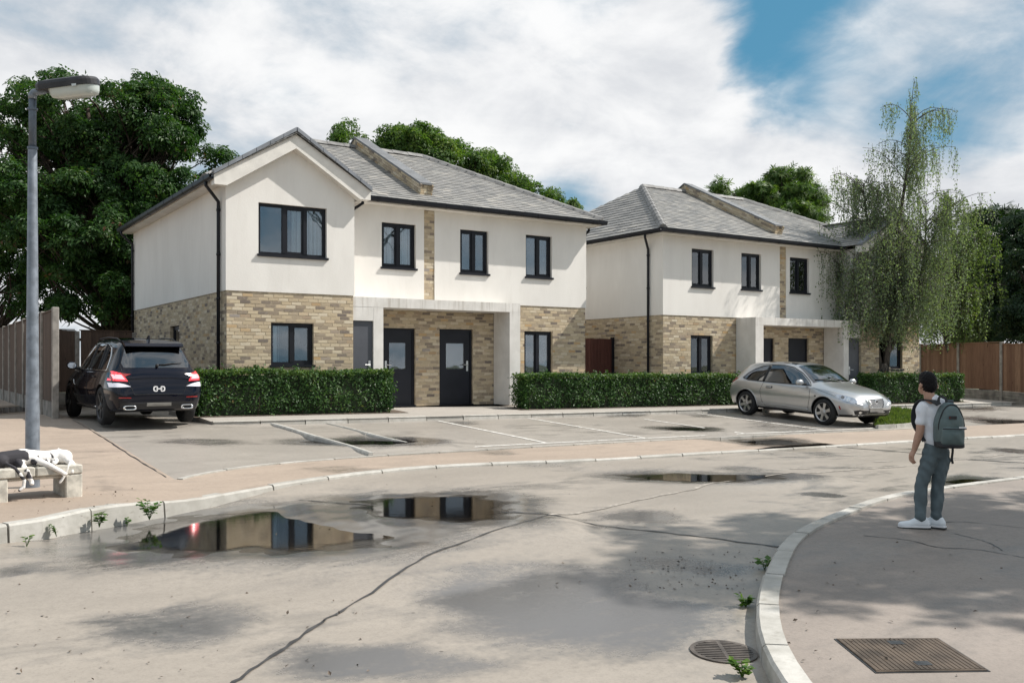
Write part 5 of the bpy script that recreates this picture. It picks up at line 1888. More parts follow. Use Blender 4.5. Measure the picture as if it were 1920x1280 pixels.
# grass island beside the silver car
gp = [Vector(g2(*q)) for q in ((1640, 803), (1680, 801), (1718, 797), (1742, 792), (1740, 784), (1712, 775), (1670, 769), (1640, 767))]
isl = planar('verge', smooth_poly([tuple(p) for p in gp + gp[:1]], 4)[:-1], 0.05, MT['soil'])
kl = smooth_poly([tuple(p) for p in gp[:6]], 5)
kerb_run(isl, kl, 0, 30, 0.7, 0.09, lambda u, v: gz(u, v) + 0.085, lambda u, v: gz(u, v) - .05, side=1)
rng = np.random.default_rng(5)
def inside(p, poly):
    c = False
    for a, b in zip(poly, poly[1:] + poly[:1]):
        if (a.y > p[1]) != (b.y > p[1]) and p[0] < (b.x - a.x) * (p[1] - a.y) / (b.y - a.y) + a.x:
            c = not c
    return c
xs_ = [p.x for p in gp]; ys_ = [p.y for p in gp]
Pg = [p for p in zip(rng.uniform(min(xs_), max(xs_), 12000), rng.uniform(min(ys_), max(ys_), 12000)) if inside(p, gp)]
Pg = np.array([(a, b, float(gz(a, b)) + .05) for a, b in Pg])
nG = len(Pg)
up_ = np.tile([0.0, 0, 1], (nG, 1)) + rng.normal(0, .38, (nG, 3)); up_ /= np.linalg.norm(up_, axis=1, keepdims=True)
z_ = rng.normal(0, 1, (nG, 3)); z_ -= up_ * np.sum(z_ * up_, 1, keepdims=True); z_ /= np.linalg.norm(z_, axis=1, keepdims=True)
Fg = np.stack([np.cross(up_, z_) * .32, up_, z_], -1)
o = scatter('grass', 'oval', Pg, Fg, .11 * rng.uniform(.5, 1.4, nG), MT['grass'])
tag(o, 'bright tufted grass on the verge by the silver car', 'grass', kind='stuff')

# weeds along the kerbs
def weed(name, label, loc, h, n, seed, lsize=.07):
    rng = np.random.default_rng(seed)
    root = empty(name, loc)
    tag(root, label, 'weed', 'weeds growing at the kerbs')
    bm = bmesh.new()
    P, Y = [], []
    for i in range(n):
        a = rng.uniform(0, 6.28); L = h * rng.uniform(.5, 1.0); sp_ = rng.uniform(.25, .7)
        e = Vector((math.cos(a) * sp_ * L, math.sin(a) * sp_ * L, L))
        c = [Vector((0, 0, -.01)), e * .5 + Vector((0, 0, .12 * L)), e]
        add_tube(bm, c, [.004, .003, .002], 4, False)
        for t in np.linspace(.35, 1, 4):
            q = c[0].lerp(c[1], t * 2) if t < .5 else c[1].lerp(c[2], t * 2 - 1)
            for s in (-1, 1):
                dr = Vector((math.cos(a + s * 1.1), math.sin(a + s * 1.1), rng.uniform(-.1, .6)))
                P.append(tuple(q)); Y.append(tuple(dr.normalized()))
    bm_obj('stem', bm, MT['leaf_weed'], root, recalc=False)
    P, Y = np.array(P), np.array(Y)
    Z = np.tile([0, 0, 1.0], (len(P), 1)) + rng.normal(0, .3, (len(P), 3)); Z -= Y * np.sum(Z * Y, 1, keepdims=True); Z /= np.linalg.norm(Z, axis=1, keepdims=True)
    Fm = np.stack([np.cross(Y, Z), Y, Z], -1)
    TV, TF = leaf_template('oval')
    scatter('leaves', 'oval', P, Fm * np.array([1.3, 1.0, 1.0]), lsize * rng.uniform(.6, 1.3, len(P)), MT['leaf_weed'], root)
for k, (px, py, h, n, l, ls) in enumerate(((186, 986, .15, 5, 'leafy weed in the gutter below the concrete bench, leaning right', .06), (280, 972, .20, 7, 'largest weed clump where the left kerb starts to drop', .065),
                                       (106, 1003, .11, 5, 'low sprawling weed by a joint of the left kerb', .035), (50, 1022, .09, 3, 'single tiny sprig at the foot of the left kerb', .035), (238, 985, .09, 3, 'small sprig between two bigger weeds in the left gutter', .035),
                                       (1398, 1136, .085, 5, 'broad-leaved weed against the near kerb beside the drain', .06), (1392, 1268, .11, 6, 'broad-leaved weed below the round drain grate', .06), (1434, 1066, .09, 3, 'two-leaved seedling by the near kerb', .07))):
    p = G(px, py)
    weed('weed', l, (p.x, p.y, p.z), h, n, 50 + k, ls)
# ------------------------------------------------------------------ cars
def pchip(x, y, q):
    x = np.array(x, float); y = np.array(y, float); q = np.array(q, float)
    h = np.diff(x); d = np.diff(y) / h
    m = np.zeros_like(y)
    for i in range(1, len(x) - 1):
        if d[i - 1] * d[i] > 0:
            w1, w2 = 2 * h[i] + h[i - 1], h[i] + 2 * h[i - 1]
            m[i] = (w1 + w2) / (w1 / d[i - 1] + w2 / d[i])
    m[0], m[-1] = d[0], d[-1]
    i = np.clip(np.searchsorted(x, q) - 1, 0, len(x) - 2)
    t = (q - x[i]) / h[i]
    return ((1 + 2 * t) * (1 - t) ** 2 * y[i] + t * (1 - t) ** 2 * h[i] * m[i] + t * t * (3 - 2 * t) * y[i + 1] + t * t * (t - 1) * h[i] * m[i + 1])

def chaikin(P, n=3):
    for _ in range(n):
        Q = [P[0]]
        for a, b in zip(P, P[1:]):
            Q.append((a[0] * .75 + b[0] * .25, a[1] * .75 + b[1] * .25)); Q.append((a[0] * .25 + b[0] * .75, a[1] * .25 + b[1] * .75))
        Q.append(P[-1])
        P = Q
    return P

class CarBody:
    def __init__(self, tab, L, arches, aw):
        """tab rows: x, ztop, zbelt, zmid, zbot, w_roof, w_belt, w_max, w_sill"""
        T = np.array(tab, float)
        n = 110
        s = np.linspace(0, 1, n)
        xs = L * (s - 0.10 * np.sin(2 * np.pi * s) / (2 * np.pi) * 6 * .55)
        xs = np.clip(xs, 0, L); xs.sort()
        C = [pchip(T[:, 0], T[:, k], xs) for k in range(1, 9)]
        bm = bmesh.new()
        rings = []
        for i, x in enumerate(xs):
            zt, zb, zm, z0, wr, wb, wm, ws = [c[i] for c in C]
            zr = zt - min(.075, .35 * (zt - zb))
            half = [(0, z0), (ws * .55, z0), (ws * .93, z0), (ws, z0 + .07), (wm, zm - .06), (wm, zm + .10), (wb, zb), (wb * .985, zb + .012), (wr + .02, zr - .01), (wr * .80, zt - .018), (wr * .4, zt - .002), (0, zt)]
            half = chaikin(half, 2)
            full = [(y, z) for y, z in half] + [(-y, z) for y, z in half[-2:0:-1]]
            rings.append([bm.verts.new((x, y, z)) for y, z in full])
        m = len(rings[0])
        for a, b in zip(rings, rings[1:]):
            for k in range(m):
                bm.faces.new((a[k], a[(k + 1) % m], b[(k + 1) % m], b[k]))
        bm.faces.new(rings[0][::-1]); bm.faces.new(rings[-1])
        bmesh.ops.recalc_face_normals(bm, faces=bm.faces)
        self.bm = bm
        self.bvh = BVHTree.FromBMesh(bm)
        self.arches, self.aw, self.L = arches, aw, L

    def build(self, parent, paint, dark):
        bm = self.bm
        me = bpy.data.meshes.new('body')
        bm.to_mesh(me)
        me.materials.append(paint); me.materials.append(dark)
        o = bpy.data.objects.new('body', me); COL.objects.link(o)
        cuts = []
        for (x, z, r) in self.arches:
            for s in (-1, 1):
                b2 = bmesh.new()
                M = Matrix.Translation((x, s * (self.aw + .22 - .30), z)) @ Matrix.Rotation(math.pi / 2, 4, 'X')
                bmesh.ops.create_cone(b2, cap_ends=True, segments=40, radius1=r, radius2=r, depth=.6, matrix=M @ Matrix.Translation((0, 0, -s * .16)))
                m2 = bpy.data.meshes.new('cut'); b2.to_mesh(m2); b2.free()
                c = bpy.data.objects.new('cut', m2); COL.objects.link(c)
                md = o.modifiers.new('b', 'BOOLEAN'); md.operation = 'DIFFERENCE'; md.object = c; md.solver = 'EXACT'
                cuts.append(c)
        bpy.context.view_layer.update()
        ev = o.evaluated_get(bpy.context.evaluated_depsgraph_get())
        nm = bpy.data.meshes.new_from_object(ev)
        o.modifiers.clear()
        o.data = nm
        for c in cuts:
            bpy.data.objects.remove(c)
        co = np.zeros(len(nm.polygons) * 3); nm.polygons.foreach_get('center', co); co = co.reshape(-1, 3)
        mi = np.zeros(len(nm.polygons), dtype=np.int32)
        for (x, z, r) in self.arches:
            rr = np.hypot(co[:, 0] - x, co[:, 2] - z)
            mi[(rr < r + .004) & (np.abs(co[:, 1]) < self.aw + .2)] = 1
        mi[co[:, 2] < .30] = 1
        nm.polygons.foreach_set('material_index', mi)
        nm.polygons.foreach_set('use_smooth', np.ones(len(nm.polygons), dtype=bool))
        try:
            nm.set_sharp_from_angle(angle=math.radians(50))
        except Exception:
            pass
        o.parent = parent
        return o

    def hit(self, p, d):
        r = self.bvh.ray_cast(Vector(p), Vector(d))
        return r[0], r[1]

    def patch(self, name, poly, view, mat, parent, off=.004, grid=.05, dirv=None, thick=.0, smooth=True):
        """lay a panel on the body. poly is drawn in the side (x,z), rear/front (y,z) or top (x,y) view"""
        if view == 'right': o3 = lambda p: Vector((p[0], -3, p[1])); d = Vector((0, 1, 0))
        elif view == 'left': o3 = lambda p: Vector((p[0], 3, p[1])); d = Vector((0, -1, 0))
        elif view == 'rear': o3 = lambda p: Vector((-3, p[0], p[1])); d = Vector((1, 0, 0))
        elif view == 'front': o3 = lambda p: Vector((self.L + 3, p[0], p[1])); d = Vector((-1, 0, 0))
        elif view == 'top': o3 = lambda p: Vector((p[0], p[1], 4)); d = Vector((0, 0, -1))
        else:                                  # view = (origin, ex, ey, dir)
            O, ex, ey, d = view
            o3 = lambda p: O + ex * p[0] + ey * p[1]
        bm = bmesh.new()
        bm.faces.new([bm.verts.new((p[0], p[1], 0)) for p in poly])
        bmesh.ops.triangulate(bm, faces=bm.faces)
        for ax in (0, 1):
            lo = min(p[ax] for p in poly); hi = max(p[ax] for p in poly)
            g = lo + grid
            while g < hi:
                no = (1, 0, 0) if ax == 0 else (0, 1, 0)
                co = (g, 0, 0) if ax == 0 else (0, g, 0)
                bmesh.ops.bisect_plane(bm, geom=bm.verts[:] + bm.edges[:] + bm.faces[:], plane_co=co, plane_no=no)
                g += grid
        bad = []
        for v in bm.verts:
            h, n = self.hit(o3((v.co.x, v.co.y)), d)
            if h is None: bad.append(v); continue
            if n.dot(d) > 0: n = -n
            v.co = h + n * off
        for v in bad: bm.verts.remove(v)
        bmesh.ops.recalc_face_normals(bm, faces=bm.faces)
        for f in bm.faces:
            if f.normal.dot(d) > 0: f.normal_flip()
        return bm_obj(name, bm, mat, parent, smooth, recalc=False)

    def strip(self, name, pts, view, w, mat, parent, off=.004):
        """a thin line laid on the body"""
        P = [Vector(p) for p in pts]
        D = []
        for a, b in zip(P, P[1:]):
            k = max(1, int((b - a).length / .06))
            D += [a.lerp(b, i / k) for i in range(k)]
        D.append(P[-1])
        if view == 'right': o3 = lambda p: Vector((p[0], -3, p[1])); d = Vector((0, 1, 0))
        elif view == 'left': o3 = lambda p: Vector((p[0], 3, p[1])); d = Vector((0, -1, 0))
        elif view == 'rear': o3 = lambda p: Vector((-3, p[0], p[1])); d = Vector((1, 0, 0))
        elif view == 'front': o3 = lambda p: Vector((self.L + 3, p[0], p[1])); d = Vector((-1, 0, 0))
        else: o3 = lambda p: Vector((p[0], p[1], 4)); d = Vector((0, 0, -1))
        q = []
        for p in D:
            h, n = self.hit(o3(p), d)
            if h is not None:
                if n.dot(d) > 0: n = -n
                q.append(h + n * off)
        if len(q) < 2: return None
        bm = bmesh.new()
        add_tube(bm, q, w, 6)
        return bm_obj(name, bm, mat, parent, True)

def wheel(parent, x, y, r, w, side, rim_mat, spokes, wide=.32):
    """side -1: outer face towards -y"""
    M = Matrix.Translation((x, y, r)) @ Matrix.Rotation(math.pi / 2 * (1 if side < 0 else -1), 4, 'X')
    bm = bmesh.new()
    add_lathe(bm, [(r * .66, -w / 2 + .02), (r * .80, -w / 2), (r * .93, -w / 2 + .012), (r, -w / 2 + .045), (r, w / 2 - .045), (r * .93, w / 2 - .012), (r * .80, w / 2), (r * .69, w / 2 - .008), (r * .67, w / 2 - .03)], 40, M)
    wh = bm_obj('wheel', bm, MT['tyre'], parent, True)
    bm = bmesh.new()
    rr = r * .70
    # rim barrel and lip
    n = 40
    prof = [(rr * .90, -.02), (rr * .93, w / 2 - .02), (rr, w / 2 - .004), (rr * 1.0, w / 2 - .03)]
    rings = []
    for a, h in prof:
        rings.append([bm.verts.new(M @ Vector((a * math.cos(2 * math.pi * k / n), a * math.sin(2 * math.pi * k / n), h))) for k in range(n)])
    for r0, r1 in zip(rings, rings[1:]):
        for k in range(n):
            bm.faces.new((r0[k], r0[(k + 1) % n], r1[(k + 1) % n], r1[k]))
    for k in range(spokes):
        a = 2 * math.pi * k / spokes + .3
        R = M @ Matrix.Rotation(a, 4, 'Z')
        v = []
        for rad, hw, z0, z1 in ((.05, .045, w / 2 - .055, w / 2 - .028), (rr * .5, .030, w / 2 - .05, w / 2 - .018), (rr * .95, .042, w / 2 - .05, w / 2 - .012)):
            v.append([bm.verts.new(R @ Vector((rad, s * hw, z))) for z in (z0, z1) for s in (-1, 1)])
        for p, q in zip(v, v[1:]):
            for i, j in ((0, 1), (1, 3), (3, 2), (2, 0)):
                bm.faces.new((p[i], p[j], q[j], q[i]))
    add_lathe(bm, [(.062, w / 2 - .06), (.062, w / 2 - .022), (.03, w / 2 - .012)], 16, M)
    bm_obj('rim', bm, rim_mat, wh, False)
    bm = bmesh.new()
    add_lathe(bm, [(rr * .62, -.02), (rr * .62, w / 2 - .085)], 24, M)
    bm_obj('brake_disc', bm, MT['iron'], wh)
    bm = bmesh.new()
    add_lathe(bm, [(rr * .9, -.06), (rr * .9, -.03)], 24, M)
    bm_obj('inner_hub', bm, MT['blackp'], wh)
    return wh

def mirror_part(parent, root_p, tip, paint, sgn):
    bm = bmesh.new()
    bmesh.ops.create_uvsphere(bm, u_segments=20, v_segments=12, radius=1.0)
    for v in bm.verts:
        x, y, z = v.co
        v.co = Vector((x * .075 + (0 if x > 0 else 0), y * .115, z * .075))
        if v.co.x < -.03: v.co.x = -.03
    for v in bm.verts: v.co += Vector(tip)
    m = bm_obj('wing_mirror', bm, paint, parent, True)
    bm = bmesh.new()
    add_tube(bm, [Vector(root_p), Vector(root_p).lerp(Vector(tip), .6) + Vector((0, 0, -.03)), Vector(tip) + Vector((.01, 0, -.05))], [.03, .026, .022], 8)
    bm_obj('mirror_arm', bm, MT['blackp'], m)
    bm = bmesh.new()
    pts = [(math.cos(a) * .092, math.sin(a) * .058) for a in np.linspace(0, 2 * math.pi, 20, endpoint=False)]
    bm.faces.new([bm.verts.new(Vector(tip) + Vector((-.0325, y, z))) for y, z in pts])
    bm_obj('mirror_glass', bm, MT['lens'], m)

def place_car(root, centre_uv, heading, L, pitch):
    """heading: world direction (u,v) of the nose; the root stands under the middle of the car"""
    h = Vector(heading).normalized()
    X = Vector((h.x, h.y, pitch)).normalized()
    Y = Vector((-h.y, h.x, 0))
    Z = X.cross(Y)
    root.matrix_world = box_m((centre_uv[0], centre_uv[1], float(gz(*centre_uv)) + .004), X, Y, Z)

# ---- black SUV
def make_suv():
    L = 4.62
    tab = [  # x, ztop, zbelt, zmid, zbot, wroof, wbelt, wmax, wsill
        (0.00, .66, .60, .52, .42, .62, .66, .72, .62),
        (0.03, .86, .74, .58, .36, .66, .76, .84, .74),
        (0.07, 1.00, .86, .62, .32, .68, .82, .89, .80),
        (0.14, 1.08, .94, .64, .29, .68, .855, .925, .85),
        (0.26, 1.27, .98, .65, .27, .66, .875, .945, .88),
        (0.40, 1.46, 1.00, .66, .26, .645, .89, .955, .90),
        (0.56, 1.57, 1.01, .66, .25, .64, .895, .96, .905),
        (0.90, 1.625, 1.01, .66, .25, .64, .90, .96, .91),
        (1.60, 1.655, 1.00, .65, .25, .65, .905, .955, .91),
        (2.20, 1.65, .985, .65, .25, .65, .905, .955, .91),
        (2.62, 1.575, .975, .65, .25, .645, .90, .955, .91),
        (3.00, 1.36, .965, .65, .25, .66, .89, .955, .90),
        (3.36, 1.10, .96, .65, .26, .70, .875, .95, .89),
        (3.70, 1.055, .94, .64, .26, .70, .85, .94, .88),
        (4.10, 1.00, .88, .62, .27, .66, .80, .90, .84),
        (4.40, .92, .78, .58, .29, .55, .70, .82, .76),
        (4.55, .82, .68, .54, .33, .45, .58, .70, .64),
        (4.62, .70, .60, .50, .40, .34, .45, .56, .50)]
    body = CarBody(tab, L, [(0.86, .36, .415), (3.66, .36, .415)], .93)
    root = empty('parked_car')
    tag(root, 'black sport utility car with red tail lamps glowing, parked nose-in on the drive', 'car')
    bo = body.build(root, MT['paint_black'], MT['blackp'])
    # rear screen and tailgate
    rs = body.patch('rear_window', [(-.56, 1.485), (-.69, 1.17), (-.66, 1.085), (.66, 1.085), (.69, 1.17), (.56, 1.485)], 'rear', MT['carglass'], root, .006, .06)
    bm = bmesh.new()
    add_tube(bm, [Vector((.17, -.02, 1.14)), Vector((.155, -.15, 1.15)), Vector((.175, -.33, 1.17)), Vector((.18, -.52, 1.178))], [.014, .011, .009, .006], 6)
    add_lathe(bm, [(.03, -.03), (.03, .03), (.02, .04)], 12, Matrix.Translation((.155, -.0, 1.13)) @ Matrix.Rotation(-math.pi / 2, 4, 'Y'))
    bm_obj('wiper', bm, MT['blackp'], root, True)
    body.strip('tailgate_seam', [(-.72, 1.15), (-.70, 1.00), (-.58, .78), (-.50, .60), (.50, .60), (.58, .78), (.70, 1.0), (.72, 1.15)], 'rear', .0045, MT['blackp'], root, .001)
    body.strip('tailgate_crease', [(-.62, .885), (-.3, .90), (0, .903), (.3, .90), (.62, .885)], 'rear', .010, MT['paint_black'], root, .004)
    # spoiler over the glass
    bm = bmesh.new()
    prof = [(.30, 1.475), (.285, 1.49), (.36, 1.545), (.62, 1.592), (.62, 1.55), (.42, 1.50)]
    for yy0, yy1 in ((-.60, .60),):
        add_prism(bm, [(p[0], p[1]) for p in prof], yy0, yy1, 'y')
    bm_obj('spoiler', bm, MT['paint_black'], root)
    # tail lamps: glowing lens, bright core, white strip below
    for s in (1, -1):
        lens = [(s * .93, 1.01), (s * .93, .855), (s * .62, .84), (s * .66, .90), (s * .74, .985), (s * .84, 1.02)]
        tl = body.patch('tail_lamp', lens, 'rear', MT['redlit'], root, .008, .05)
        core = [(s * .88, .965), (s * .87, .885), (s * .67, .875), (s * .73, .955)]
        body.patch('lamp_core', core, 'rear', MT['redcore'], tl, .014, .05)
        body.patch('tail_lamp', [(.05, .855), (.30, .88), (.33, .98), (.14, 1.0), (.07, .97)], 'left' if s > 0 else 'right', MT['redref'], root, .008, .05)
        body.patch('reversing_lamp', [(s * .935, .815), (s * .935, .735), (s * .75, .735), (s * .56, .745), (s * .68, .79), (s * .80, .815)], 'rear', MT['whitelit'], root, .008, .05)
        # exhaust finisher
        bm = bmesh.new()
        def rr(cy, cz, hw, hh, x):
            return [bm.verts.new((x, cy + math.copysign(min(1, abs(math.cos(a)) ** .5), math.cos(a)) * hw, cz + math.copysign(min(1, abs(math.sin(a)) ** .6), math.sin(a)) * hh)) for a in np.linspace(0, 2 * math.pi, 24, endpoint=False)]
        rings = [rr(s * .58, .36, .125, .042, .16), rr(s * .58, .36, .125, .042, -.006), rr(s * .58, .36, .105, .028, -.008), rr(s * .58, .36, .10, .026, .12)]
        for a, b in zip(rings, rings[1:]):
            for k in range(24):
                bm.faces.new((a[k], a[(k + 1) % 24], b[(k + 1) % 24], b[k]))
        bm.faces.new(rings[-1])
        bm_obj('exhaust_tip', bm, MT['chrome'], root, True)
        body.patch('rear_reflector', [(s * .80, .555), (s * .56, .548), (s * .56, .532), (s * .80, .535)], 'rear', MT['redref'], root, .006, .05)
    body.patch('lower_bumper', [(-.74, .46), (-.80, .33), (.80, .33), (.74, .46)], 'rear', MT['blackp'], root, .006, .08)
    body.patch('plate_recess', [(-.25, .445), (-.25, .385), (.25, .385), (.25, .445)], 'rear', MT['plate'], root, .012, .08)
    # white linked emblem on the tailgate: two facing rings joined by a bar
    h, n = body.hit((-3, 0, .70), (1, 0, 0))
    bm = bmesh.new()
    def ring(cy, flat):
        out, inn = [], []
        for a in np.linspace(0, 2 * math.pi, 28, endpoint=False):
            cx_, sx_ = math.cos(a), math.sin(a)
            ex_ = .060 if cx_ * flat > 0 else .036
            q = lambda r_: (cy + math.copysign(abs(cx_) ** .7, cx_) * ex_ * r_, .70 + math.copysign(abs(sx_) ** .7, sx_) * .052 * r_)
            out.append(q(1)); inn.append(q(.58))
        v0 = [bm.verts.new((h.x - .010, *p)) for p in out]; v1 = [bm.verts.new((h.x - .010, *p)) for p in inn]
        w0 = [bm.verts.new((h.x + .03, *p)) for p in out]
        for k in range(28):
            j = (k + 1) % 28
            bm.faces.new((v0[k], v0[j], v1[j], v1[k])); bm.faces.new((v0[k], v0[j], w0[j], w0[k]))
    ring(-.062, -1); ring(.062, 1)
    add_box(bm, h.x - .012, h.x, -.060, .060, .690, .712)
    bm_obj('emblem', bm, MT['white'], root)
    # side glass with bright surround
    for vw, s in (('left', 1), ('right', -1)):
        dlo = [(.62, 1.05), (.72, 1.30), (.90, 1.44), (1.25, 1.52), (1.8, 1.545), (2.35, 1.50), (2.75, 1.31), (3.08, 1.06)]
        g = body.patch('side_glass', [(x_, z_) for x_, z_ in dlo] + [(3.05, 1.035), (.66, 1.035)], vw, MT['carglass'], root, .005, .06)
        body.strip('window_trim', dlo + [(3.04, 1.03), (.64, 1.03), (.62, 1.05)], vw, .011, MT['chrome'], root, .006)
        for a, b in (((1.05, 1.03), (1.10, 1.50)), ((1.22, 1.03), (1.30, 1.525)), ((2.05, 1.03), (2.0, 1.53))):
            body.strip('window_pillar', [a, b], vw, .022, MT['blackp'], root, .006)
        body.strip('door_seam', [(1.98, .40), (1.98, 1.02)], vw, .004, MT['blackp'], root, .002)
        body.strip('door_seam', [(3.02, .40), (3.06, .75), (3.02, 1.02)], vw, .004, MT['blackp'], root, .002)
        body.strip('door_seam', [(1.30, .62), (1.18, .85), (1.14, 1.02)], vw, .004, MT['blackp'], root, .002)
        body.strip('sill_trim', [(1.35, .33), (3.15, .33)], vw, .014, MT['chrome'], root, .006)
        body.strip('side_vent', [(3.22, .80), (3.12, .72), (3.02, .71)], vw, .010, MT['chrome'], root, .006)
        for x_ in (1.35, 2.28):
            body.strip('door_handle', [(x_, .90), (x_ + .2, .905)], vw, .014, MT['paint_black'], root, .018)
        mirror_part(root, (2.86, s * .88, 1.04), (2.82, s * 1.07, 1.10), MT['paint_black'], s)
        bm = bmesh.new()
        add_tube(bm, [(.75, s * .58, 1.59), (.95, s * .58, 1.635), (1.6, s * .59, 1.66), (2.3, s * .58, 1.635), (2.45, s * .58, 1.59)], [.010, .013, .013, .013, .010], 8)
        bm_obj('roof_rail', bm, MT['blackp'], root, True)
    body.patch('glass_roof', [(1.0, -.50), (1.0, .50), (2.2, .50), (2.2, -.50)], 'top', MT['carglass'], root, .006, .08)
    body.patch('windscreen', [(2.46, -.55), (2.46, .55), (3.2, .68), (3.28, .3), (3.29, 0), (3.28, -.3), (3.2, -.68)], 'top', MT['carglass'], root, .005, .07)
    bm = bmesh.new()
    add_prism(bm, [(.68, 1.60), (.86, 1.615), (.72, 1.70), (.69, 1.70)], -.016, .016, 'y')
    bm_obj('antenna_fin', bm, MT['paint_black'], root)
    for x_ in (.86, 3.66):
        for s in (-1, 1):
            wheel(root, x_, s * .835, .365, .245, s, MT['rimd'], 5)
    return root, L
suv, SL = make_suv()
pr = (G(196, 800) + G(352, 797)) / 2
for ch in list(suv.children):
    ch.matrix_parent_inverse = Matrix.Translation((-SL / 2, 0, 0))
hd = Vector((-0.05, 1.0))
rear_axle = Vector((pr.x, pr.y))
place_car(suv, rear_axle + hd.normalized() * (SL / 2 - .86), hd, SL, 0.012)
suv.scale = (0.97, 0.86, 0.97)

# ---- silver hatchback
def make_hatch():
    L = 4.10
    tab = [
        (0.00, .62, .57, .50, .40, .52, .60, .66, .56),
        (0.03, .84, .72, .55, .33, .58, .70, .77, .68),
        (0.08, .98, .82, .58, .28, .60, .765, .83, .75),
        (0.18, 1.12, .88, .59, .25, .60, .80, .855, .80),
        (0.34, 1.27, .91, .60, .23, .575, .815, .868, .82),
        (0.52, 1.365, .91, .60, .22, .56, .82, .873, .825),
        (0.90, 1.42, .90, .60, .22, .56, .82, .873, .825),
        (1.35, 1.445, .885, .60, .21, .57, .82, .87, .825),
        (1.80, 1.44, .87, .59, .21, .575, .82, .868, .825),
        (2.15, 1.385, .86, .59, .21, .57, .82, .868, .825),
        (2.55, 1.21, .86, .59, .21, .60, .82, .868, .825),
        (2.90, 1.015, .865, .60, .21, .64, .81, .87, .825),
        (3.15, .955, .85, .60, .22, .64, .79, .87, .82),
        (3.50, .895, .80, .58, .22, .60, .75, .855, .79),
        (3.80, .815, .70, .55, .23, .50, .67, .80, .72),
        (3.98, .735, .62, .51, .25, .40, .57, .69, .62),
        (4.06, .66, .56, .48, .30, .32, .47, .58, .52),
        (4.10, .57, .51, .46, .36, .26, .38, .47, .42)]
    body = CarBody(tab, L, [(.70, .315, .372), (3.26, .315, .372)], .85)
    root = empty('parked_car')
    tag(root, 'silver three-door hatchback parked nose-out in the end bay by the birch', 'car')
    body.build(root, MT['paint_silver'], MT['blackp'])
    for vw, s in (('right', -1), ('left', 1)):
        q = [(.52, .985), (.60, 1.08), (.80, 1.20), (1.02, 1.285), (1.24, 1.325), (1.20, .935), (.70, .945)]
        d = [(1.30, .932), (1.35, 1.335), (1.75, 1.345), (2.05, 1.305), (2.35, 1.19), (2.62, 1.02), (2.74, .925)]
        body.patch('side_glass', q, vw, MT['carglass'], root, .005, .05)
        body.patch('side_glass', d, vw, MT['carglass'], root, .005, .05)
        body.strip('window_seal', [(.50, .975), (.60, 1.09), (.80, 1.215), (1.02, 1.30), (1.35, 1.35), (1.75, 1.36), (2.06, 1.32), (2.37, 1.20), (2.66, 1.02), (2.78, .915), (1.25, .922), (.7, .932), (.50, .975)], vw, .011, MT['blackp'], root, .004)
        body.strip('window_pillar', [(1.25, .93), (1.30, 1.335)], vw, .036, MT['blackp'], root, .0)
        body.strip('door_seam', [(1.27, .92), (1.20, .70), (1.26, .42), (1.38, .30), (2.72, .28)], vw, .0045, MT['blackp'], root, .001)
        body.strip('door_seam', [(2.80, .90), (2.84, .62), (2.76, .30)], vw, .0045, MT['blackp'], root, .001)
        body.strip('sill_crease', [(1.15, .36), (2.0, .37), (2.78, .34)], vw, .012, MT['paint_silver'], root, .006)
        body.strip('bonnet_seam', [(2.86, .88), (3.2, .80), (3.55, .72)], vw, .004, MT['blackp'], root, .001)
        for x_, r_ in ((.70, .372), (3.26, .372)):
            body.strip('arch_lip', [(x_ + (r_ + .012) * math.cos(a), .315 + (r_ + .012) * math.sin(a)) for a in np.linspace(-.15, math.pi + .15, 24)], vw, .010, MT['paint_silver'], root, .004)
        hd_ = body.strip('door_handle', [(1.40, .79), (1.58, .795)], vw, .016, MT['paint_silver'], root, .022)
        body.patch('handle_cup', [(1.38, .765), (1.60, .77), (1.60, .825), (1.38, .82)], vw, MT['blackp'], root, .002, .05)
        body.patch('indicator', [(2.98, .70), (3.03, .70), (3.03, .67), (2.98, .67)], vw, MT['blackp'], root, .005, .04)
        body.patch('side_marker', [(3.68, .50), (3.72, .50), (3.735, .42), (3.70, .41)], vw, MT['redref'], root, .005, .04)
        # headlamp wraps the front corner
        O = Vector((4.6, s * 1.4, 0)); dv = Vector((-.62, -s * .785, 0)).normalized()
        exv = Vector((.785, -s * .62, 0)).normalized(); O2 = Vector((3.80, s * .67, 0)) - dv * 1.5
        hl = body.patch('headlamp', [(-.30, .765), (-.06, .745), (.16, .685), (.26, .60), (.16, .565), (-.04, .60), (-.20, .67)], (O2, exv, Vector((0, 0, 1)), dv), MT['lens'], root, .008, .04)
        body.patch('lamp_bowl', [(.02 + .05 * math.cos(a), .655 + .042 * math.sin(a)) for a in np.linspace(0, 2 * math.pi, 14, endpoint=False)], (O2, exv, Vector((0, 0, 1)), dv), MT['chrome'], hl, .014, .05)
        body.patch('lamp_bowl', [(-.10 + .04 * math.cos(a), .70 + .033 * math.sin(a)) for a in np.linspace(0, 2 * math.pi, 14, endpoint=False)], (O2, exv, Vector((0, 0, 1)), dv), MT['carglass'], hl, .014, .05)
        fo = body.patch('fog_lamp_recess', [(.16, .40), (.30, .425), (.44, .40), (.46, .34), (.34, .31), (.18, .315)], (O2, exv, Vector((0, 0, 1)), dv), MT['blackp'], root, .008, .04)
        body.strip('bumper_lip', [(3.40, .245), (3.62, .235)], vw, .012, MT['paint_silver'], root, .004)
        body.patch('fog_lamp', [(.30 + .035 * math.cos(a), .365 + .03 * math.sin(a)) for a in np.linspace(0, 2 * math.pi, 12, endpoint=False)], (O2, exv, Vector((0, 0, 1)), dv), MT['chrome'], fo, .014, .05)
        body.patch('tail_lamp', [(.06, .80), (.20, .86), (.34, .955), (.24, .965), (.13, .92), (.05, .86)], vw, MT['redref'], root, .006, .04)
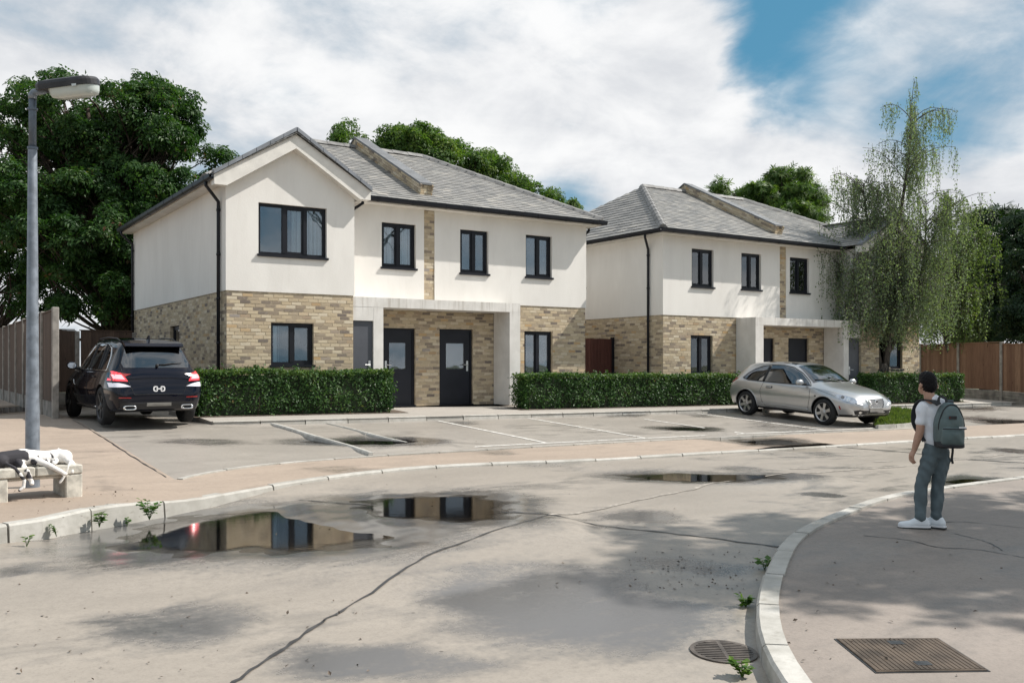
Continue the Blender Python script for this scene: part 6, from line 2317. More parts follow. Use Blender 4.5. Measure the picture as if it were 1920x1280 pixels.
        mirror_part(root, (2.66, s * .80, .95), (2.60, s * .96, .985), MT['paint_silver'], s)
    body.patch('windscreen', [(2.13, -.50), (2.13, .50), (2.78, .665), (2.90, .4), (2.93, 0), (2.90, -.4), (2.78, -.665)], 'top', MT['carglass'], root, .005, .06)
    body.patch('glass_roof', [(1.10, -.46), (1.10, .46), (2.02, .47), (2.02, -.47)], 'top', MT['carglass'], root, .005, .08)
    for y_ in (-.25, .22):
        body.strip('wiper', [(2.90, y_ + .1), (2.80, y_ - .12), (2.74, y_ - .34)], 'top', .009, MT['blackp'], root, .016)
    # grille of bright bars with a round badge
    gr_ = body.patch('grille', [(-.30, .665), (-.24, .47), (.24, .47), (.30, .665)], 'front', MT['blackp'], root, .006, .05)
    for k in range(8):
        z_ = .485 + k * .0235
        w_ = .235 + .06 * (k / 7)
        body.strip('grille_bar', [(-w_, z_), (0, z_), (w_, z_)], 'front', .0072, MT['chrome'], gr_, .012)
    body.strip('grille_surround', [(-.305, .67), (-.245, .465), (.245, .465), (.305, .67), (-.305, .67)], 'front', .010, MT['chrome'], root, .010)
    h, n = body.hit((9, 0, .61), (-1, 0, 0))
    bm = bmesh.new()
    M = Matrix.Translation(h + Vector((.008, 0, 0))) @ Matrix.Rotation(math.pi / 2, 4, 'Y')
    add_lathe(bm, [(.055, -.01), (.055, .01), (.045, .016)], 24, M)
    bg_ = bm_obj('badge', bm, MT['chrome'], root, False)
    bm = bmesh.new()
    add_lathe(bm, [(.034, .0162), (.032, .019)], 20, M)
    bm_obj('badge_centre', bm, MT['packd'], bg_)
    body.patch('lower_intake', [(-.40, .41), (-.44, .33), (.44, .33), (.40, .41)], 'front', MT['blackp'], root, .006, .06)
    body.patch('number_plate', [(-.24, .455), (-.24, .375), (.24, .375), (.24, .455)], 'front', MT['plate'], root, .016, .08)
    body.patch('rear_window', [(-.48, 1.22), (-.60, .99), (.60, .99), (.48, 1.22)], 'rear', MT['carglass'], root, .006, .06)
    bm = bmesh.new()
    add_tube(bm, [(.70, 0, 1.33), (.62, 0, 1.42)], [.008, .004], 6)
    bm_obj('antenna', bm, MT['blackp'], root)
    for x_ in (.70, 3.26):
        for s in (-1, 1):
            wheel(root, x_, s * .765, .320, .215, s, MT['rim'], 6)
    return root, L
hat, HL_ = make_hatch()
for ch in list(hat.children):
    ch.matrix_parent_inverse = Matrix.Translation((-HL_ / 2, 0, 0))
fw_ = G(1545, 797); rw_ = G(1396, 776)
hh = Vector((0.0, -1.0)) + Vector((.0, 0))
hh = (Vector(fw_.xy) - Vector(rw_.xy)).normalized()
ctr = (Vector(fw_.xy) + Vector(rw_.xy)) / 2 + Vector((-hh.y, hh.x)) * .80 + hh * (HL_ / 2 - (.70 + 3.26) / 2)
print('HATCH', tuple(fw_), tuple(rw_), (fw_ - rw_).length, tuple(hh))
hh = (hh + Vector((0, -1)) * 1.5).normalized()
place_car(hat, ctr, hh, HL_, -0.048)

# ------------------------------------------------------------------ street lamp
lb = G(61, 922, .05)
ld = lb.x * FW.x + lb.y * FW.y
pxm = ld / FX
R3, F3 = Vector((RT.x, RT.y, 0)), Vector((FW.x, FW.y, 0))
lamp = empty('street_lamp', lb)
tag(lamp, 'grey steel street lamp with a dark flat lantern, rising behind the concrete bench', 'street lamp')
lamp.rotation_euler = (0, 0, -YAW)
hL = (922 - 174) * pxm
z1, z2 = (922 - 278) * pxm, (922 - 205) * pxm
bm = bmesh.new()
add_lathe(bm, [(.075, -.1), (.075, .0), (.072, .9), (.068, 1.0), (.046, z1 - .02), (.042, z1)], 24)
bm_obj('pole', bm, MT['pole'], lamp, True)
bm = bmesh.new()
add_lathe(bm, [(.040, z1 - .01), (.039, z2), (.039, hL - .06)], 20)
bm_obj('upper_pole', bm, MT['polet'], lamp, True)
bm = bmesh.new()
add_lathe(bm, [(.054, z2 - .012), (.054, z2 + .01)], 20); add_lathe(bm, [(.055, z1 - .012), (.055, z1 + .012)], 20)
bm_obj('collar', bm, MT['polet'], lamp)
bm = bmesh.new()
tilt = math.radians(7)
add_tube(bm, [(0, 0, hL - .07), (0, 0, hL - .02), (.02, 0, hL + .005), (.14, 0, hL + .02)], [.044, .044, .04, .036], 14)
bm_obj('bracket', bm, MT['pole'], lamp, True)
Mh = Matrix.Translation((.09, 0, hL + .01)) @ Matrix.Rotation(-tilt, 4, 'Y') @ Matrix.Rotation(math.radians(8), 4, 'X')
def lantern_outline(l0, l1, w):
    pts = [(l0, -w * .72), (l0 + .04, -w * .9)]
    pts += [(l1 - w + w * math.sin(a), -w * math.cos(a)) for a in np.linspace(0, math.pi, 13)]
    pts += [(l0 + .04, w * .9), (l0, w * .72)]
    return pts
ll = (186 - 68) * pxm - .04
bm = bmesh.new()
o0 = lantern_outline(0, ll, .155)
secs = [(1.0, 0.0), (1.0, .055), (.93, .085), (.72, .10)]
cx_, cy_ = ll / 2, 0
rings = []
for k, h_ in secs:
    rings.append([bm.verts.new(Mh @ Vector((cx_ + (x - cx_) * (k if k > .9 else k), y * k, h_))) for x, y in o0])
for a, b in zip(rings, rings[1:]):
    for i in range(len(o0)):
        bm.faces.new((a[i], a[(i + 1) % len(o0)], b[(i + 1) % len(o0)], b[i]))
bm.faces.new(rings[0][::-1]); bm.faces.new(rings[-1])
hs = bm_obj('lantern_housing', bm, MT['lanternd'], lamp, False)
bm = bmesh.new()
o1 = lantern_outline(.13, ll - .012, .142)
rings = []
for k, h_ in ((1.0, -.002), (.97, -.055), (.90, -.095), (.60, -.112)):
    cx_ = (.13 + ll) / 2
    rings.append([bm.verts.new(Mh @ Vector((cx_ + (x - cx_) * k, y * k, h_))) for x, y in o1])
for a, b in zip(rings, rings[1:]):
    for i in range(len(o1)):
        bm.faces.new((a[i], a[(i + 1) % len(o1)], b[(i + 1) % len(o1)], b[i]))
bm.faces.new(rings[-1])
bm_obj('lantern_bowl', bm, MT['bowl'], lamp, True)
bm = bmesh.new()
add_box(bm, ll - .24, ll - .19, -.162, -.15, -.012, .012, Mh)
bm_obj('clip', bm, MT['steel'], lamp)
bm = bmesh.new()
add_lathe(bm, [(.13, -.02), (.13, .012), (.10, .02)], 20)
bm_obj('base_collar', bm, MT['benchc'], lamp)

# ------------------------------------------------------------------ concrete bench in front of the lamp
zpav = lambda p: float(gz(p.x, p.y) + hp(p.x, p.y))
def pav_pt(px, py):
    o_ = .08
    for _ in range(8):
        p = G(px, py, o_)
        o_ = float(hp(p.x, p.y)) + .004
    return p
ba, bb_ = pav_pt(5, 941), pav_pt(140, 929)
bd = (Vector(bb_.xy) - Vector(ba.xy))
bl = bd.length
bang = math.atan2(bd.y, bd.x)
bc = (ba + bb_) / 2
bench = empty('low_bench', (bc.x, bc.y, zpav(bc)), bang)
tag(bench, 'low worn concrete bench with a slab top standing in front of the street lamp', 'bench')
print('BENCH', bl, bc)
Hh = .33
def bench_part(nm, x0, x1, y0, y1, z0, z1, mat='benchc', tilt=0.0):
    bm = bmesh.new()
    add_box(bm, x0, x1, y0, y1, z0, z1)
    bevel_all(bm, .012)
    for v in bm.verts: v.co.z += tilt * v.co.x
    return bm_obj(nm, bm, MT[mat], bench)
dzb = (zpav(bb_) - zpav(ba)) / bl
lw = .17
bench_part('leg', bl / 2 - lw + .08, bl / 2 + .08, 0, .42, -.06, Hh - .10, tilt=dzb)
bench_part('leg', -bl / 2 - lw + .05, -bl / 2 + .05, 0, .42, -.06, Hh - .10, tilt=dzb)
bench_part('seat_slab', -bl / 2 - .45, -bl / 2 + .30, -.01, .43, Hh - .099, Hh, tilt=dzb)
bench_part('seat_slab', -bl / 2 + .31, bl / 2 + .08, -.005, .43, Hh - .099, Hh - .004, tilt=dzb)
bench_part('under_plank', -bl / 2 + .052, bl / 2 - lw + .078, .05, .36, Hh - .135, Hh - .1, tilt=dzb)

# ------------------------------------------------------------------ soft bodies: union of tapered limbs, fused into one skin
def capsule(bm, a, b, ra, rb, n=14, flat=(1, 1)):
    a, b = Vector(a), Vector(b)
    t = (b - a)
    L = t.length
    t = t.normalized() if L > 1e-6 else Vector((0, 0, 1))
    x = t.orthogonal().normalized()
    if abs(t.z) > .5:
        x = Vector((1, 0, 0)); x = (x - t * x.dot(t)).normalized()
    y = t.cross(x)
    prof = [(math.cos(q), -math.sin(q)) for q in np.linspace(math.pi / 2, 0, 6)]
    rows = [(ra * c, a - t * (ra * -s) if False else a + t * (ra * s)) for c, s in prof] + [(rb * c, b + t * (rb * -s)) for c, s in prof[::-1]]
    rings = []
    for r, c in rows:
        r = max(r, .0005)
        rings.append([bm.verts.new(c + x * (r * flat[0] * math.cos(2 * math.pi * k / n)) + y * (r * flat[1] * math.sin(2 * math.pi * k / n))) for k in range(n)])
    for r0, r1 in zip(rings, rings[1:]):
        for k in range(n):
            bm.faces.new((r0[k], r0[(k + 1) % n], r1[(k + 1) % n], r1[k]))
    bm.faces.new(rings[0][::-1]); bm.faces.new(rings[-1])

def ellip(bm, c, r, rot=None):
    M = Matrix.Translation(c)
    if rot: M = M @ rot
    M = M @ Matrix.Diagonal((*r, 1))
    bmesh.ops.create_uvsphere(bm, u_segments=18, v_segments=12, radius=1.0, matrix=M)

def fuse(name, bm, mat, parent, voxel=.012, smooth=6, disp=None):
    me = bpy.data.meshes.new(name)
    bmesh.ops.recalc_face_normals(bm, faces=bm.faces)
    bm.to_mesh(me); bm.free()
    o = bpy.data.objects.new(name, me); COL.objects.link(o)
    m = o.modifiers.new('r', 'REMESH'); m.mode = 'VOXEL'; m.voxel_size = voxel
    s = o.modifiers.new('s', 'SMOOTH'); s.factor = .5; s.iterations = smooth
    bpy.context.view_layer.update()
    nm = bpy.data.meshes.new_from_object(o.evaluated_get(bpy.context.evaluated_depsgraph_get()))
    o.modifiers.clear(); o.data = nm
    nm.name = name
    if disp is not None:
        n = len(nm.vertices)
        co = np.zeros(n * 3); nm.vertices.foreach_get('co', co); co = co.reshape(-1, 3)
        no = np.zeros(n * 3); nm.vertices.foreach_get('normal', no); no = no.reshape(-1, 3)
        co += no * disp(co)[:, None]
        nm.vertices.foreach_set('co', co.ravel())
    nm.materials.clear(); nm.materials.append(mat)
    nm.polygons.foreach_set('use_smooth', np.ones(len(nm.polygons), dtype=bool))
    o.parent = parent
    return o

# two cats on the bench; local x runs along the bench
def seat_loc(x, y):
    ca, sa = math.cos(bang), math.sin(bang)
    return (bc.x + x * ca - y * sa, bc.y + x * sa + y * ca, zpav(bc) + Hh + dzb * x)
X0 = -bl / 2
cx1 = X0 + (65 - 5) / 135 * bl
cat = empty('cat', seat_loc(cx1 - .02, .14), bang)
tag(cat, 'black and white cat sprawled on the bench, dark tail and white leg hanging down', 'cat', 'cats asleep on the bench')
bm = bmesh.new()
capsule(bm, (-.27, .06, .085), (-.05, .05, .10), .10, .105)                # chest to belly
capsule(bm, (-.05, .05, .10), (.22, .06, .08), .10, .075)
ellip(bm, (-.30, .02, .075), (.095, .10, .085))                           # haunch
capsule(bm, (.20, .07, .10), (.32, .08, .11), .06, .05)                    # neck
ellip(bm, (.36, .12, .11), (.062, .055, .052))                            # head
ellip(bm, (.405, .075, .098), (.026, .025, .020))                         # muzzle
capsule(bm, (.345, .085, .155), (.338, .075, .185), .022, .006); capsule(bm, (.365, .135, .152), (.36, .145, .182), .022, .006)
capsule(bm, (.05, -.04, .07), (.17, -.15, .01), .045, .033); capsule(bm, (.17, -.15, .01), (.31, -.20, -.085), .033, .024); ellip(bm, (.325, -.20, -.10), (.038, .024, .022))
capsule(bm, (-.12, -.03, .05), (-.07, -.16, -.05), .05, .036); capsule(bm, (-.07, -.16, -.05), (-.02, -.175, -.17), .034, .024); ellip(bm, (-.025, -.19, -.185), (.026, .036, .02))
tp = [(-.26, -.06, .05), (-.20, -.15, .01), (-.15, -.175, -.06), (-.10, -.175, -.14), (-.11, -.18, -.22), (-.15, -.18, -.25)]
for a, b in zip(tp, tp[1:]): capsule(bm, a, b, .021, .019)
fuse('body', bm, MT['cat1'], cat, .009, 4)
cat.scale = (.88, .88, .88)
cx2 = X0 + (108 - 5) / 135 * bl
cat2 = empty('cat', seat_loc(cx2, .16), bang)
tag(cat2, 'mostly white cat with a grey patch curled on the bench, its striped tail hanging down', 'cat', 'cats asleep on the bench')
bm = bmesh.new()
capsule(bm, (-.13, .05, .075), (.08, .05, .085), .08, .09)
ellip(bm, (.12, .02, .08), (.10, .095, .085))
capsule(bm, (-.15, .02, .07), (-.20, -.03, .065), .055, .05)
ellip(bm, (-.215, -.06, .06), (.055, .055, .048)); ellip(bm, (-.22, -.105, .048), (.024, .024, .018))
capsule(bm, (-.245, -.04, .10), (-.252, -.035, .13), .020, .006); capsule(bm, (-.185, -.045, .10), (-.178, -.04, .13), .020, .006)
capsule(bm, (-.08, -.02, .04), (-.13, -.12, .025), .035, .026); capsule(bm, (.02, -.02, .04), (-.03, -.13, .025), .035, .026)
capsule(bm, (.14, -.04, .05), (.17, -.14, .0), .045, .034); capsule(bm, (.17, -.14, .0), (.155, -.175, -.09), .032, .024)
tp = [(.19, -.02, .06), (.15, -.14, .035), (.11, -.175, -.03), (.08, -.175, -.11), (.04, -.18, -.17), (.02, -.18, -.2)]
for a, b in zip(tp, tp[1:]): capsule(bm, a, b, .019, .017)
fuse('body', bm, MT['cat2'], cat2, .009, 4)
cat2.scale = (.88, .88, .88)

# ------------------------------------------------------------------ the person
fp_ = G(1738, 991, .105)
pd = fp_.x * FW.x + fp_.y * FW.y
SC = pd / FX
print('PERSON depth', pd, 'height', 297 * SC)
per = empty('person', (fp_.x, fp_.y, float(gz(fp_.x, fp_.y)) + .105), -YAW)
tag(per, 'young person in white t-shirt and grey-green trousers standing with back turned on the near pavement', 'person')
def q(px, py, y=0.0):
    """photo pixel in the plane of the figure -> local metres (x right, y away, z up)"""
    return Vector(((px - 1738) * SC, y, (991 - py) * SC))
# body skin: head, neck, arms, hands
bm = bmesh.new()
hc = q(1741, 720, .02)
ellip(bm, hc + Vector((0, .012, .012)), (.077, .096, .108))
ellip(bm, hc + Vector((-.018, .052, -.052)), (.053, .06, .060))
capsule(bm, q(1744, 752, .0), q(1742, 733, .012), .056, .053)
ellip(bm, hc + Vector((-.030, .112, -.030)), (.013, .022, .018))            # nose
for s, px_ in ((-1, 1726.5), (1, 1757)):
    ellip(bm, q(px_, 724, .01), (.014, .024, .032), Matrix.Rotation(s * .4, 4, 'Z'))
capsule(bm, q(1752, 762, .01), q(1756, 800, .01), .075, .07)
# left arm hangs bare from the sleeve
sh, el, wr = q(1730, 765, .01), q(1725, 808, .0), q(1716, 845, .03)
capsule(bm, sh, el, .050, .041); capsule(bm, el, el.lerp(wr, .4), .042, .040); capsule(bm, el.lerp(wr, .4), wr, .040, .027)
pm = q(1712.5, 853, .04)
capsule(bm, wr, pm, .028, .034, flat=(.75, 1.1))
for k, (dx, dy, l) in enumerate(((-.010, .035, .072), (-.006, .013, .080), (-.002, -.010, .076), (.004, -.030, .062))):
    b0 = pm + Vector((dx, dy, -.022)); b1 = b0 + Vector((.006, .004, -l * .52)); b2 = b1 + Vector((.024, .004, -l * .38))
    capsule(bm, b0, b1, .0105, .0095, 10); capsule(bm, b1, b2, .0095, .008, 10)
capsule(bm, pm + Vector((.0, .040, .005)), pm + Vector((.006, .058, -.03)), .013, .011, 10); capsule(bm, pm + Vector((.006, .058, -.03)), pm + Vector((.018, .056, -.056)), .011, .009, 10)
# right arm in front of the body, mostly behind the pack
s2, e2, w2 = q(1785, 768, .03), q(1790, 808, .06), q(1774, 838, .16)
capsule(bm, s2, e2, .050, .041); capsule(bm, e2, w2, .041, .028); ellip(bm, w2 + Vector((-.02, .03, -.02)), (.035, .04, .045))
for k in range(4):
    b0 = w2 + Vector((-.03 + .012 * k, .05, -.04)); capsule(bm, b0, b0 + Vector((-.01, .03, -.04)), .010, .008, 8)
# shins inside the trousers and shoes
for x0_, x1_ in ((1730, 1722), (1758, 1755)):
    capsule(bm, q(x0_, 940, .02 if x0_ < 1740 else .045), q(x1_, 978, .0 if x0_ < 1740 else .03), .034, .032)
fuse('body', bm, MT['skin'], per, .0085, 3)
# hair cap
bm = bmesh.new()
ellip(bm, hc + Vector((.003, .004, .030)), (.086, .102, .102))
ellip(bm, hc + Vector((.010, -.022, -.010)), (.078, .078, .092))
ellip(bm, hc + Vector((0.0, .03, .075)), (.074, .085, .060))
fuse('hair', bm, MT['hair'], per, .009, 2, lambda c: .004 * np.sin(c[:, 0] * 160) * np.sin(c[:, 2] * 140 + c[:, 1] * 90))
# t-shirt
bm = bmesh.new()
capsule(bm, q(1736, 762, .01), q(1776, 764, .02), .068, .070, flat=(1, 1))
capsule(bm, q(1756, 768, .015), q(1757, 838, .01), .125, .104, flat=(1.22, .80))
capsule(bm, q(1750, 752, .0), q(1754, 760, .005), .075, .12, flat=(1, .8))
capsule(bm, q(1731, 763, .01), q(1728, 789, .005), .062, .060); capsule(bm, q(1781, 765, .03), q(1786, 791, .05), .062, .060)
fold = lambda c: .006 * np.sin(c[:, 2] * 42 + c[:, 0] * 30) * np.sin(c[:, 0] * 25 + 1.0)
fuse('t_shirt', bm, MT['tee'], per, .011, 3, fold)
# trousers: one knee slightly bent, weight on the right leg
bm = bmesh.new()
capsule(bm, q(1746, 850, .01), q(1765, 850, .01), .088, .088, flat=(1.0, 1.0))
capsule(bm, q(1755, 834, .01), q(1755, 846, .01), .100, .105, flat=(1.18, .85))
for hip, kn, an in ((q(1742, 862, .0), q(1730, 912, .035), q(1725, 972, -.005)), (q(1768, 862, .02), q(1762, 912, .05), q(1758, 972, .03))):
    capsule(bm, hip, kn, .083, .063); capsule(bm, kn, kn.lerp(an, .35), .066, .066); capsule(bm, kn.lerp(an, .35), an + Vector((0, 0, .035)), .066, .052)
    capsule(bm, an + Vector((0, 0, .05)), an + Vector((0, 0, .012)), .057, .055)
wr_ = lambda c: .0045 * np.sin(c[:, 2] * 47 + c[:, 0] * 64 + 2.2 * np.sin(c[:, 2] * 9)) * np.sin(c[:, 0] * 25 + c[:, 1] * 41 + c[:, 2] * 7) + .002 * np.sin(c[:, 2] * 23 - c[:, 0] * 80 + 3 * np.sin(c[:, 2] * 5))
fuse('trousers', bm, MT['chino'], per, .0115, 3, wr_)
# shoes
for ank, ang, in ((q(1725, 990, .0), math.radians(172)), (q(1757, 990, .035), math.radians(140))):
    M = Matrix.Translation((ank.x, ank.y, 0)) @ Matrix.Rotation(ang, 4, 'Z')
    bm = bmesh.new()
    capsule(bm, M @ Vector((-.055, 0, .060)), M @ Vector((.06, 0, .062)), .046, .044)
    capsule(bm, M @ Vector((.05, 0, .052)), M @ Vector((.185, .0, .040)), .044, .034)
    capsule(bm, M @ Vector((-.045, 0, .085)), M @ Vector((.015, 0, .095)), .043, .045)
    sh_ = fuse('shoe', bm, MT['shoe'], per, .009, 3)
    bm = bmesh.new()
    outl = [(-.11, 0), (-.095, .036), (-.03, .044), (.08, .046), (.17, .043), (.215, .02), (.222, 0), (.215, -.02), (.17, -.04), (.08, -.043), (-.03, -.041), (-.095, -.035)]
    outl = [(p[0], p[1]) for p in outl]
    add_prism(bm, outl, .0, .018, 'z', M)
    bm_obj('sole', bm, MT['sole'], sh_)
    bm = bmesh.new()
    add_prism(bm, [(p[0] * .985, p[1] * .98) for p in outl], .0181, .034, 'z', M)
    bm_obj('midsole', bm, MT['white'], sh_)

# ------------------------------------------------------------------ backpack
pack = empty('backpack', (fp_.x, fp_.y, float(gz(fp_.x, fp_.y)) + .105), -YAW)
tag(pack, 'grey nylon backpack with black base worn on the back of the person', 'backpack')
pc = q(1765, 795, -.20)
def pack_shape(name, w, h, zc, y0, y1, mat, tp=.78, bulge=.03, seg=10, pw=2.6, rot=-.16, cx=0.0):
    """rounded bag panel: outline a tall arch, front bulged"""
    bm = bmesh.new()
    n = 40
    out = []
    for k in range(n):
        a = 2 * math.pi * k / n
        c_, s_ = math.cos(a), math.sin(a)
        e = 2 / pw if s_ > 0 else 2 / 5.0
        x = math.copysign(abs(c_) ** e, c_) * w / 2
        z = math.copysign(abs(s_) ** e, s_) * h / 2
        x *= 1 - (1 - tp) * max(0, z / (h / 2))
        out.append((x, z))
    M = Matrix.Translation(Vector((pc.x + cx, pc.y, zc))) @ Matrix.Rotation(rot, 4, 'Z')
    rings = []
    for t in np.linspace(0, 1, seg):
        k = 1.0 - .30 * max(0, (t - .45) / .55) ** 2.2
        y = y1 + (y0 - y1) * t
        rings.append([bm.verts.new(M @ Vector((x * k, y, z * (1 - (1 - k) * .8)))) for x, z in out])
    for a, b in zip(rings, rings[1:]):
        for i in range(n):
            bm.faces.new((a[i], a[(i + 1) % n], b[(i + 1) % n], b[i]))
    # bulged front cap
    prev = rings[-1]
    for k2 in (.75, .45, .15):
        cur = [bm.verts.new(M @ Vector((x * .70 * k2, y0 - bulge * (1 - k2 * k2), z * .76 * k2))) for x, z in out]
        for i in range(n):
            bm.faces.new((prev[i], prev[(i + 1) % n], cur[(i + 1) % n], cur[i]))
        prev = cur
    bm.faces.new(prev); bm.faces.new(rings[0][::-1])
    o = bm_obj(name, bm, mat, pack, True)
    me = o.data
    co = np.zeros(len(me.vertices) * 3); me.vertices.foreach_get('co', co); co = co.reshape(-1, 3)
    co[:, 1] += .006 * np.sin(co[:, 2] * 48 + co[:, 0] * 26) * np.sin(co[:, 0] * 33)
    me.vertices.foreach_set('co', co.ravel())
    return o, M
zc = (991 - 794) * SC
pb, M = pack_shape('bag', .272, .45, zc, -.08, .11, MT['pack'], .74, .035)
pack_shape('front_pocket', .222, .195, zc - .105, -.125, -.05, MT['pack'], .94, .03, pw=5)
pack_shape('base_panel', .265, .08, zc - .198, -.095, .10, MT['packd'], 1.0, .02, pw=4)
bm = bmesh.new()
pts = [M @ Vector((math.copysign(abs(math.cos(a)) ** .77, math.cos(a)) * .122 * (1 - .22 * max(0, math.sin(a))), -.037 - .012 * math.sin(a), math.sin(a) * .207 * 1.0)) for a in np.linspace(-.25, math.pi + .25, 30)]
add_tube(bm, pts, .007, 6)
add_tube(bm, [M @ Vector((0, -.057, .19)), M @ Vector((0, -.068, .15))], .008, 6)
bm_obj('zip', bm, MT['packd'], pack)
bm = bmesh.new()
Mp = M @ Matrix.Translation((-.01, -.117, .080))
add_box(bm, -.038, .038, -.004, .006, -.016, .016, Mp)
lab = bm_obj('name_patch', bm, MT['packd'], pack)
bm = bmesh.new()
add_box(bm, -.032, -.026, -.006, -.0042, -.006, .006, Mp)
bm_obj('patch_mark', bm, MT['redref'], lab)
bm = bmesh.new()
Mt = M @ Matrix.Translation((.075, -.146, -.018))
add_box(bm, -.034, .034, -.004, .006, -.006, .008, Mt)
tb = bm_obj('side_tab', bm, MT['white'], pack)
bm = bmesh.new()
pts = [M @ Vector((-.112, -.143, -.031)), M @ Vector((0, -.155, -.033)), M @ Vector((.112, -.143, -.031))]
add_tube(bm, pts, .006, 6)
bm_obj('pocket_seam', bm, MT['packd'], pack)
# straps over the shoulders and the grab loop
def strap(name, pts, w, mat):
    P = smooth3([Vector(p) for p in pts])
    bm = bmesh.new(); prev = None
    for i, p in enumerate(P):
        t = (P[min(i + 1, len(P) - 1)] - P[max(i - 1, 0)]).normalized()
        side = Vector((1, 0, 0)); side = (side - t * side.dot(t)).normalized()
        n = t.cross(side) * .006
        cur = [bm.verts.new(p + side * s * w / 2 + n * k) for s, k in ((-1, -1), (1, -1), (1, 1), (-1, 1))]
        if prev:
            for a, b in ((0, 1), (1, 2), (2, 3), (3, 0)):
                bm.faces.new((prev[a], prev[b], cur[b], cur[a]))
        prev = cur
    return bm_obj(name, bm, mat, pack)
def smooth3(P, n=6):
    P = [P[0] * 2 - P[1]] + P + [P[-1] * 2 - P[-2]]
    out = []
    for i in range(1, len(P) - 2):
        for k in range(n):
            t = k / n
            out.append(0.5 * ((2 * P[i]) + (P[i + 1] - P[i - 1]) * t + (2 * P[i - 1] - 5 * P[i] + 4 * P[i + 1] - P[i + 2]) * t * t + (3 * P[i] - P[i - 1] - 3 * P[i + 1] + P[i + 2]) * t ** 3))
    out.append(P[-2])
    return out
strap('shoulder_strap', [q(1750, 757, -.13), q(1742, 750.5, -.07), q(1731, 750, .02), q(1724, 765, .095), q(1722, 795, .09), q(1733, 826, -.02)], .062, MT['packd'])
strap('shoulder_strap', [q(1770, 757, -.13), q(1776, 751, -.07), q(1781, 752, .03), q(1785, 768, .12), q(1785, 800, .11), q(1784, 826, -.04)], .062, MT['packd'])
strap('grab_loop', [q(1752, 755, -.10), q(1753, 746, -.09), q(1758, 742.5, -.085), q(1765, 746, -.09), q(1767, 756, -.10)], .022, MT['packd'])
strap('loose_strap', [q(1781, 830, -.06), q(1782, 845, -.05), q(1781, 858, -.045), q(1783, 868, -.04)], .02, MT['packd'])

# ------------------------------------------------------------------ drain, cover, loose leaves
dc = G(1357, 1222)
drain = empty('drain_grate', (dc.x, dc.y, float(gz(dc.x, dc.y))), -YAW)
tag(drain, 'round slotted iron drain grate in the road by the near kerb', 'drain')
drain.rotation_euler = Quaternion(Vector((0.0486, 0, 0)).normalized(), math.atan(.0486)).to_euler() if False else (0, 0, -YAW)
slope = Vector((-.008, .0486))
def on_slope(bm):
    """tilt local geometry with the paving"""
    sx = slope.x * RT.x + slope.y * RT.y; sy = slope.x * FW.x + slope.y * FW.y
    for v in bm.verts: v.co.z += v.co.x * sx + v.co.y * sy
rg = .215
bm = bmesh.new()
add_lathe(bm, [(rg - .03, .003), (rg - .03, .010), (rg, .010), (rg, .003)], 36)
bm.faces.ensure_lookup_table(); bm.faces.remove(bm.faces[-1]); bm.faces.ensure_lookup_table(); bm.faces.remove(bm.faces[-1])
on_slope(bm)
bm_obj('rim', bm, MT['iron'], drain)
bm = bmesh.new(); add_lathe(bm, [(rg - .02, .002), (rg - .02, .0045)], 36); on_slope(bm)
bm_obj('pit_shade', bm, MT['packd'], drain)  # black disc on the paving, painted for the shade below the bars
for k in range(-5, 6):
    y = k * .033
    hw = math.sqrt(max(0, (rg - .028) ** 2 - y * y))
    bm = bmesh.new(); add_box(bm, -hw, hw, y - .009, y + .009, .005, .011); on_slope(bm)
    bm_obj('bar', bm, MT['iron'], drain)
bm = bmesh.new(); add_box(bm, -.012, .012, -rg + .03, rg - .03, .0052, .0112); on_slope(bm)
bm_obj('cross_bar', bm, MT['iron'], drain)

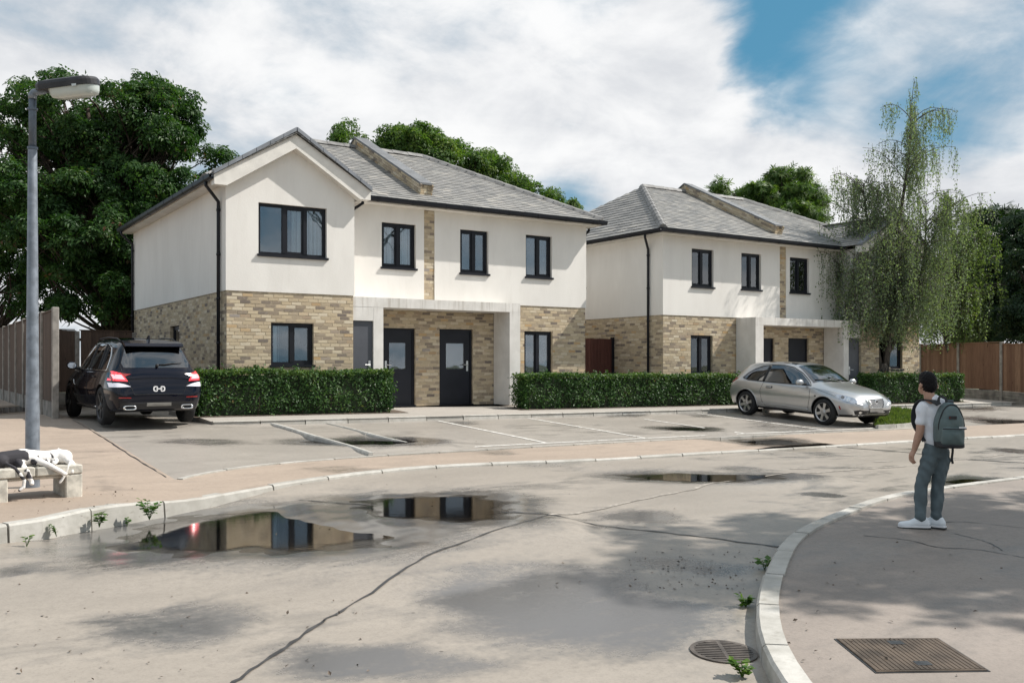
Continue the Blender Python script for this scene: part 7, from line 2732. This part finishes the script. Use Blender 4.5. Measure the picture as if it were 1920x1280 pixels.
c4 = [G(px, py, .11) for px, py in ((1568, 1197), (1757, 1196), (1852, 1256), (1644, 1259))]
mc = sum(c4, Vector()) / 4
cov = root_at('manhole_cover', (mc.x, mc.y, mc.z))
tag(cov, 'rectangular rusty ribbed cover set in the near pavement', 'manhole cover')
bm = bmesh.new()
zz_ = lambda p, o_: Vector((p.x, p.y, float(gz(p.x, p.y)) + .105 + o_))
A_, B_, C2, D_ = [Vector(p) for p in c4]
def quad_box(bm, pts, z0, z1):
    lo = [bm.verts.new(zz_(p, z0)) for p in pts]; hi = [bm.verts.new(zz_(p, z1)) for p in pts]
    bm.faces.new(lo[::-1]); bm.faces.new(hi)
    for i in range(4): bm.faces.new((lo[i], lo[(i + 1) % 4], hi[(i + 1) % 4], hi[i]))
ctr_ = mc
quad_box(bm, [ctr_ + (p - ctr_) * 1.035 for p in (A_, B_, C2, D_)], .0005, .004)
bm_obj('gap', bm, MT['joint'], cov)
bm = bmesh.new()
quad_box(bm, [A_, B_, C2, D_], .0042, .008)
bm_obj('plate', bm, MT['cover'], cov)
for k in range(22):
    t0, t1 = (k + .12) / 22, (k + .88) / 22
    bm = bmesh.new()
    a, b = A_.lerp(B_, t0), A_.lerp(B_, t1); c_, d_ = D_.lerp(C2, t1), D_.lerp(C2, t0)
    a, d_ = a.lerp(d_, .03), d_.lerp(a, .03); b, c_ = b.lerp(c_, .03), c_.lerp(b, .03)
    quad_box(bm, [a, b, c_, d_], .0081, .0108)
    bm_obj('rib', bm, MT['cover'], cov)
for s, t in ((.52, .16), (.50, .80)):
    bm = bmesh.new()
    def L2(u_, v_): return A_.lerp(B_, u_).lerp(D_.lerp(C2, u_), v_)
    quad_box(bm, [L2(s - .07, t - .06), L2(s + .07, t - .06), L2(s + .07, t + .06), L2(s - .07, t + .06)], .0109, .0125)
    bm_obj('lifting_slot', bm, MT['joint'], cov)

# fallen leaves and grit on the paving
rng = np.random.default_rng(77)
Pl = []
for (x0, x1, y0, y1, n, off) in ((700, 1420, 1040, 1100, 60, .004), (1180, 1430, 1030, 1110, 90, .004), (0, 700, 1080, 1280, 60, .004), (1480, 1900, 1010, 1270, 45, .11), (400, 1300, 860, 1030, 40, .004),
                                 (20, 300, 930, 1000, 40, .0), (600, 1400, 780, 850, 25, .004)):
    for _ in range(n):
        p = G(rng.uniform(x0, x1), rng.uniform(y0, y1), off)
        if off == 0.0: p.z += float(hp(p.x, p.y)) + .006
        Pl.append((p.x, p.y, p.z + .004))
Pl = np.array(Pl)
Fm = frames(np.tile([0, 0, 1.0], (len(Pl), 1)), rng, .35)
o = scatter('leaf_litter', 'oval', Pl, Fm, .022 * rng.uniform(.5, 1.8, len(Pl)), MT['cover'])
tag(o, 'tiny dry leaves and grit scattered over the road and pavements', 'leaf litter', kind='stuff')
print('TRIS', sum(len(o.data.polygons) for o in bpy.data.objects if o.type == 'MESH'))
